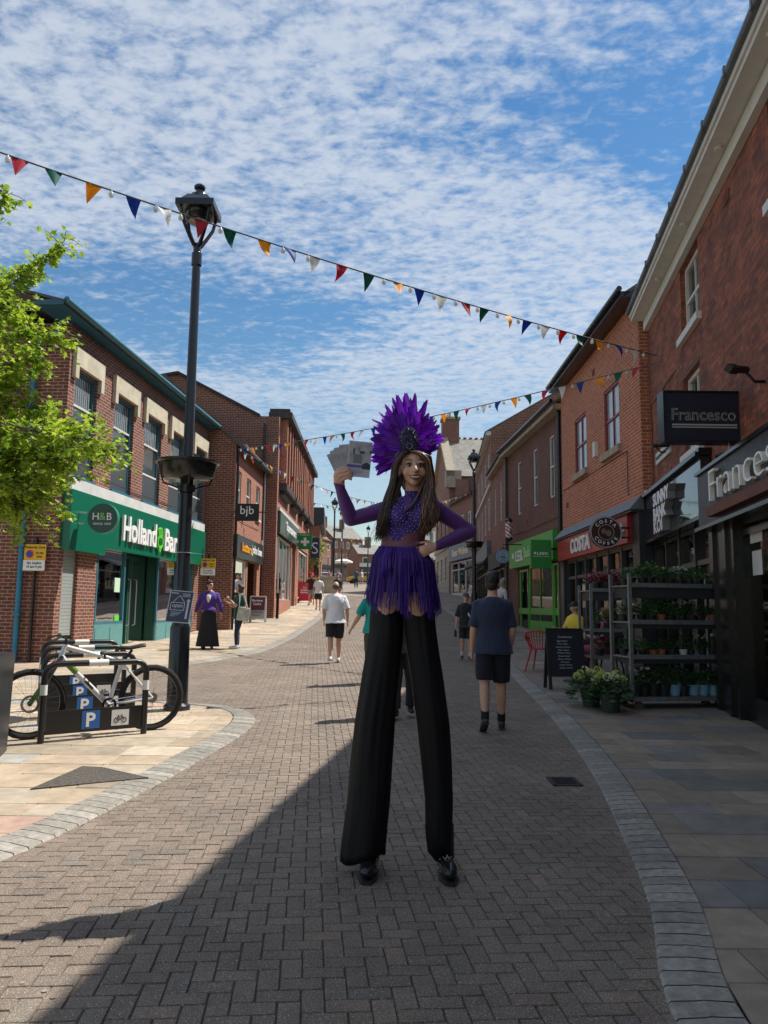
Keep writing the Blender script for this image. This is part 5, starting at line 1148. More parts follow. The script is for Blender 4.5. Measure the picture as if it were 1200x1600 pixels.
# cycle stands
M_st = mat('stand black', (.014,.014,.015), .35); M_band = mat('white reflective band', (.7,.7,.68), .4)
A_, B_ = Vector((-3.36,7.8,0)), Vector((-2.56,8.4,0)); sx = (B_-A_).normalized(); sn = Vector((sx.y,-sx.x,0)); SL = 1.03
def stand(k, lab):
    o = A_ + Vector((-.46,1.03,0))*k; y = o.y; z0 = gz(y+.3)+.03; t = thing('cycle_stand', (o.x,o.y,z0), lab, 'cycle stand', 'row of black cycle stands'); p = lambda s_, z, n=0: Vector((o.x,o.y,z0)) + sx*s_ + sn*n + Vector((0,0,z))
    H = .76; r = .12; pts = [p(0,0), p(0,H-r)] + [p(r-r*math.cos(a), H-r+r*math.sin(a)) for a in (.4,.8,1.2)] + [p(r,H), p(SL-r,H)] + [p(SL-r+r*math.sin(a), H-r+r*math.cos(a)) for a in (.4,.8,1.2)] + [p(SL,H-r), p(SL,0)]
    m = MB(); m.tube(pts, .032, 10); h = m.build('hoop', M_st, t, smooth=True)
    m = MB(); m.tube([p(.42,H), p(.62,H)], .034, 10); m.build('white_band', M_band, h, smooth=True)
    for s_ in (0,SL): m = MB(); m.tube([p(s_,H-.30), p(s_,H-.2)], .034, 10); m.build('white_band', M_band, h, smooth=True)
    m = MB(); m.loft([[p(.035,.07,-.012),p(SL-.035,.07,-.012),p(SL-.035,.07,.012),p(.035,.07,.012)],[p(.035,.3,-.012),p(SL-.035,.3,-.012),p(SL-.035,.3,.012),p(.035,.3,.012)]]); pn = m.build('panel', M_st, t)
    ff = Fr(p(0,0), sx, sn); m = MB(); ff.box(m, .38,.56,.0125,.0145,.1,.28); b = m.build('parking_plate', mat('sign blue2', (.02,.12,.4), .5), pn)
    text('P', 'lettering', M_wtxt, b, ff.pt(.47,.0145,.19), sx, U1, size=.19, ext=.002, bold=.03)
    if k < 3:
        m = MB(); ff.box(m, .68,.86,.0125,.0145,.11,.27); b = m.build('cycle_plate', M_band, pn); m = MB()
        for c_ in (.73,.81): ringmb(m, ff, c_, .0146, .165, .02,.028,.002, N=12)
        for a1, b1_ in (((.73,.165),(.75,.205)),((.75,.205),(.79,.205)),((.75,.205),(.77,.165)),((.77,.165),(.79,.205)),((.79,.205),(.81,.165)),((.785,.225),(.79,.205)),((.77,.165),(.73,.165)),((.745,.22),(.75,.205))): seg2(m, ff, a1, b1_, .0146, .006)
        m.build('cycle_mark', M_blackm, b)
    return t
for k, l in enumerate(('nearest black cycle stand with a P plate and bicycle plate, bike leaning on it','second cycle stand just behind the leaning bicycle','third cycle stand between the second and the rearmost one','rearmost black cycle stand nearest the brick shop')): stand(k, l)
m = MB(); lk = (st0.lerp(hd_t,.35)); m.tube([lk+Vector((-.03,0,.03)), lk+Vector((.03,-.05,.02)), lk+Vector((.05,-.06,-.08)), lk+Vector((-.02,-.03,-.1)), lk+Vector((-.05,0,-.02))], .014, 8)
tag(m.build('bicycle_lock', M_blackm, loc=lk), 'black cable lock joining the bike frame to the front stand', 'lock')
# planter box at the left edge
t = thing('street_planter', (-3.8,6.9,.04), 'large square black street planter cut by the left edge of the photo', 'planter')
m = MB(); m.loft([[Vector((-3.29,6.62,.04)),Vector((-3.52,7.45,.04)),Vector((-4.3,7.45,.04)),Vector((-4.3,6.62,.04))],[Vector((-3.27,6.62,.98)),Vector((-3.50,7.45,.98)),Vector((-4.3,7.45,.98)),Vector((-4.3,6.62,.98))]]); m.build('box', mat('planter black', (.02,.022,.026), .35), t, bevel=.01)
m = MB(); m.box((-4.25,6.68,.975),(-3.58,7.4,.985)); m.build('soil', mat('soil', (.03,.02,.015), .95), t)
# ================================================================= FLOWER TROLLEYS
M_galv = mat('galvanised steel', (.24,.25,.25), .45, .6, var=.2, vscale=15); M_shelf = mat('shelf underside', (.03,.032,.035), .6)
M_pot = mat('black plastic pot', (.02,.02,.022), .5); M_potb = mat('pale blue pot', (.2,.36,.48), .5); M_pott = mat('terracotta pot', (.28,.1,.05), .7)
M_pl = mat('plant leaf', (.05,.12,.03), .55, attr=True, trans=.25); M_pet = mat('petal', (.6,.1,.2), .6, attr=True, trans=.3)
def plant(kind, seed, pot=None, hgt=.16, spread=.11, n=70, ls=.035, flower=None, nf=0, fs=.02, potr=.055, poth=.09, cols=None):
    q = random.Random(seed); t = thing('potted_plant', (0,0,0), 'potted plant', 'potted plant'); m = MB(); m.lathe([(potr*.75,0),(potr,poth*.85),(potr*1.1,poth*.85),(potr*1.1,poth),(potr*.95,poth),(potr*.9,poth*.85)], (0,0,0), 14); m.build('pot', pot or M_pot, t, smooth=True)
    m = MB(); cols = cols or [(.045,.12,.03),(.07,.16,.04),(.03,.085,.025)]
    for k in range(n):
        a = q.uniform(0,6.283); r = spread*q.random()**.6; z = poth + hgt*q.uniform(.1,1)*(1-(r/spread)**2*.55); p = Vector((r*math.cos(a), r*math.sin(a), z)); leafmesh(m, p, Vector((math.cos(a),math.sin(a),q.uniform(-.5,.8))), Vector((q.uniform(-.5,.5),q.uniform(-.5,.5),1)), ls*q.uniform(.7,1.3), q.choice(cols))
    for k in range(6): a = k*1.05; m.cc = cols[0]; m.tube([(0,0,poth*.8),(spread*.5*math.cos(a),spread*.5*math.sin(a),poth+hgt*.6)], .003, 4)
    m.build('foliage', M_pl, t)
    if nf:
        m = MB()
        for k in range(nf):
            a = q.uniform(0,6.283); r = spread*q.random()**.5; c = Vector((r*math.cos(a), r*math.sin(a), poth+hgt*q.uniform(.85,1.15)))
            for w in range(10): d = Vector((q.gauss(0,1),q.gauss(0,1),abs(q.gauss(0,1)))).normalized(); leafmesh(m, c+d*fs*.4, d, Vector((q.uniform(-1,1),q.uniform(-1,1),.3)), fs, tuple(v*q.uniform(.8,1.15) for v in flower))
        m.build('flowers', M_pet, t)
    return t
protos = {'green': plant('g',1), 'fern': plant('f',2,hgt=.2,ls=.05,n=50,cols=[(.06,.17,.03),(.1,.22,.05)]), 'white': plant('w',3,nf=6,flower=(.7,.7,.62)), 'yellow': plant('y',4,nf=5,flower=(.65,.55,.05)), 'pink': plant('p',5,hgt=.3,spread=.12,nf=3,flower=(.8,.06,.16),fs=.035,pot=M_conc), 'blue': plant('b',6,pot=M_potb,n=60), 'terra': plant('t',7,pot=M_pott,hgt=.12), 'red': plant('r',8,n=120,ls=.035,cols=[(.22,.03,.06),(.3,.06,.09),(.12,.02,.04),(.4,.2,.22)])}
used = set()
def put(kind, loc, lab, rot=0, scale=1):
    o = protos[kind]
    if kind not in used: used.add(kind); o.location = loc; o.rotation_euler = (0,0,rot); o.scale = (scale,)*3; o['label'] = lab
    else: o = dup(o, loc, rot, lab, scale)
    o['group'] = 'small potted plants on the flower trolleys'; return o
def trolley(O, T, W, D, H, shelvesz, lab, posts=True):
    T = Vector(T).normalized(); N = Vector((T.y,-T.x,0)); fr = Fr(O, T, N); t = thing('flower_trolley', O, lab, 'flower trolley')
    for a in (0,W):
        for n in (0,-D): m = MB(); fr.box(m, a-.022,a+.022,n-.022,n+.022,.16,H); m.build('post', M_galv, t)
    for z in shelvesz:
        m = MB(); fr.box(m, 0,W,-D,.0,z-.02,z); fr.box(m, -.01,W+.01,0.001,.02,z-.03,z+.03); m.setm(M_galv) if False else None; s = m.build('shelf', M_galv, t)
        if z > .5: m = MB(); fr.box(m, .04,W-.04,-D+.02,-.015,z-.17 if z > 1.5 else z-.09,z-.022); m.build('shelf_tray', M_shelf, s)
    m = MB(); fr.box(m, -.02,W+.02,-D-.02,.02,.14,.2); m.build('base', M_galv, t)
    for a in (.12,W-.12):
        for n in (-.06,-D+.06): m = MB(); m.tube([fr.pt(a,n-.015,.07), fr.pt(a,n+.015,.07)], .065, 14); fr.box(m, a-.03,a+.03,n-.03,n+.03,.12,.15); m.build('castor', mat('worn rubber wheel', (.13,.09,.06), .8), t)
    return fr, t
f_t, tr1 = trolley(Vector((3.37,10.55,.1)), (1.5,.25,0), 1.5, .56, 1.86, (1.70,1.20,.73), 'galvanised trolley of bedding plants, the larger one at the front right')
q = random.Random(5); kinds = {1.70:['green','green','fern','yellow','green','white','green','fern','green','green'], 1.20:['green','green','fern','terra','fern','green','white','green','terra','white'], .73:['green','fern','terra','terra','green','pink','green','green','white','green'], .2:['green','white','green','green','blue','green','blue','blue','blue','green']}
shn = {1.70:'top shelf', 1.20:'second shelf', .73:'third shelf', .2:'bottom shelf'}
words = {'green':'leafy green plant in black pot','fern':'bright fern like plant','yellow':'yellow flowered plant','white':'white flowered plant','terra':'low plant in terracotta pot','pink':'pink geranium in pale pot','blue':'green plant in pale blue pot','red':'dark red leaved plant'}
ordn = ['first','second','third','fourth','fifth','sixth','seventh','eighth','ninth','tenth']
for z, ks in kinds.items():
    for row in (0,1):
        for i, k in enumerate(ks):
            if row and i % 2: continue
            s_ = .09 + i*.147 + q.uniform(-.02,.02); p = f_t.pt(s_, -.12-row*.24, z+.004)
            put(k, p, '%s, %s from left, %s row, %s, front trolley' % (words[k], ordn[i], 'back' if row else 'front', shn[z]), q.uniform(0,6), q.uniform(.9,1.2)*(1.45 if z < .3 else 1))
f_u, tr2 = trolley(Vector((3.50,13.0,.17)), (.56,-.02,0), .56, .9, 1.72, (1.62,.95,.5), 'second galvanised trolley behind the front one, dark red plants on top')
for i, (a, n) in enumerate(((.12,-.1),(.3,-.1),(.46,-.1),(.15,-.35),(.4,-.35))): put('red', f_u.pt(a,n,1.625), 'dark red leaved plant, %s of those on top of the rear trolley' % ordn[i], i, 1.35)
put('yellow', f_u.pt(.3,-.1,.955), 'yellow flowered plant on the middle shelf of the rear trolley', 1, 1.3); put('fern', f_u.pt(.12,-.12,.955), 'fern like plant on the middle shelf of the rear trolley', 2, 1.2); put('white', f_u.pt(.15,-.1,.505), 'white flowered plant at left on the low shelf of the rear trolley', 2, 1.3); put('green', f_u.pt(.4,-.1,.505), 'leafy green plant at right on the low shelf of the rear trolley', 2, 1.3)
def hydrangea(loc, seed, lab, sc=1, cols=((.6,.66,.14),(.66,.72,.3),(.78,.78,.5))):
    q = random.Random(seed); t = thing('hydrangea', loc, lab, 'potted plant', 'hydrangeas in dark pots'); L0 = Vector(loc); m = MB(); m.lathe([(.11,0),(.14,.2),(.152,.2),(.152,.235),(.135,.235),(.13,.2)], L0, 20); m.build('pot', mat('slate plastic pot', (.035,.045,.05), .5), t, smooth=True)
    m = MB()
    for k in range(230):
        a = q.uniform(0,6.283); r = .27*q.random()**.55*sc; z = .22+.26*q.uniform(0,1)*(1-(r/.3/sc)**2*.6) - (.1 if r > .22 else 0)
        leafmesh(m, L0+Vector((r*math.cos(a),r*math.sin(a),z)), Vector((math.cos(a),math.sin(a),q.uniform(-.6,.4))), Vector((q.uniform(-.4,.4),q.uniform(-.4,.4),1)), q.uniform(.06,.11), q.choice([(.035,.09,.025),(.055,.13,.035),(.08,.17,.05)]))
    for k in range(8): a = k*.8; m.cc=(.05,.1,.03); m.tube([L0+Vector((0,0,.2)), L0+Vector((.15*math.cos(a),.15*math.sin(a),.42))], .005, 4)
    m.build('foliage', M_pl, t); m = MB()
    for k in range(13):
        a = q.uniform(0,6.283); r = .21*q.random()**.5*sc; c = L0+Vector((r*math.cos(a),r*math.sin(a),.50+q.uniform(-.03,.05)-r*.4)); cc = q.choice(cols)
        for w in range(42): d = Vector((q.gauss(0,1),q.gauss(0,1),q.gauss(.3,1))).normalized(); leafmesh(m, c+d*.04, d, Vector((q.uniform(-1,1),q.uniform(-1,1),q.uniform(-1,1))), .02, tuple(v*q.uniform(.8,1.15) for v in cc))
    m.build('flowers', M_pet, t); return t
hydrangea((3.02,10.35,.13), 3, 'front hydrangea with lime and cream blooms in a dark pot beside the trolley'); hydrangea((2.88,10.8,.14), 9, 'rear hydrangea half hidden behind the front pot, lime blooms', 1.1)
# ================================================================= BOARDS, CHAIRS, TABLES
def aboard(x, y, w, h, face, lab, fm, rot=0, lines=None, zoff=.0, style='chalk'):
    z0 = gz(y)+.03; t = thing('pavement_board', (x,y,z0), lab, 'A-board'); T = Vector((math.cos(rot),math.sin(rot),0)); N = Vector((T.y,-T.x,0)); tl = .16
    fr = Fr2(Vector((x,y,z0)), T, N); fr.U = (Vector((0,0,1)) - N*tl).normalized(); fk_ = Fr2(Vector((x,y,z0)), T, N); fk_.U = (Vector((0,0,1)) + N*tl).normalized(); fr.O += N*.15; fk_.O -= N*.15
    for f_, nm in ((fr,'front_panel'), (fk_,'back_panel')):
        m = MB(); m.setm(fm); f_.box(m, -w/2,-w/2+.05,-.015,.015,0,h); f_.box(m, w/2-.05,w/2,-.015,.015,0,h); f_.box(m, -w/2+.05,w/2-.05,-.014,.014,h-.05,h); f_.box(m, -w/2+.05,w/2-.05,-.014,.014,.2 if style=='chalk' else .1,.25 if style=='chalk' else .15)
        m.setm(face); f_.box(m, -w/2+.05,w/2-.05,-.008,.008,.2 if style=='chalk' else .12,h-.04); p = m.build(nm, None, t)
        if nm == 'front_panel': fp = p
    return t, fr, fp
M_chalk = mat('chalk white', (.55,.55,.56), .9)
t, fr, fp = aboard(2.98,12.75,.62,.98, mat('chalkboard', (.012,.014,.022), .7), 'black chalkboard menu standing on the pavement left of the flower trolleys', M_blackm, rot=.1)
text('Sandwiches', 'lettering', M_chalk, fp, fr.pt(.0,.017,.84), fr.T, fr.U, width=.24, size=.05, ext=.002, shear=.1)
for i, w in enumerate(('Egg Mayo','Tuna Mayo','Cheese & Onion','Ham Salad','Chicken Mayo','Roast Beef','Bacon & Brie','Prawn','Veggie Wrap','Soup & Roll')):
    text(w, 'lettering', M_chalk, fp, fr.pt(-.05+.004*i,.017,.77-i*.048), fr.T, fr.U, width=.012*len(w)+.08, size=.036, ext=.002, shear=.1)
t, fr, fp = aboard(-4.72,29.3,.62,1.0, mat('maroon panel', (.11,.01,.035), .4), 'maroon and grey Mortgage Centre board standing outside the estate agents', M_conc, style='b')
m = MB(); fr.box(m, -.26,.26,.009,.013,.12,.45); m.build('grey_panel', mat('grey print', (.35,.37,.36), .6), fp)
m = MB(); 
for z, w in ((.4,.4),(.36,.44),(.3,.38),(.25,.3)): fr.box(m, -.22,-.22+w,.0132,.015,z,z+.018)
m.build('print_lines', M_blackm, fp)
text('Mortgage\nCentre', 'lettering', M_wtxt, fp, fr.pt(-.03,.009,.76), fr.T, fr.U, width=.4, size=.13, ext=.003, bold=.02)
t, fr, fp = aboard(-4.3,42.5,.75,1.15, mat('poppy red panel', (.5,.015,.03), .4), 'red pavement board below the green pharmacy sign', mat('red frame', (.45,.02,.03), .4), style='b')
text('The\nHolistic\nBuilding', 'lettering', M_wtxt, fp, fr.pt(0,.009,.68), fr.T, fr.U, width=.45, size=.13, ext=.003, bold=.02)
M_rch = mat('red plastic chair', (.42,.02,.025), .45)
def tub_chair(x, y, rz, lab, m_=None):
    z0 = gz(y)+.03; t = thing('cafe_chair', (0,0,0), lab, 'chair'); q_ = m_ or M_rch; m = MB(); m.lathe([(.0,.43),(.22,.43),(.24,.445),(.22,.46),(0,.46)], (0,0,0), 20); m.build('seat', q_, t, smooth=True)
    m = MB(); tp = []
    for k in range(19):
        a = R(-20 + 220*k/18); hgt = .80 if 30 < (-20+220*k/18) < 150 else .70; tp.append(Vector((.31*math.cos(a), .29*math.sin(a), hgt - .06*abs(math.cos(a)))))
        if k % 1 == 0: m.tube([Vector((.21*math.cos(a),.21*math.sin(a),.45)), tp[-1]], .009, 5)
    m.tube(tp, .018, 8); m.build('slatted_back', q_, t, smooth=True)
    for sx_, sy_ in ((-1,-1),(1,-1),(-1,1),(1,1)): m = MB(); m.tube([(.15*sx_,.15*sy_,.44),(.25*sx_,.24*sy_,0)], [.02,.013], 8); m.build('leg', q_, t, smooth=True)
    t.location = (x,y,z0); t.rotation_euler = (0,0,rz); return t
tub_chair(3.12,15.3,R(150),'red slatted cafe chair nearest the kerb, left of the chalkboard'); tub_chair(3.95,15.2,R(-20),'dark red cafe chair behind the chalkboard', mat('dark red chair', (.12,.012,.015), .5))
def table(x, y, r, lab):
    z0 = gz(y)+.03; t = thing('cafe_table', (x,y,z0), lab, 'table', 'round cafe tables'); m = MB(); m.lathe([(0,.72),(r,.72),(r+.01,.735),(r,.75),(0,.75)], (x,y,z0), 28); m.build('table_top', mat('grey table top', (.12,.13,.14), .35), t, smooth=True)
    m = MB(); m.tube([(x,y,z0+.02),(x,y,z0+.72)], .03, 10); m.build('pedestal', M_blackm, t); m = MB(); m.lathe([(0,0),(.24,0),(.23,.02),(.04,.04),(0,.04)], (x,y,z0), 20); m.build('base', M_blackm, t); return z0+.75
z1 = table(3.62,15.75,.36,'round table in front of the man in the yellow shirt'); z2 = table(3.42,13.75,.34,'round table with sauce bottles behind the chalkboard')
q = random.Random(2)
for i in range(7):
    a = q.uniform(0,6.28); r = q.uniform(0,.25); kind = i % 3; x, y = 3.62+r*math.cos(a), 15.75+r*math.sin(a)*.7
    m = MB(); m.lathe([(.03,0),(.04,.0),(.045,.07),(.04,.07),(.03,.01)], (x,y,z1), 12); 
    o = m.build('cup', mat('pewter crockery', (.35,.36,.38), .3, .3), loc=(x,y,z1), smooth=True)
    tag(o, 'grey cup, %s of the cups crowded on the far round table' % ordn[i], 'cup', 'cups on the far cafe table')
for i, (nm, dx, col, lab, h) in enumerate((('sauce_bottle',-.2,(.5,.03,.02),'red sauce bottle on the table behind the chalkboard',.12),('sauce_bottle',-.09,(.65,.65,.62),'white sauce bottle with a pale cap on the table behind the chalkboard',.18),('menu_holder',.03,(.38,.1,.02),'orange brown menu holder on the table behind the chalkboard',.17),('sauce_bottle',.12,(.5,.42,.3),'cream sauce bottle right of the orange menu holder',.14))):
    x, y = 3.42+dx, 13.6; m = MB()
    if nm == 'menu_holder': m.box((x-.04,y-.03,z2),(x+.04,y+.03,z2+h)); m.box((x-.045,y-.035,z2),(x+.045,y+.035,z2+.02))
    else: m.lathe([(.028,0),(.032,.01),(.032,h*.6),(.015,h*.8),(.012,h),(0,h)], (x,y,z2), 12)
    tag(m.build(nm, mat('bottle %d' % i, col, .35), loc=(x,y,z2), smooth=True), lab, 'bottle' if nm != 'menu_holder' else 'menu')
# signs of the barber and others
c0 = P(786,869,27.5); t = thing('round_sign', c0, 'pale blue round sign hanging left of the green building society fascia', 'sign'); fs = Fr(c0, (1,0,0), (0,-1,0))
m = MB(); ringmb(m, fs, 0,-.03,0,0,.245,.06,N=28); d_ = m.build('disc', mat('pale blue sign', (.28,.36,.52), .5), t); m = MB(); ringmb(m, fs, 0,.031,0,.2,.215,.004,N=28); ringmb(m, fs, 0,.031,.04,.05,.07,.004,N=14); fs.box(m,-.14,.14,.031,.035,-.06,-.03); fs.box(m,-.07,.07,.031,.035,-.15,-.12); m.build('sign_mark', mat('slate print', (.06,.06,.08), .5), d_)
m = MB(); m.tube([c0+Vector((0,0,.24)), c0+Vector((0,0,.42)), c0+Vector((.95,0,.42))], .02, 6); m.build('bracket', M_black, t)
c0 = P(795,828,28.6); t = thing('barber_pole', c0, 'striped red and white barber pole on the wall above the round blue sign', 'barber pole'); m = MB(); m.setm(M_wtxt); N = 20
for z in range(16):
    for k in range(N):
        a, b = 2*math.pi*k/N, 2*math.pi*(k+1)/N; sct = (k/N*2 + z/16*2.2) % 1; m.setm(mat('barber red', (.5,.02,.04), .4) if sct < .33 else (mat('barber navy', (.02,.03,.12), .4) if .5 < sct < .72 else M_wtxt))
        z0, z1_ = c0.z-.3+z*.6/16, c0.z-.3+(z+1)*.6/16; m.add([(c0.x+.13*math.cos(a),c0.y+.13*math.sin(a),z0),(c0.x+.13*math.cos(b),c0.y+.13*math.sin(b),z0),(c0.x+.13*math.cos(b),c0.y+.13*math.sin(b),z1_),(c0.x+.13*math.cos(a),c0.y+.13*math.sin(a),z1_)], [(0,1,2,3)])
m.build('striped_cylinder', None, t); m = MB(); m.lathe([(.0,.31),(.15,.3),(.15,.36),(.08,.44),(0,.46)], c0, 14); m.lathe([(0,-.46),(.08,-.42),(.15,-.36),(.15,-.3),(0,-.3)], c0, 14); m.build('pole_caps', M_black, t, smooth=True)
# bollard, bins, post box, planters further away
def lat(name, x, y, prof, m_, lab, cat, n=14): z = gz(y)+.03; m = MB(); m.lathe(prof, (x,y,z), n); return tag(m.build(name, m_, loc=(x,y,z), smooth=True), lab, cat)
lat('bollard', -4.25,31.2, [(.06,0),(.06,.95),(.075,.96),(.07,1.02),(0,1.04)], M_black, 'black bollard at the corner of the brick fin building', 'bollard')
lat('post_box', -4.62,48.5, [(.26,0),(.26,.15),(.23,.18),(.23,1.3),(.28,1.34),(.28,1.42),(.2,1.52),(0,1.58)], mat('post box red', (.6,.01,.015), .35), 'red pillar post box behind the red pavement board', 'post box')
t = thing('flower_tub', (-4.35,46.6,gz(46.6)), 'black square tub with orange flowers beside the red post box', 'planter'); m = MB(); m.box((-4.75,46.3,gz(46)),(-3.95,47,gz(46)+1.0)); m.build('box', M_black, t)
m = MB(); q = random.Random(1)
for k in range(160): leafmesh(m, Vector((-4.35+q.uniform(-.36,.36),46.65+q.uniform(-.3,.3),gz(46)+1.05+q.uniform(0,.25))), Vector((q.uniform(-1,1),q.uniform(-1,1),.4)), Vector((0,0,1)), .1, q.choice([(.1,.2,.03),(.7,.25,.05),(.75,.45,.1),(.12,.22,.04)]))
m.build('flowers', M_pet, t)
for x, y, l in ((5.05,66,'dark green litter bin against the stone ground floor'),(4.6,70,'second green litter bin further along the stone wall')):
    z = gz(y); t = thing('litter_bin', (x,y,z), l, 'bin', 'green litter bins'); m = MB(); m.box((x-.35,y-.35,z),(x+.35,y+.35,z+1.15)); m.build('body', mat('bin green', (.015,.05,.035), .5), t, bevel=.03); m = MB(); m.box((x-.39,y-.39,z+1.15),(x+.39,y+.39,z+1.3)); m.build('lid', M_black, t, bevel=.03)
# gazebo parasol, low wall, car in the distance
z = gz(88); t = thing('market_parasol', (-4.6,88,z), 'wide cream parasol over the crowd in the middle distance', 'parasol'); m = MB(); m.lathe([(1.1,2.5),(1.08,2.65),(.6,2.85),(.05,2.95),(0,2.9),(.6,2.75)], (-4.6,88,z), 12); m.build('canopy', mat('cream canvas', (.7,.66,.58), .8), t); m = MB(); m.tube([(-4.6,88,z),(-4.6,88,z+3.1)], .05, 8); m.build('pole', M_black, t)
z = gz(56); m = MB(); m.box((-5.0,56,z),(-3.4,56.5,z+1.15)); m.box((-5.1,55.9,z+1.15),(-3.3,56.6,z+1.27)); m.build('low_wall', M_cream, loc=(-4.2,56,z)); tag(bpy.data.objects['low_wall'], 'low cream stone wall behind the woman in the pale top', 'wall')
def car(x, y, rz, col, lab):
    z = gz(y); t = thing('parked_car', (0,0,0), lab, 'car', 'cars parked at the far end'); m = MB(); W_ = .85
    prof = [(-2.1,.35),(-2.1,.75),(-1.9,.85),(-1.1,.92),(-.5,1.42),(.9,1.45),(1.6,1.0),(2.1,.9),(2.15,.4)]
    m.loft([[Vector((a,-W_,b)) for a,b in prof],[Vector((a,W_,b)) for a,b in prof]]); m.build('body', mat('car '+lab[:6], col, .25, coat=.5), t, bevel=.08)
    g = [(-1.0,.95),(-.48,1.36),(.85,1.38),(1.4,1.0)]; m = MB(); m.loft([[Vector((a,-W_-.01,b)) for a,b in g],[Vector((a,W_+.01,b)) for a,b in g]]); m.build('windows', M_dglass, t)
    for a in (-1.35,1.35):
        for s_ in (-1,1): m = MB(); m.tube([Vector((a,W_*s_-.1*s_,.33)), Vector((a,W_*s_+.03*s_,.33))], .33, 16); m.build('wheel', M_tyre, t)
    t.location = (x,y,z); t.rotation_euler = (0,0,rz)
car(-8.4,101,R(60),(.5,.52,.54),'silver car parked at the far left bend'); car(-2.6,100,R(10),(.5,.28,.05),'orange yellow car parked outside the far terrace')
# ================================================================= PEOPLE
M_skin = mat('skin', (.56,.31,.215), .45, var=.08, vscale=30); M_skin2 = mat('skin shaded', (.45,.26,.19), .5, var=.08, vscale=30)
def capsule(mb, a, b, r0, r1, n=12, flat=1.0, up=None, mid=None, rm=None):
    pts, rr = [a], [r0]
    if mid is not None: pts.append(mid); rr.append(rm)
    pts.append(b); rr.append(r1); mb.tube(pts, rr, n, rnd_end=True, flat=flat, up=up)
def hand(mb, w, d, nrm, sc=1.0, curl=.5, side=1, spread=.12):
    """palm plus five bent fingers; w wrist, d direction of the hand, nrm back-of-hand normal"""
    w = Vector(w); d = Vector(d).normalized(); nrm = Vector(nrm); nrm = (nrm - d*nrm.dot(d)).normalized(); x = d.cross(nrm)*side
    mb.tube([w, w+d*.03*sc, w+d*.085*sc], [.024*sc,.034*sc,.036*sc], 10, rnd_end=True, flat=.5, up=nrm)
    for i, (o, ln, r) in enumerate(((-.030,.066,.0082),(-.010,.075,.0086),(.011,.07,.0084),(.031,.055,.0074))):
        b = w + d*.085*sc + x*o*sc; fd = (d + x*(o*spread*20)).normalized(); c = curl*(1+.12*i); pts = [b-fd*.01*sc, b]
        for k, f in enumerate((.45,.32,.23)):
            a = c*(k+1)*.75; dd = fd*math.cos(a) - nrm*math.sin(a); pts.append(pts[-1] + dd*ln*f*sc)
        mb.tube(pts, [r*sc, r*sc, r*.95*sc, r*.88*sc, r*.75*sc], 8, rnd_end=True)
    b = w + d*.025*sc - x*.026*sc; t1 = (d*.62 - x*.68 - nrm*.35).normalized(); t2 = (d*.9 - x*.25 - nrm*.35).normalized()
    mb.tube([b, b+t1*.036*sc, b+t1*.036*sc+t2*.034*sc, b+t1*.036*sc+t2*.058*sc], [.0125*sc,.011*sc,.0095*sc,.008*sc], 8, rnd_end=True)
def head(mb, c, f, H=.225, u=Vector((0,0,1))):
    f = Vector(f).normalized(); u = (Vector(u) - f*Vector(u).dot(f)).normalized(); x = f.cross(u); M = Matrix((x, f, u)).transposed(); s = H/.225; e = lambda p, r: mb.ell(c + M @ (Vector(p)*s), tuple(v*s for v in r), 16, 12, M)
    e((0,-.015,.022), (.074,.092,.088)); e((0,.025,-.02), (.062,.066,.082)); e((0,.058,-.086), (.027,.024,.022)); e((0,.03,-.07), (.046,.044,.032))
    for q_ in (-1,1): e((.036*q_,.062,-.022), (.022,.02,.026)); e((.077*q_,-.008,-.012), (.010,.018,.032)); e((.034*q_,.068,.026), (.025,.014,.010))
    mb.tube([c+M@(Vector((0,.082,.02))*s), c+M@(Vector((0,.102,-.012))*s), c+M@(Vector((0,.106,-.026))*s)], [.008*s,.011*s,.014*s], 8, rnd_end=True); e((0,.09,-.056), (.022,.010,.012))
    return M, s
def face_parts(par, c, M, s, skin=None, eyes=True, mouth=(.35,.1,.09), smile=False):
    P_ = lambda x, y, z: c + M @ (Vector((x,y,z))*s)
    m = MB()
    for q_ in (-1,1): m.ell(P_(.031*q_,.077,.004), (.014*s,.009*s,.006*s), 10, 6, M)
    m.build('eyes', mat('eye dark', (.03,.02,.018), .25), par, smooth=True)
    m = MB()
    for q_ in (-1,1): m.tube([P_(.014*q_,.088,.021), P_(.032*q_,.088,.027), P_(.051*q_,.078,.020)], [.0035*s,.004*s,.002*s], 6)
    m.build('eyebrows', mat('brow brown', (.05,.028,.018), .8), par)
    m = MB(); w = .024 if not smile else .03
    m.tube([P_(-w,.082,-.052), P_(-w*.5,.094,-.060), P_(0,.097,-.062), P_(w*.5,.094,-.060), P_(w,.082,-.052)], [.003*s,.0055*s,.006*s,.0055*s,.003*s], 6); m.build('lips', mat('lips %.2f' % mouth[0], mouth, .4), par, smooth=True)
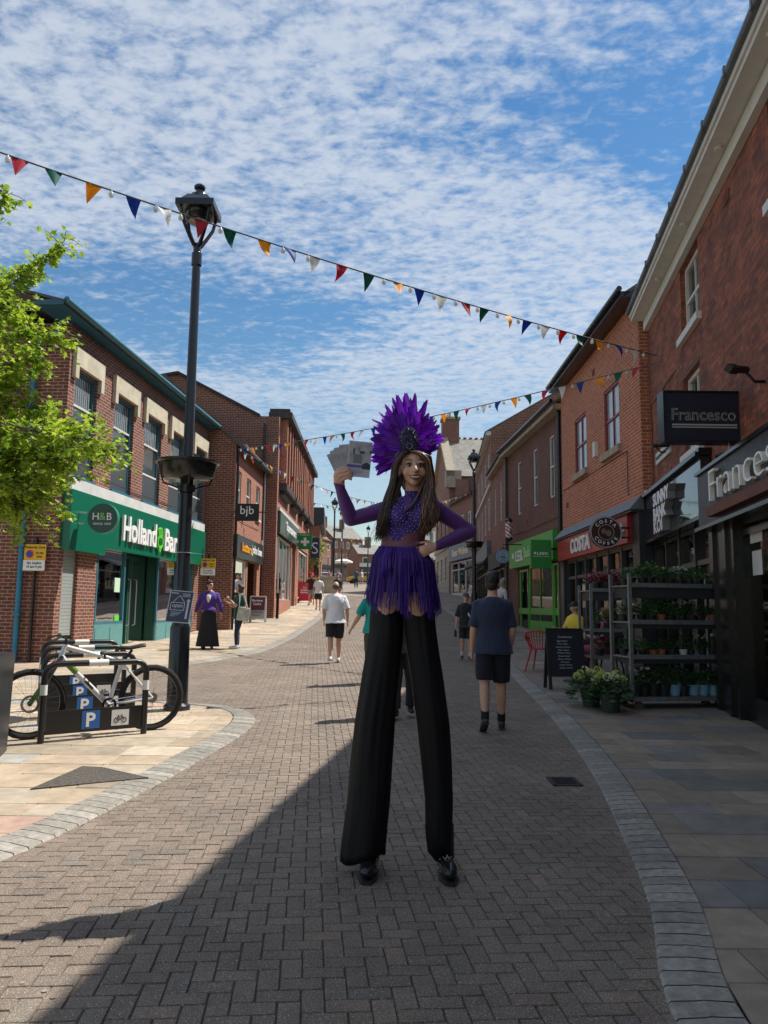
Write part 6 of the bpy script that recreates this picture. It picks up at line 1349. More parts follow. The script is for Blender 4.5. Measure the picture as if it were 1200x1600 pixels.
def figure(name_lab, x, y, rz, H=1.75, up=None, low=None, armL=None, armR=None, legL=0, legR=0, shirt=(.5,.5,.5), shirt_len=.5, sleeve=.55, sleeve_r=1.0, bottom=None, bot_kind='shorts', hair=(.04,.025,.02), hair_kind='short', shoe=(.5,.5,.5), sock=None, build=1.0, bust=0, lean=0, skin=None, hd=(0,1,0), seat=None, extra=None, vox=.013, z=None, group=None, face=True):
    """faces +y in its own space. legL/legR: forward swing of the foot; arm = (elbow, wrist) offsets from the shoulder; +x is the right side"""
    z0 = gz(y)+(.03 if z is None else z); t = thing('person', (0,0,0), name_lab, 'person', group); h = H/1.75; sk = skin or M_skin; B = build
    hipz, shz = .93*h, 1.44*h; sit = seat is not None
    if sit: dz = seat - (hipz-.1*h); hipz += dz; shz += dz
    else: dz = 0
    bod = MB(); V = Vector; lf_ = V((0, lean, 0)); shx = .165*h*(B*.5+.5)
    # torso
    tor = [(hipz-.06*h,.155,.115,0),(hipz+.03*h,.168,.12,0),(hipz+.13*h,.15,.108,.1),(hipz+.22*h,.145*(1-.08*bust),.103,.3),(hipz+.33*h,.162,.115+.03*bust,.6),(shz-.10*h,.168,.112+.02*bust,.85),(shz-.035*h,.150,.098,1),(shz+.012*h,.105,.08,1),(shz+.04*h,.062,.062,1)]
    def tring(zz, a, b, l, g=0, fy=0): return [V((math.cos(q)*(a*h*B+g), math.sin(q)*(b*h*B+g)+fy, zz)) + lf_*l for q in [2*math.pi*k/20 for k in range(20)]]
    bod.loft([tring(*r) for r in tor]); neck0 = V((0,0,shz)) + lf_; hc = V((0,.02,shz+.185*h)) + lf_*1.15
    bod.tube([neck0-V((0,0,.03)), neck0+V((0,.0,.05*h)), hc-V((0,.01,.06*h))], [.075*h,.058*h,.055*h], 12); M, s = head(bod, hc, V(hd), .225*h)
    J = {}
    for sd, arm in ((-1,armL),(1,armR)):
        S_ = V((shx*sd,0,shz-.055*h)) + lf_; el, wr_ = arm or (V((.07*sd,-.02,-.28)), V((.095*sd,.04,-.53))); E = S_ + V(el)*h; W = S_ + V(wr_)*h
        capsule(bod, S_-V((0,0,.012)), E, .043*h*B, .038*h*B, mid=S_.lerp(E,.25), rm=.048*h*B); capsule(bod, E, W, .038*h*B, .024*h, mid=E.lerp(W,.3), rm=.037*h*B)
        hand(bod, W, (W-E), V((sd,-.2,0)) if abs((W-E).normalized().x) < .8 else V((0,0,1)), 1.0*h, .45, side=sd); J['S',sd], J['E',sd], J['W',sd] = S_, E, W
        lg = legL if sd < 0 else legR; hp = V((.09*h*B**.5*sd,0,hipz-.03*h))
        if sit: K = hp + V((.03*sd,.42*h,.0)); A = K + V((0,.04,-(K.z-.075*h)))
        else:
            A = V((.10*h*sd, lg, .075*h + max(0,-lg)*.28)); L1 = (hp-A).length; mid = hp.lerp(A,.5); bend = .03+.18*max(0,-lg)+.03*abs(lg); K = mid + V((.0,bend,0))
        capsule(bod, hp, K, .085*h*B, .056*h*B**.6, mid=hp.lerp(K,.35), rm=.082*h*B); capsule(bod, K, A, .054*h*B**.6, .036*h, mid=K.lerp(A,.3)-V((0,.012,0)), rm=.056*h*B**.6)
        J['H',sd], J['K',sd], J['A',sd] = hp, K, A
    body = remesh(bod, 'body', sk, t, vox=vox, smooth=3)
    if face and hd[1] > -2: face_parts(body, hc, M, s)
    ws = .011
    if shirt:
        m = MB(); zb = hipz + (-.10+.5-shirt_len)*h if False else hipz - (shirt_len-.4)*h
        rings = [tring(zb,.175,.132,0,.046), tring(zb+.03,.172,.13,0,.04)] + [tring(max(a,zb+.01),b,c,l,.022) for a,b,c,l in tor if a > zb+.05 and a < shz-.01*h] + [tring(shz+.012*h,.105,.08,1,.014), tring(shz+.035*h,.064,.064,1,.012)]
        m.loft(rings)
        for sd in (-1,1):
            S_, E, W = J['S',sd], J['E',sd], J['W',sd]; tot = (E-S_).length + (W-E).length; ln = tot*sleeve
            if ln <= (E-S_).length: e = S_ + (E-S_).normalized()*ln; m.tube([S_+V((-.045*sd,0,.012))*h, S_, S_.lerp(e,.35), e], [.060*h, .062*B*h, .058*B*h*sleeve_r, .060*B*h*sleeve_r], 16, rnd_end=False)
            else: e = E + (W-E).normalized()*(ln-(E-S_).length); m.tube([S_+V((-.045*sd,0,.012))*h, S_, S_.lerp(E,.4), E, e], [.060*h,.062*h*B,.058*h*B*sleeve_r,.052*h*B*sleeve_r,.042*h*sleeve_r], 16)
        remesh(m, 'shirt', shirt if not isinstance(shirt, tuple) else mat('cloth %.2f %.2f %.2f' % shirt, shirt, .85, sheen=.2, var=.06), t, vox=ws, smooth=7, wr=.010, seed=x)
    bm = bottom if bottom is None or not isinstance(bottom, tuple) else mat('cloth %.3f %.3f %.3f' % bottom, bottom, .85, sheen=.1, var=.08)
    if bot_kind in ('shorts','trousers','leggings'):
        m = MB(); g = .014 if bot_kind != 'leggings' else .007; m.loft([tring(hipz-.10*h,.15,.12,0,g), tring(hipz-.06*h,.158,.118,0,g), tring(hipz+.03*h,.166,.118,0,.004)])
        for sd in (-1,1):
            hp, K, A = J['H',sd], J['K',sd], J['A',sd]
            if bot_kind == 'shorts': e = hp.lerp(K,.92); m.tube([hp+V((0,0,.02)), hp.lerp(K,.4), e], [.09*h*B,.1*h*B,.092*h*B], 16)
            elif bot_kind == 'trousers': m.tube([hp, hp.lerp(K,.4), K, K.lerp(A,.5), A+V((0,0,.02))], [.092*h*B,.094*h*B,.075*h*B,.07*h,.068*h], 16)
            else: m.tube([hp, hp.lerp(K,.4), K, K.lerp(A,.3), K.lerp(A,.93)], [.09*h*B,.09*h*B,.062*h*B,.062*h*B,.043*h], 16)
        remesh(m, {'shorts':'shorts','trousers':'trousers','leggings':'leggings'}[bot_kind], bm, t, vox=ws, smooth=4, wr=.009 if g > .01 else .003, seed=y)
    elif bot_kind == 'skirt':
        m = MB(); rings = []
        for k in range(12):
            u = k/11; zz = hipz+.20*h - u*(hipz+.14*h); R_ = .15+.02*min(1,u*4)+.13*u**1.3
            rings.append([V((math.cos(q)*h*(R_+.012*u*math.sin(7*q+1)), math.sin(q)*h*(R_*.8+.012*u*math.sin(5*q)), zz - (.0 if k < 11 else .0))) for q in [2*math.pi*i/40 for i in range(40)]])
        m.loft(rings); m.build('skirt', bm, t, smooth=True)
    sm = mat('shoe %.2f %.2f %.2f' % shoe, shoe, .6)
    for sd in (-1,1):
        A = J['A',sd]; lg = 0 if sit else (legL if sd < 0 else legR); pt = -.5 if lg < -.12 else 0; m = MB(); F_ = V((.12*sd, math.cos(pt), math.sin(pt))).normalized(); a0 = A - V((0,0,.035*h)); 
        m.tube([a0-F_*.05*h, a0+F_*.03*h, a0+F_*.12*h, a0+F_*.18*h], [.036*h,.043*h,.04*h,.032*h], 12, rnd_end=True, flat=.8, up=V((0,0,1))); m.tube([A+V((0,0,.02)), a0], [.04*h,.042*h], 10)
        o = remesh(m, 'shoe', sm, t, vox=.011, smooth=2)
        m = MB(); b0 = a0 - V((0,0,.034*h)); m.tube([b0-F_*.075*h, b0+F_*.03*h, b0+F_*.13*h, b0+F_*.2*h], [.03*h,.038*h,.044*h,.026*h], 12, rnd_end=False, flat=.32, up=V((0,0,1))); m.build('sole', mat('sole', (.45,.44,.42), .7) if sum(shoe) > .9 or shoe[0] < .03 else mat('dark sole', (.03,.03,.03), .7), o, smooth=True)
        if sock: m = MB(); m.tube([A-V((0,0,.0)), A.lerp(J['K',sd],.26)], [.045*h,.045*h], 12); m.build('sock', mat('sock %.2f' % sock[0], sock, .9), t, smooth=True)
    hm = mat('hair %.3f' % hair[0], hair, .55, var=.4, vscale=60, bump=.6, bscale=90)
    e = lambda m, p, r: m.ell(hc + M @ (V(p)*s), tuple(v*s for v in r), 16, 12, M)
    if hair_kind != 'none':
        m = MB()
        if hair_kind == 'short': e(m, (0,-.026,.042), (.090,.102,.095)); e(m, (0,-.052,-.025), (.074,.062,.066)); e(m,(0,.03,.09),(.068,.058,.04)); e(m,(.02,-.02,.11),(.06,.07,.04))
        elif hair_kind == 'balding': e(m, (0,-.045,-.0), (.081,.075,.066)); 
        elif hair_kind == 'cap': 
            e(m, (0,-.014,.045), (.086,.104,.08)); e(m, (0,.10,.045), (.06,.055,.012))
        elif hair_kind == 'bun': e(m, (0,-.022,.03), (.083,.095,.092)); e(m, (-.0,-.06,.11), (.045,.045,.042)); e(m,(0,.03,.08),(.06,.05,.04))
        elif hair_kind == 'bob': e(m, (0,-.026,.03), (.088,.1,.092)); e(m, (0,-.06,-.05), (.08,.06,.085)); e(m,(0,.03,.085),(.066,.05,.034)); [e(m,(.07*q_,-.02,-.05),(.025,.05,.07)) for q_ in (-1,1)]
        elif hair_kind == 'long': e(m, (0,-.026,.03), (.086,.098,.092)); e(m, (0,-.07,-.09), (.085,.05,.15)); e(m,(0,.03,.085),(.062,.05,.034))
        remesh(m, 'cap' if hair_kind == 'cap' else 'hair', hm, t, vox=.009, smooth=2, wr=.004, wsc=(40,40,14))
    if extra: extra(t, J, hc, M, s, h)
    t.location = (x,y,z0); t.rotation_euler = (0,0,rz); return t
V = Vector
LA = lambda e, w: (V(e), V(w))
# man in white tee walking away (back to us)
def ex_white(t, J, hc, M, s, h): pass
figure('bald man seen from behind walking away in a white t-shirt and black shorts', -1.02,16.65,R(8),1.72, shirt=(.8,.8,.82), bottom=(.012,.013,.018), hair=(.10,.07,.05), hair_kind='balding', shoe=(.7,.7,.7), legL=-.12, legR=.16, armL=LA((-.07,-.03,-.27),(-.06,.06,-.5)), armR=LA((.08,-.03,-.27),(.1,.02,-.51)), build=1.14, sleeve=.5, sleeve_r=1.25)
figure('man in a teal t-shirt, mostly hidden behind the black trouser legs of the performer', -.12,13.3,R(5),1.72, shirt=(.0,.30,.29), bottom=(.05,.06,.045), bot_kind='trousers', hair=(.07,.05,.03), legL=.14, legR=-.1, armL=LA((-.12,-.02,-.26),(-.24,.05,-.47)), build=1.1, sleeve=.5, sleeve_r=1.2)
def ex_black(t, J, hc, M, s, h):
    m = MB(); m.tube([J['S',1]+V((-.05,.11,-.0)), J['S',1]+V((-.02,.16,-.25)), J['H',1]+V((.02,.14,.1))], .02, 8); m.build('bag_strap', mat('pale strap', (.6,.6,.58), .7), t)
figure('person in black trousers and trainers walking behind the performer', .27,9.9,R(180),1.62, shirt=(.02,.02,.025), bottom=(.015,.015,.018), bot_kind='trousers', hair=(.05,.03,.02), shoe=(.02,.02,.02), legL=-.05, legR=.16, build=1.1, extra=ex_black)
figure('tall dark haired man in a navy t-shirt and navy shorts walking away on the right', 1.27,8.95,R(-4),1.77, shirt=(.014,.024,.058), bottom=(.006,.008,.017), hair=(.012,.010,.009), shoe=(.045,.038,.03), sock=(.008,.008,.009), legL=-.16, legR=.12, armL=LA((-.045,-.01,-.28),(-.06,.06,-.51)), armR=LA((.05,-.01,-.28),(.03,.08,-.51)), build=1.1, sleeve=.5, sleeve_r=1.02, hd=(.28,1,-.12), vox=.011)
def ex_kid(t, J, hc, M, s, h):
    ff = Fr((0,.145,0),(-1,0,0),(0,1,0)); m = MB(); z = J['S',1].z-.2
    for p in (((-.015,.04),(.005,.06),(.02,.04),(.012,-.03),(-.02,-.03)), ((-.02,-.0),(-.02,-.06),(-.1,-.06),(-.12,-.02),(-.06,-.03))): m.prism([(-(a-.05), z+b) for a,b in p], .0,.012, ff)
    m.build('swan_print', mat('pale print', (.5,.6,.68), .7), t)
    w = J['W',1]; m = MB(); m.lathe([(.03,-.24),(.03,-.12),(.02,-.1),(.015,-.07),(0,-.07)], w+V((.02,.03,0)), 10); m.build('water_bottle', M_blackm, t)
figure('boy in a brown cap, black t-shirt and black shorts facing the camera', 1.9,17.7,R(178),1.5, shirt=(.014,.014,.016), bottom=(.012,.012,.015), hair=(.07,.05,.035), hair_kind='cap', shoe=(.05,.05,.05), sock=(.6,.6,.58), legL=.05, legR=-.03, build=1.0, sleeve=.55, sleeve_r=1.25, shirt_len=.52, hd=(-.1,1,-.25), extra=ex_kid)
def ex_purple(t, J, hc, M, s, h):
    m = MB(); zt = J['S',1].z+.02; m.tube([(0,.10,zt),(0,.155,zt-.06),(0,.192,zt-.15),(0,.195,zt-.22)], [.045,.06,.045,.012], 14, flat=.3, up=V((0,1,.3))); m.build('cream_top', mat('cream lace', (.65,.62,.55), .8), t, smooth=True)
    m = MB(); P_ = lambda x, y, z: hc + M @ (V((x,y,z))*s)
    for q_ in (-1,1): m.ell(P_(.031*q_,.088,.006), (.026*s,.008*s,.02*s), 12, 6, M)
    m.tube([P_(-.08,.03,.01),P_(-.05,.085,.01),P_(.05,.085,.01),P_(.08,.03,.01)], .004, 5); m.build('sunglasses', M_black, t)
figure('woman with a hair bun and sunglasses in a purple top and long black skirt', -4.36,19.45,R(185),1.70, shirt=(.06,.02,.22), bottom=(.008,.008,.012), bot_kind='skirt', hair=(.04,.012,.02), hair_kind='bun', shoe=(.1,.1,.11), sleeve=.93, sleeve_r=1.02, build=1.12, bust=1, shirt_len=.36, armL=LA((-.11,-.0,-.27),(-.14,.06,-.5)), armR=LA((.12,0,-.27),(.17,.06,-.5)), hd=(-.75,.65,0), extra=ex_purple)
def ex_tote(t, J, hc, M, s, h):
    S_ = J['S',-1]; m = MB(); c = S_+V((-.13,-.03,-.42)); Mx = Matrix.Translation(c) @ Matrix.Rotation(.15,4,'X'); m.box((-.03,-.15,-.17),(.03,.15,.17), M=Mx); o = m.build('tote_bag', mat('cream canvas print', (.5,.5,.41), .85, var=.35, vscale=14), t, bevel=.015)
    m = MB(); m.tube([c+V((0,-.1,.18)), S_+V((-.03,-.05,.07)), S_+V((-.03,.05,.07)), c+V((0,.1,.18))], .01, 6); m.build('bag_handle', mat('cream canvas', (.7,.66,.58), .8), o)
figure('woman in dark green top and jeans with cream tote bag, hand at mouth', -3.62,19.6,R(112),1.62, shirt=(.008,.055,.042), bottom=(.012,.028,.06), bot_kind='leggings', hair=(.05,.022,.015), hair_kind='bob', shoe=(.6,.52,.56), build=1.13, bust=1, sleeve=.42, shirt_len=.52, armL=LA((-.04,.16,-.24),(.12,.30,-.06)), armR=LA((.05,.14,-.25),(-.08,.36,-.12)), hd=(.1,1,.25), legL=.08, extra=ex_tote)
figure('seated man in a bright yellow t-shirt and navy cap at the far round table', 4.05,16.3,R(118),1.72, shirt=(.75,.55,.04), bottom=(.012,.016,.035), bot_kind='trousers', hair=(.012,.02,.08), hair_kind='cap', shoe=(.3,.35,.2), seat=.45, build=1.1, armL=LA((-.08,.1,-.26),(-.02,.36,-.22)), armR=LA((.08,.1,-.26),(.02,.36,-.22)), hd=(.2,1,-.1))
figure('seated woman in pink patterned clothes behind the flower trolleys', 4.12,14.3,R(60),1.6, shirt=mat('pink print cloth', (.42,.08,.16), .8, var=.6, vscale=40), bottom=(.3,.06,.12), bot_kind='trousers', hair=(.16,.1,.06), hair_kind='bob', shoe=(.1,.1,.1), seat=.45, build=1.2, bust=1, armL=LA((-.08,.12,-.26),(-.04,.34,-.2)), armR=LA((.08,.12,-.26),(.02,.34,-.2)))
def chair_under(x, y, rz, lab): return tub_chair(x, y, rz, lab, mat('dark cafe chair', (.02,.02,.02), .5))
chair_under(4.1,16.32,R(118+180-90+90),'dark slatted chair under the man in yellow'); chair_under(4.15,14.28,R(60+180),'dark slatted chair under the woman in pink')
figure('man in a pale shirt bending at the shop window beyond the navy shirted man', 3.75,25.5,R(-60),1.78, shirt=(.5,.49,.46), bottom=(.02,.02,.03), bot_kind='trousers', hair=(.25,.23,.2), lean=.22, build=1.05, sleeve=.9)
# more distant people
far = [(-3.05,36.5,178,1.66,(.72,.72,.72),(.015,.018,.025),'shorts','long',(.1,.05,.03),'woman in a loose pale top and black cropped trousers walking towards the camera'),
 (-3.75,40.5,175,1.66,(.06,.01,.02),(.3,.28,.25),'shorts','bob',(.04,.02,.015),'woman in a dark red top just behind the pale topped woman'),
 (-2.35,40,185,1.65,(.02,.05,.04),(.6,.25,.2),'shorts','long',(.06,.03,.02),'woman in a dark vest with bare arms behind the bald man'),
 (-3.6,62,180,1.75,(.35,.38,.5),(.01,.01,.012),'shorts','short',(.05,.03,.02),'man in a pale blue shirt and black shorts below the cream parasol'),
 (-4.6,70,170,1.7,(.5,.5,.5),(.02,.02,.02),'trousers','short',(.05,.03,.02),'person in grey and black near the lamp columns'),
 (-2.6,74,0,1.8,(.03,.09,.12),(.01,.01,.015),'trousers','short',(.03,.02,.02),'tall person in a dark teal coat crossing below the parasol'),
 (-5.6,80,150,1.65,(.4,.1,.1),(.05,.05,.08),'trousers','long',(.04,.02,.02),'person in a red top among the far crowd'),
 (-6.6,76,190,1.7,(.05,.06,.05),(.03,.03,.04),'trousers','short',(.06,.04,.02),'person in dark green among the far crowd'),
 (-2.55,92,60,1.7,(.6,.58,.55),(.3,.33,.36),'shorts','short',(.3,.2,.12),'fair haired figure crossing the road alone in the far distance'),
 (-7.6,90,190,1.7,(.5,.45,.4),(.03,.03,.04),'trousers','short',(.06,.04,.02),'person in a beige top at the far left bend')]
for i, (x, y, a, H, sh_, bt, bk, hk, hr, lab) in enumerate(far):
    figure(lab, x, y, R(a), H, shirt=sh_, bottom=bt, bot_kind=bk, hair_kind=hk, hair=hr, legL=.14*(-1)**i, legR=-.12*(-1)**i, sleeve=.4, sleeve_r=1.1, shirt_len=.5, shoe=(.1,.1,.1), vox=.02, face=False, armR=LA((.12,.02,-.25),(.14,.16,-.42)) if i % 2 else None)
# ================================================================= THE STILT PERFORMER
perf = thing('person', (.15,4.43,.01), 'smiling stilt walker in purple with long brown hair and very long black trousers', 'performer')
K = .00367; q = random.Random(21)
b = MB(); W_ = P
# torso rings: (py, cx, half width px, depth half m)
TY = 4.42
def rg(py, cx, hw, dp, y=TY, n=28):
    c = P(cx, py, y); r = hw*K; return [c + V((r*math.cos(a), dp*math.sin(a), 0)) for a in [2*math.pi*k/n for k in range(n)]]
b.loft([rg(930,631,37,.11), rg(905,631,42,.118), rg(885,631,40.5,.115), rg(865,630,37,.105), rg(848,629.5,33.5,.095), rg(835,630.5,34,.095), rg(820,634,37.5,.105), rg(805,640,41,.115), rg(793,644,42,.105), rg(783,646,33,.08), rg(777,646.5,20,.06)])
for sx_ in (-1, 1): b.ell(P(642+sx_*18, 806, TY-.085), (.06,.05,.062), 14, 10)
b.tube([P(646.5,784,4.42), P(646.5,770,4.415), P(646,752,4.40)], [.056,.049,.05], 16)
for s_, e_, w_ in (((611,794,4.42),(548,811,4.37),(531.5,763,4.29)), ((681,796,4.43),(734,830,4.47),(683,853,4.34))):
    S1, E1, W1 = P(*s_), P(*e_), P(*w_); capsule(b, S1, E1, .050, .039, 14, mid=S1.lerp(E1,.45), rm=.045); capsule(b, E1, W1, .040, .025, 14, mid=E1.lerp(W1,.35), rm=.040)
for hp, kn in (((613,905,4.42),(605,952,4.42)), ((650,905,4.42),(654,952,4.42))): b.tube([P(*hp), P(*kn)], [.080,.069], 18, rnd_end=True)
# hip hand
hand(b, P(682,853,4.335), V((-1,-.35,-.42)), V((.2,-1,.2)), .88, .55, side=-1, spread=.2)
# hand with the flyers : back of the hand towards the camera, fingers across the front
b.tube([P(531.5,763,4.285), P(530,752,4.272), P(529,743,4.262)], [.026,.033,.031], 12, rnd_end=True, flat=.55, up=V((0,1,0)))
for i, pts in enumerate((((524.5,742,4.262),(528,734,4.252),(538,730.5,4.25),(545.5,732.5,4.256)), ((524.5,746,4.26),(530,738.5,4.248),(541,735.5,4.246),(549.5,738.5,4.254)), ((527,750,4.26),(533,743.5,4.248),(543,741,4.247),(550.5,744.5,4.255)), ((531,753,4.262),(537,748.5,4.252),(544,747,4.251),(549,749.5,4.257)))):
    b.tube([P(*p) for p in pts], [.009,.0088,.008,.0066], 10, rnd_end=True)
b.tube([P(530,752,4.275), P(536,744,4.30), P(541,736,4.315)], [.012,.011,.009], 10, rnd_end=True)
hcn = P(646.0,732.5,4.375); fwd = V((.06,-1,.0)); HM, hs_ = head(b, hcn, fwd, .228)
for s_ in (-1,1): b.ell(hcn + HM @ (V((.0125*s_,.092,-.026))*hs_), (.009*hs_,.010*hs_,.008*hs_), 10, 8, HM); b.ell(hcn + HM @ (V((.042*s_,.052,-.030))*hs_), (.024*hs_,.026*hs_,.028*hs_), 12, 9, HM)
body = remesh(b, 'body', mat('performer skin', (.66,.38,.27), .42, var=.06, vscale=40, bump=.08, bscale=300), perf, vox=.0055, smooth=2)
# outfit cut from the body surface, 3 mm proud
def prj(p):
    d = p - V((0,0,EYE)); f = d.dot(Fx); return 600+FPX*d.dot(R2)/f, 800-FPX*d.dot(U2)/f
def inpoly(x, y, pl):
    r = False; j = len(pl)-1
    for i in range(len(pl)):
        if (pl[i][1] > y) != (pl[j][1] > y) and x < (pl[j][0]-pl[i][0])*(y-pl[i][1])/(pl[j][1]-pl[i][1]) + pl[i][0]: r = not r
        j = i
    return r
BOD = [(606,790),(602,806),(600,826),(606,835),(614,846),(617,846),(624,846),(631,838),(641,832),(652,830),(668,826),(672,806),(676,790),(660,776),(656,767),(638,767),(630,778)]
KEY = [(634,776),(632,786),(634,800),(640,790),(641,777)]
me = body.data; L0_ = ORG[perf.name]; so_ = MB(); sh_ = MB(); so_.v = []; vmap = {}
nv = [L0_ + v.co + v.normal*.003 for v in me.vertices]; sel = []
for p in me.polygons:
    c = L0_ + p.center; x, y = prj(c)
    if y < 767 and x > 570: continue
    if x < 570 and (y < 757 + (x-533)*.25): continue
    if c.y < 4.36 and 655 < x < 681 and y > 846 and c.y < P(0,0,4.355).y: continue
    if y > 925: continue
    solid = p.normal.y < .35 and (inpoly(x, y, BOD) and not inpoly(x, y, KEY)); solid = solid or (y < 772 and x > 600) or (y > 856+(x-596)*.19 and x < 676)
    sel.append((p, 1 if solid else (2 if 826 < y < 872 and 590 < x < 672 and p.normal.y < .5 else 0)))
for sol, nm, mt in ((1, 'bodice', mat('purple sequin cloth', (.05,.014,.23), .38, var=.35, vscale=160, bump=.5, bscale=400)), (0, 'sheer_sleeves', mat('sheer purple mesh', (.105,.025,.185), .6, var=.12, vscale=30, sheen=.25)), (2, 'waist_mesh', mat('sheer waist mesh', (.20,.075,.095), .6, var=.1))):
    mb = MB(); idx = {}
    for p, s_ in sel:
        if s_ != sol: continue
        f = []
        for vi in p.vertices:
            if vi not in idx: idx[vi] = len(mb.v); mb.v.append(tuple(nv[vi]))
            f.append(idx[vi])
        mb.f.append(f); mb.m.append(0); mb.uv.append(None); mb.c.append(None)
    ob = mb.build(nm, mt, perf, smooth='all')
    if sol == 1: bod_o = ob
# sheer over skin at the waist shows browner
# rhinestones
M_rs = mat('rhinestone', (.85,.86,.95), .08, .3, spec=1.0)
m = MB(); cs = [(p, s_) for p, s_ in sel if s_ == 1 and p.normal.y < -.1]; used_ = []
q.shuffle(cs)
for p, s_ in cs:
    c = L0_ + p.center; x, y = prj(c)
    if y > 850 and q.random() > .1: continue
    if y > 885: continue
    if any((c-u).length < .0135 for u in used_): continue
    used_.append(c); r = .0028 if q.random() < .5 else .0019; m.ell(c + p.normal*.0045, (r,r,r), 6, 4)
    if len(used_) > 210: break
m.build('rhinestones', M_rs, bod_o)
# face
e = lambda x, y, z: hcn + HM @ (V((x,y,z))*hs_)
def tb(name, pts, r, mt, par=body, n=6): m = MB(); m.tube([e(*p) for p in pts], [v*hs_ for v in r], n); return m.build(name, mt, par, smooth=True)
M_eyew = mat('eye white', (.4,.38,.36), .3); M_iris = mat('eye iris', (.035,.02,.012), .15); M_lash = mat('lash black', (.012,.009,.008), .7); M_lip = mat('rose lips', (.26,.055,.055), .35); M_teeth = mat('teeth', (.78,.76,.71), .25); M_brow = mat('dark brow', (.045,.025,.017), .8)
for s_ in (-1, 1):
    m = MB(); m.ell(e(.031*s_,.0765,.006), (.0145*hs_,.010*hs_,.0062*hs_), 12, 8, HM); ey = m.build('eye', M_eyew, body, smooth=True)
    m = MB(); m.ell(e(.0305*s_,.0845,.0065), (.0062*hs_,.0035*hs_,.0066*hs_), 10, 6, HM); m.build('iris', M_iris, ey, smooth=True) if False else m.build('iris', M_iris, body, smooth=True)
    tb('eyelashes', [(.0145*s_,.086,.0085),(.024*s_,.0895,.0145),(.035*s_,.0875,.0148),(.047*s_,.078,.010),(.053*s_,.0735,.0135)], [.0015,.0030,.0036,.0030,.001], M_lash)
    tb('eyelashes', [(.018*s_,.085,.001),(.031*s_,.0855,-.0015),(.045*s_,.078,.003)], [.0008,.0016,.001], M_lash)
    tb('eyebrow', [(.013*s_,.091,.031),(.026*s_,.0915,.0355),(.040*s_,.086,.0365),(.056*s_,.072,.029)], [.0018,.0028,.0026,.001], M_brow)
    m = MB(); m.ell(e(.0085*s_,.1015,-.0285), (.003*hs_,.002*hs_,.0022*hs_), 8, 5, HM); m.build('nostril', M_lash, body)
def cur(x, z, d=0): return (x*1.2, .0965 - 11*x*x + d, (z+.0585)*1.12-.0620)
m = MB(); N = 12; top_ = []; bot_ = []
for k in range(N+1):
    x = -.026+.052*k/N; u = 1-(x/.027)**2; top_.append(e(*cur(x, -.0545+.35*x*x*20-.0*u, .0018))); bot_.append(e(*cur(x, -.0555+7*x*x*1.0-.0112*u, .0018)))
m.loft([top_, bot_], cap=False, closed=False); m.build('teeth', M_teeth, body, smooth='all')
tb('upper_lip', [cur(-.031,-.0495,-.001),cur(-.02,-.0512,.0025),cur(-.007,-.0515,.0045),cur(0,-.0528,.0045),cur(.007,-.0515,.0045),cur(.02,-.0512,.0025),cur(.031,-.0495,-.001)], [.0015,.0032,.0040,.0034,.0040,.0032,.0015], M_lip)
tb('lower_lip', [cur(-.031,-.0495,-.001),cur(-.022,-.0600,.002),cur(-.01,-.0670,.0045),cur(0,-.0688,.005),cur(.01,-.0670,.0045),cur(.022,-.0600,.002),cur(.031,-.0495,-.001)], [.0015,.0034,.0046,.0050,.0046,.0034,.0015], M_lip)
# hair
M_hair = mat('long brown hair', (.085,.042,.024), .38, attr=True, spec=.7)
hr = MB(); hr.cc = (.05,.026,.016)
ec = lambda p, r: hr.ell(e(*p), tuple(v*hs_ for v in r), 22, 14, HM)
ec((0,-.030,.026), (.081,.090,.088)); ec((0,-.06,-.05), (.07,.05,.09))
hb_ = hr
def lock(pts, spread, r, seed, n=1, wave=.006):
    qq = random.Random(seed)
    for k in range(n):
        u_ = qq.uniform(-1,1); w_ = qq.uniform(-1,1); ph = qq.uniform(0,6.28); v = qq.random(); ends = qq.uniform(.8,1.0); rr = r*qq.uniform(.6,1.2)
        base = (.028,.013,.008); hi = (.34,.18,.10); t_ = v**2.2*(1 if seed in (2,3) else .35); col = tuple(a+(b_-a)*t_ for a, b_ in zip(base, hi)); rr *= qq.choice((.5,.7,1,1.1)); hb_.cc = col  # random tone per lock; right-hand locks paler, sunlight painted into their colour
        out = []; M_ = 16; L_ = len(pts)-1
        for j in range(M_+1):
            t = j/M_*ends*L_; i = min(int(t), L_-1); f = t-i; a = V(pts[i][:3]); c = V(pts[i+1][:3]); sp_ = spread[i] + (spread[i+1]-spread[i])*f; tt = j/M_
            p = a.lerp(c, f); out.append(P(p.x + u_*sp_ + 700*wave*tt*math.sin(5*tt*2+ph)*.6, p.y + w_*1.5, p.z + w_*.022*(.4+tt) - .012*(1-u_*u_)))
        hb_.tube(out, [rr*(1-.75*(j/M_)**3) for j in range(M_+1)], 5, flat=.7)
left = [(640,706,4.335),(630,709,4.31),(621.5,722,4.325),(616,745,4.36),(610,768,4.35),(604,790,4.335),(599,812,4.33),(595,832,4.34),(592,846,4.35)]
lock(left, [2.5,3.5,2.5,3.5,5,6.5,7.5,7,4], .0058, 1, 210)
right = [(642,706,4.335),(658,709,4.315),(668,722,4.33),(670,745,4.35),(669,768,4.315),(672,788,4.295),(672,806,4.29),(668,822,4.30),(664,838,4.315)]
lock(right, [3,4,2,3.5,6.5,8.5,9.5,8,4], .0058, 2, 240, .018)
lock([(632,735,4.40),(618,775,4.36),(604,805,4.34),(592,835,4.34),(586,852,4.35)], [2,5,9,10,9], .0018, 11, 40, .012)
lock([(664,735,4.38),(672,772,4.31),(676,802,4.30),(670,830,4.31)], [2,6,11,10], .0018, 12, 45, .016)
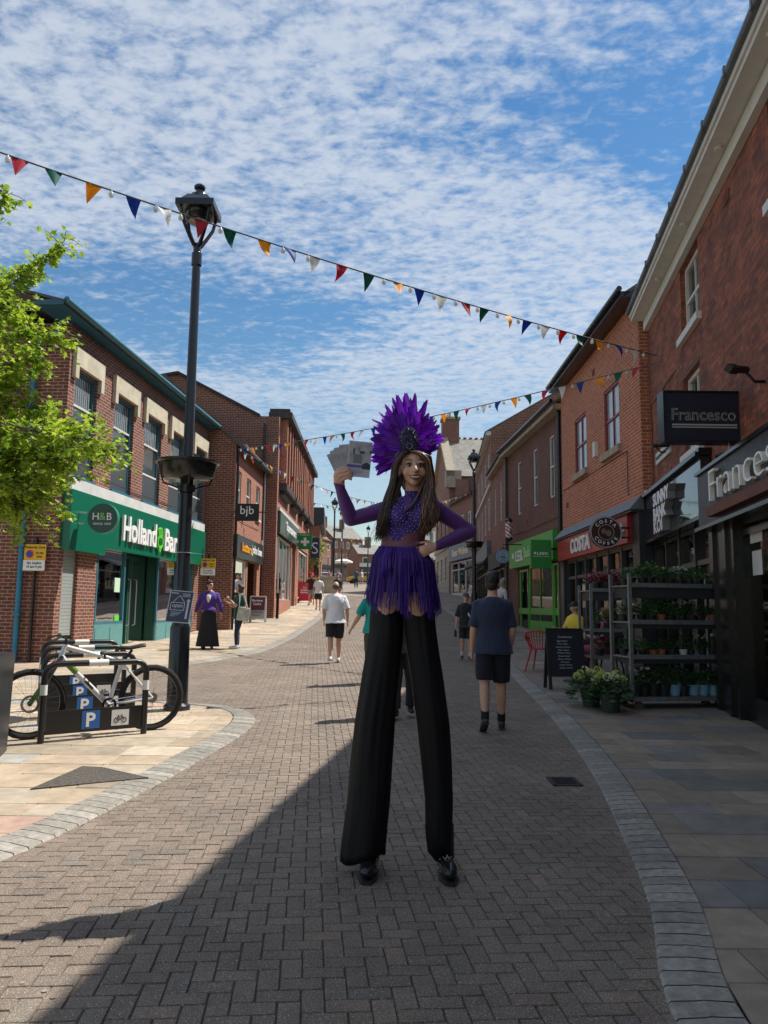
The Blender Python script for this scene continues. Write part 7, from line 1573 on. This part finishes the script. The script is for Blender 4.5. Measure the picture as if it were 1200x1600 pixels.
lock([(664,745,4.33),(655,768,4.305),(648,782,4.30),(640,794,4.30),(630,801,4.305),(622,803,4.31)], [3,4,3,2,1.5,1], .0035, 3, 9, .004)
lock([(640,705,4.34),(622,712,4.37),(618,735,4.42),(616,765,4.46),(618,800,4.50),(620,835,4.53)], [4,5,5,8,12,13], .008, 4, 80)
lock([(645,705,4.34),(668,714,4.37),(671,738,4.42),(672,765,4.46),(668,800,4.50),(662,830,4.53)], [4,5,5,8,12,13], .008, 5, 80)
hair_o = hr.build('hair', M_hair, perf, smooth='all')
# headdress
M_fea = mat('purple feather', (.14,.012,.36), .45, attr=True, trans=.5)
hd_ = thing('feather_headdress', P(640,704,4.36), 'large fan of purple feathers with dark beaded centre on the head of the performer', 'headdress')
fm_ = MB(); fc = P(639,703,4.37)
RAD = [(-130,.19),(-112,.205),(-95,.20),(-80,.205),(-62,.21),(-45,.225),(-30,.26),(-16,.31),(-8,.325),(0,.30),(8,.31),(20,.25),(34,.215),(50,.20),(64,.195),(76,.19),(88,.14),(98,.11)]
def feather(root, d, nn, L_, wd, cc, qq):
    d = d.normalized(); sd = d.cross(nn).normalized(); N = 9; rows = []; bend = qq.uniform(-.10,.10); tw = qq.uniform(-.5,.5)
    for k in range(N+1):
        t = k/N; w = wd*(.35+.65*min(1,t*2.2))*(1 if t < .72 else (.82 if t < .84 else (.55 if t < .95 else .16))); sp = root + d*L_*t + sd*bend*L_*t*t + nn*(-.10*L_*t*t); s2 = (sd*math.cos(tw*t) + nn*math.sin(tw*t))
        j1, j2 = (qq.uniform(.72,1.12) for _ in range(2)); up_ = d*wd*.55
        rows.append([sp + s2*w*j1 + up_*qq.uniform(.0,.7)*t, sp + s2*w*.5, sp + nn*-.003, sp - s2*w*.5, sp - s2*w*j2 + up_*qq.uniform(.0,.7)*t])
    rows.append([root + d*L_*1.02 + sd*bend*L_]*5) if False else None
    fm_.cc = cc; fm_.loft(rows, cap=False, closed=False)
    for k in range(14):      # loose barbs along both edges
        t = qq.uniform(.25,1); i = min(int(t*N), N); e_ = rows[i][0 if k % 2 else 4]; o_ = (rows[i][0 if k % 2 else 4]-rows[i][2]); o_ = o_.normalized() if o_.length > 1e-6 else sd; bd = (o_*.55 + d*.8 + nn*qq.uniform(-.4,.4)).normalized(); lb = wd*qq.uniform(.5,1.1)
        fm_.add([e_-o_*wd*.3-d*.0022, e_-o_*wd*.3+d*.0022, e_+bd*lb], [(0,1,2)])
def rad_at(a):
    for (a0, r0), (a1, r1) in zip(RAD, RAD[1:]):
        if a <= a1: return r0+(r1-r0)*(a-a0)/(a1-a0)
    return RAD[-1][1]
for layer, (nf, sc_, yo, wd) in enumerate(((50,1.0,.045,.022),(54,.93,.028,.023),(52,.82,.010,.022),(42,.66,-.006,.020),(26,.48,-.02,.016))):
    for k in range(nf):
        a = -128 + 226*(k+.5+q.uniform(-.4,.4))/nf; r = rad_at(a)*sc_*q.choice((.84,.92,1.0,1.1))*q.uniform(.95,1.05); ar = R(a); d = V((math.sin(ar), q.uniform(-.10,.16)+.05, math.cos(ar)))
        root = fc + V((math.sin(ar)*.02, yo, math.cos(ar)*.035+.01)); v = q.uniform(.55,1.35); cc = (.17*v+.06*q.random(), .008*v, .52*v)
        nn = V((math.sin(q.uniform(-.5,.5)),-1,q.uniform(-.3,.3))).normalized(); feather(root, d, nn, r, wd*q.uniform(.8,1.25), cc, q)
fm_.build('feathers', M_fea, hd_, smooth='all')
m = MB(); m.ell(P(638.5,688,4.335), (.052,.028,.078), 18, 12); ctr = m.build('beaded_centre', mat('dark sequin base', (.015,.012,.035), .35, bump=.6, bscale=300), hd_, smooth=True)
m = MB(); m2 = MB()
for k in range(330):
    a, z = q.uniform(3.14,6.28), q.uniform(-1,1); rr = math.sqrt(1-z*z); c = P(638.5,688,4.335) + V((.053*rr*math.cos(a), .030*rr*math.sin(a), .079*z)); (m if q.random() < .8 else m2).ell(c, (.0034,.0034,.0034), 6, 4)
for k in range(14): a = k/14*6.28; m2.ell(P(640,697,4.303)+V((.016*math.cos(a),0,.016*math.sin(a))), (.004,.004,.004), 7, 5)
for s_, pth in ((0,[(624,706,4.33),(619.5,718,4.345),(618.5,732,4.355),(621,746,4.36)]),(1,[(660,706,4.33),(667,716,4.345),(668.5,730,4.36),(667,742,4.365)])):
    for k in range(22):
        t = k/21*3; i = min(int(t),2); c = V(pth[i]).lerp(V(pth[i+1]), t-i)
        for w in range(3): (m if w else m2).ell(P(c.x+q.uniform(-2,2), c.y+q.uniform(-1,1), c.z-.012), (.0042,.0042,.0042), 6, 4)
for k in range(30): x = -1+2*k/29; m.ell(P(642+20*x, 706+3*x*x, 4.315+.03*x*x), (.005,.005,.005), 6, 4)
m.build('dark_beads', mat('dark bead', (.035,.03,.09), .15, .3, spec=1), ctr); m2.build('silver_beads', mat('violet silver bead', (.22,.2,.34), .15, .6), ctr)
# fringe skirt
M_fr = mat('purple fringe', (.052,.016,.21), .5, attr=True)
m = MB(); m.loft([rg(868,630.5,40,.126), rg(862,630,39,.124), rg(856,629.5,37,.114)]); wb = m.build('waistband', mat('purple band', (.045,.014,.19), .5), perf, smooth=True)
m = MB()
for k in range(1300):
    a = q.uniform(0, 2*math.pi); c0 = P(630.5, 859+math.cos(a)*5, TY); r0 = (38*K, .122); rm = (45.5*K, .146); top = c0 + V((r0[0]*math.cos(a), r0[1]*math.sin(a), 0)); cxp = math.cos(a)
    ln = .325 + .03*math.sin(9*cxp+1) + .045*q.uniform(-1,1); gap_ = abs(math.sin(4.2*cxp+.4)); 
    if math.sin(a) < 0 and (abs(cxp+.52) < .16 or abs(cxp-.32) < .13) and q.random() < .7: ln *= .45
    sw = V((cxp*.03+q.uniform(-.010,.010), math.sin(a)*.02-.003, 0)); mid = V((630.5,0,0)); hipc = P(630.5, 890, TY); p1 = V((hipc.x + rm[0]*cxp, TY + rm[1]*math.sin(a), top.z-.12)); d_ = (p1-top).normalized()
    sw += V((q.gauss(0,.007), q.gauss(0,.006), 0)); p2 = p1 + sw*.7 + V((0,0,-(ln-.12)*.6)); p3 = p1 + sw*1.15 + V((0,0,-(ln-.12))); v = q.uniform(.35,1.7); m.cc = (.045*v,.009*v,.21*v)
    fi = q.uniform(-1.1,1.1); tg = V((-math.sin(a), math.cos(a), 0))*math.cos(fi) + V((math.cos(a), math.sin(a), 0))*math.sin(fi); jr = V((math.cos(a),math.sin(a),0))*q.gauss(0,.004); rw = q.uniform(.0012,.0024); rows = [[p + tg*rw*s1 for s1 in (-1,1)] for p in (top, top.lerp(p1,.5)+V((cxp,math.sin(a),0))*.014+jr+sw*.15, p1+jr*1.5+sw*.35, p2+jr*2, p3+jr*2)]; m.loft(rows, cap=False, closed=False)
m.build('fringe', M_fr, wb)
# stilt trousers
M_tr = mat('black satin trousers', (.0035,.0035,.005), .6, spec=.3, var=.2, bump=.15, bscale=60)
Lr = [(943,604,20),(946,604,24),(950,604,22.5),(955,604,24.5),(985,604,26),(1020,600,27.5),(1050,596,29),(1100,589.5,30.5),(1130,586,31),(1190,580.5,31.5),(1250,577,32),(1300,572,33),(1325,569.5,33.5),(1338,569,34)]
Rr = [(946,654,19),(949,654,24),(953,653,22),(958,654,24),(985,656,24),(1020,660,24.5),(1050,665,24.5),(1100,672,24.5),(1130,676.5,24),(1190,681.5,22.5),(1250,685.8,20.5),(1300,685.8,19.5),(1322,687,17),(1338,695,12)]
for rr_, seed, ph in ((Lr,1,0),(Rr,2,2)):
    m = MB(); rings = []; n = 56; dense = []
    for (a0, b0, c0), (a1, b1, c1) in zip(rr_, rr_[1:]):
        st = max(1, int((a1-a0)/12)); dense += [(a0+(a1-a0)*k/st, b0+(b1-b0)*k/st, c0+(c1-c0)*k/st) for k in range(st)]
    dense.append(rr_[-1])
    for py, cx, hw in dense:
        c = P(cx, py, 4.43); u = (py-945)/395; ring = []
        for k in range(n):
            a = 2*math.pi*k/n; fo = 1 + .09*noise.noise(V((math.cos(a)*1.6+seed*5, math.sin(a)*1.6, u*2.2))) + .06*noise.noise(V((math.cos(a)*4+seed*9, math.sin(a)*4, u*2.6))) + .045*noise.noise(V((math.cos(a)*8, math.sin(a)*8+seed, u*2.2)))*(.6+u)
            hem = (-.02*math.sin(a*2+ph)+.012*math.cos(a)) if py > 1320 else 0
            ring.append(c + V((hw*K*fo*math.cos(a), hw*K*.78*fo*math.sin(a), hem)))
        rings.append(ring)
    m.loft(rings); m.build('trouser_leg', M_tr, perf, smooth='all')
for cx, py, dx in ((577,1354,-.02),(698,1358,.01)):
    c = P(cx, py, 4.40); c.z = .06; m = MB(); F_ = V((dx*4,-1,0)).normalized(); X_ = V((-F_.y,F_.x,0))
    m.tube([c-F_*.12, c, c+F_*.08, c+F_*.135], [.045,.05,.05,.038], 14, rnd_end=True, flat=.85, up=V((0,0,1))); m.tube([c-F_*.08+V((0,0,.2)), c-F_*.06], [.05,.052], 14)
    sh = remesh(m, 'boot', M_black, perf, vox=.008, smooth=2)
    m = MB(); b0 = c-V((0,0,.042)); m.tube([b0-F_*.17, b0-F_*.05, b0+F_*.1, b0+F_*.18], [.035,.046,.054,.03], 14, flat=.3, up=V((0,0,1))); m.build('sole', M_blackm, sh, smooth=True)
    m = MB()
    for k in range(9): a = -1.3+2.6*k/8; m.ell(c + F_*(.075+.065*math.cos(a)) + X_*.045*math.sin(a) + V((0,0,.018-.016*abs(a))), (.0042,.0042,.0042), 7, 5)
    for k in range(5): m.ell(c + F_*(.02) + X_*(-.04+.02*k) + V((0,0,.056-.01*abs(k-2))), (.0042,.0042,.0042), 7, 5)
    m.tube([c+F_*.03+X_*.052-V((0,0,.01)), c+F_*.03+V((0,0,.055)), c+F_*.03-X_*.052-V((0,0,.01))], .006, 6); m.build('studs', M_alu, sh)
# flyers
def flyer(i, cpx, cpy, y, rot, w, h, lab, printed):
    U3 = V((math.sin(rot), 0, math.cos(rot))); T3 = V((math.cos(rot), 0, -math.sin(rot))); fr = Fr2(P(cpx, cpy, y), T3, V((0,-1,0))); fr.U = U3; m = MB(); fr.box(m, -w/2, w/2, 0, .0018, -h/2, h/2)
    t = thing('flyer', fr.O, lab, 'flyer', 'flyers held up in one hand'); sh = m.build('paper', mat('flyer paper', (.62,.62,.68), .5, trans=.25), t)
    def pr(nm, a, b_, c, d, col, r=.4, n=.0026, mt=None): m = MB(); fr.box(m, a*w, b_*w, .0018, n, c*h, d*h); m.build(nm, mt or mat(nm+' ink', col, r, trans=.15), sh)
    pr('photo_print', -.44 if printed else -.5, .5, -.14, .48, (.42,.42,.46), mt=mat('photo ink', (.42,.42,.46), .4, var=.35, vscale=22, trans=.15))
    if printed:
        pr('worktop_print', -.25,.12,-.12,.13,(.2,.21,.2), n=.0030); pr('picture_print', .0,.2,.15,.23,(.06,.06,.07), n=.0030); pr('lamp_print', -.3,-.22,.12,.3,(.12,.12,.12), n=.0030); pr('vase_print', -.08,-.02,.2,.33,(.25,.2,.2), n=.0030); pr('dot_print', .42,.5,.18,.26,(.03,.03,.05), n=.0030)
        pr('purple_band', -.5,.14,-.24,-.165,(.12,.10,.36), n=.0034)
        m = MB(); m.prism([(.14*w,-.27*h),(.5*w,-.27*h),(.5*w,-.15*h),(.33*w,-.07*h),(.14*w,-.15*h)], .0018, .0036, fr); m.build('navy_house_print', mat('navy ink', (.012,.018,.05), .4), sh)
        for k, (z, a) in enumerate(((-.29,.1),(-.33,.2),(-.355,.15),(-.38,.2),(-.42,.0))): pr('text_line', -.3, a, z, z+.008, (.25,.25,.32), n=.0024)
    else: pr('text_line', -.4, .3, -.3, -.285, (.25,.25,.32), n=.0024); pr('dark_print', .1,.3,-.02,.12,(.08,.08,.09), n=.0030)
flyer(0, 561.5,717.5,4.272, R(5), .133,.205, 'front flyer of the fan, printed with a grey kitchen picture and navy house', True)
flyer(1, 549.5,719,4.279, R(-7), .125,.19, 'second flyer of the fan, just behind the front one', False)
flyer(2, 543,721,4.286, R(-14), .12,.185, 'middle flyer of the held up fan', False)
flyer(3, 538,723,4.293, R(-20), .115,.18, 'fourth flyer of the fan, behind the middle one', False)
flyer(4, 534,726,4.300, R(-26), .11,.175, 'leftmost flyer at the back of the held up fan', False)
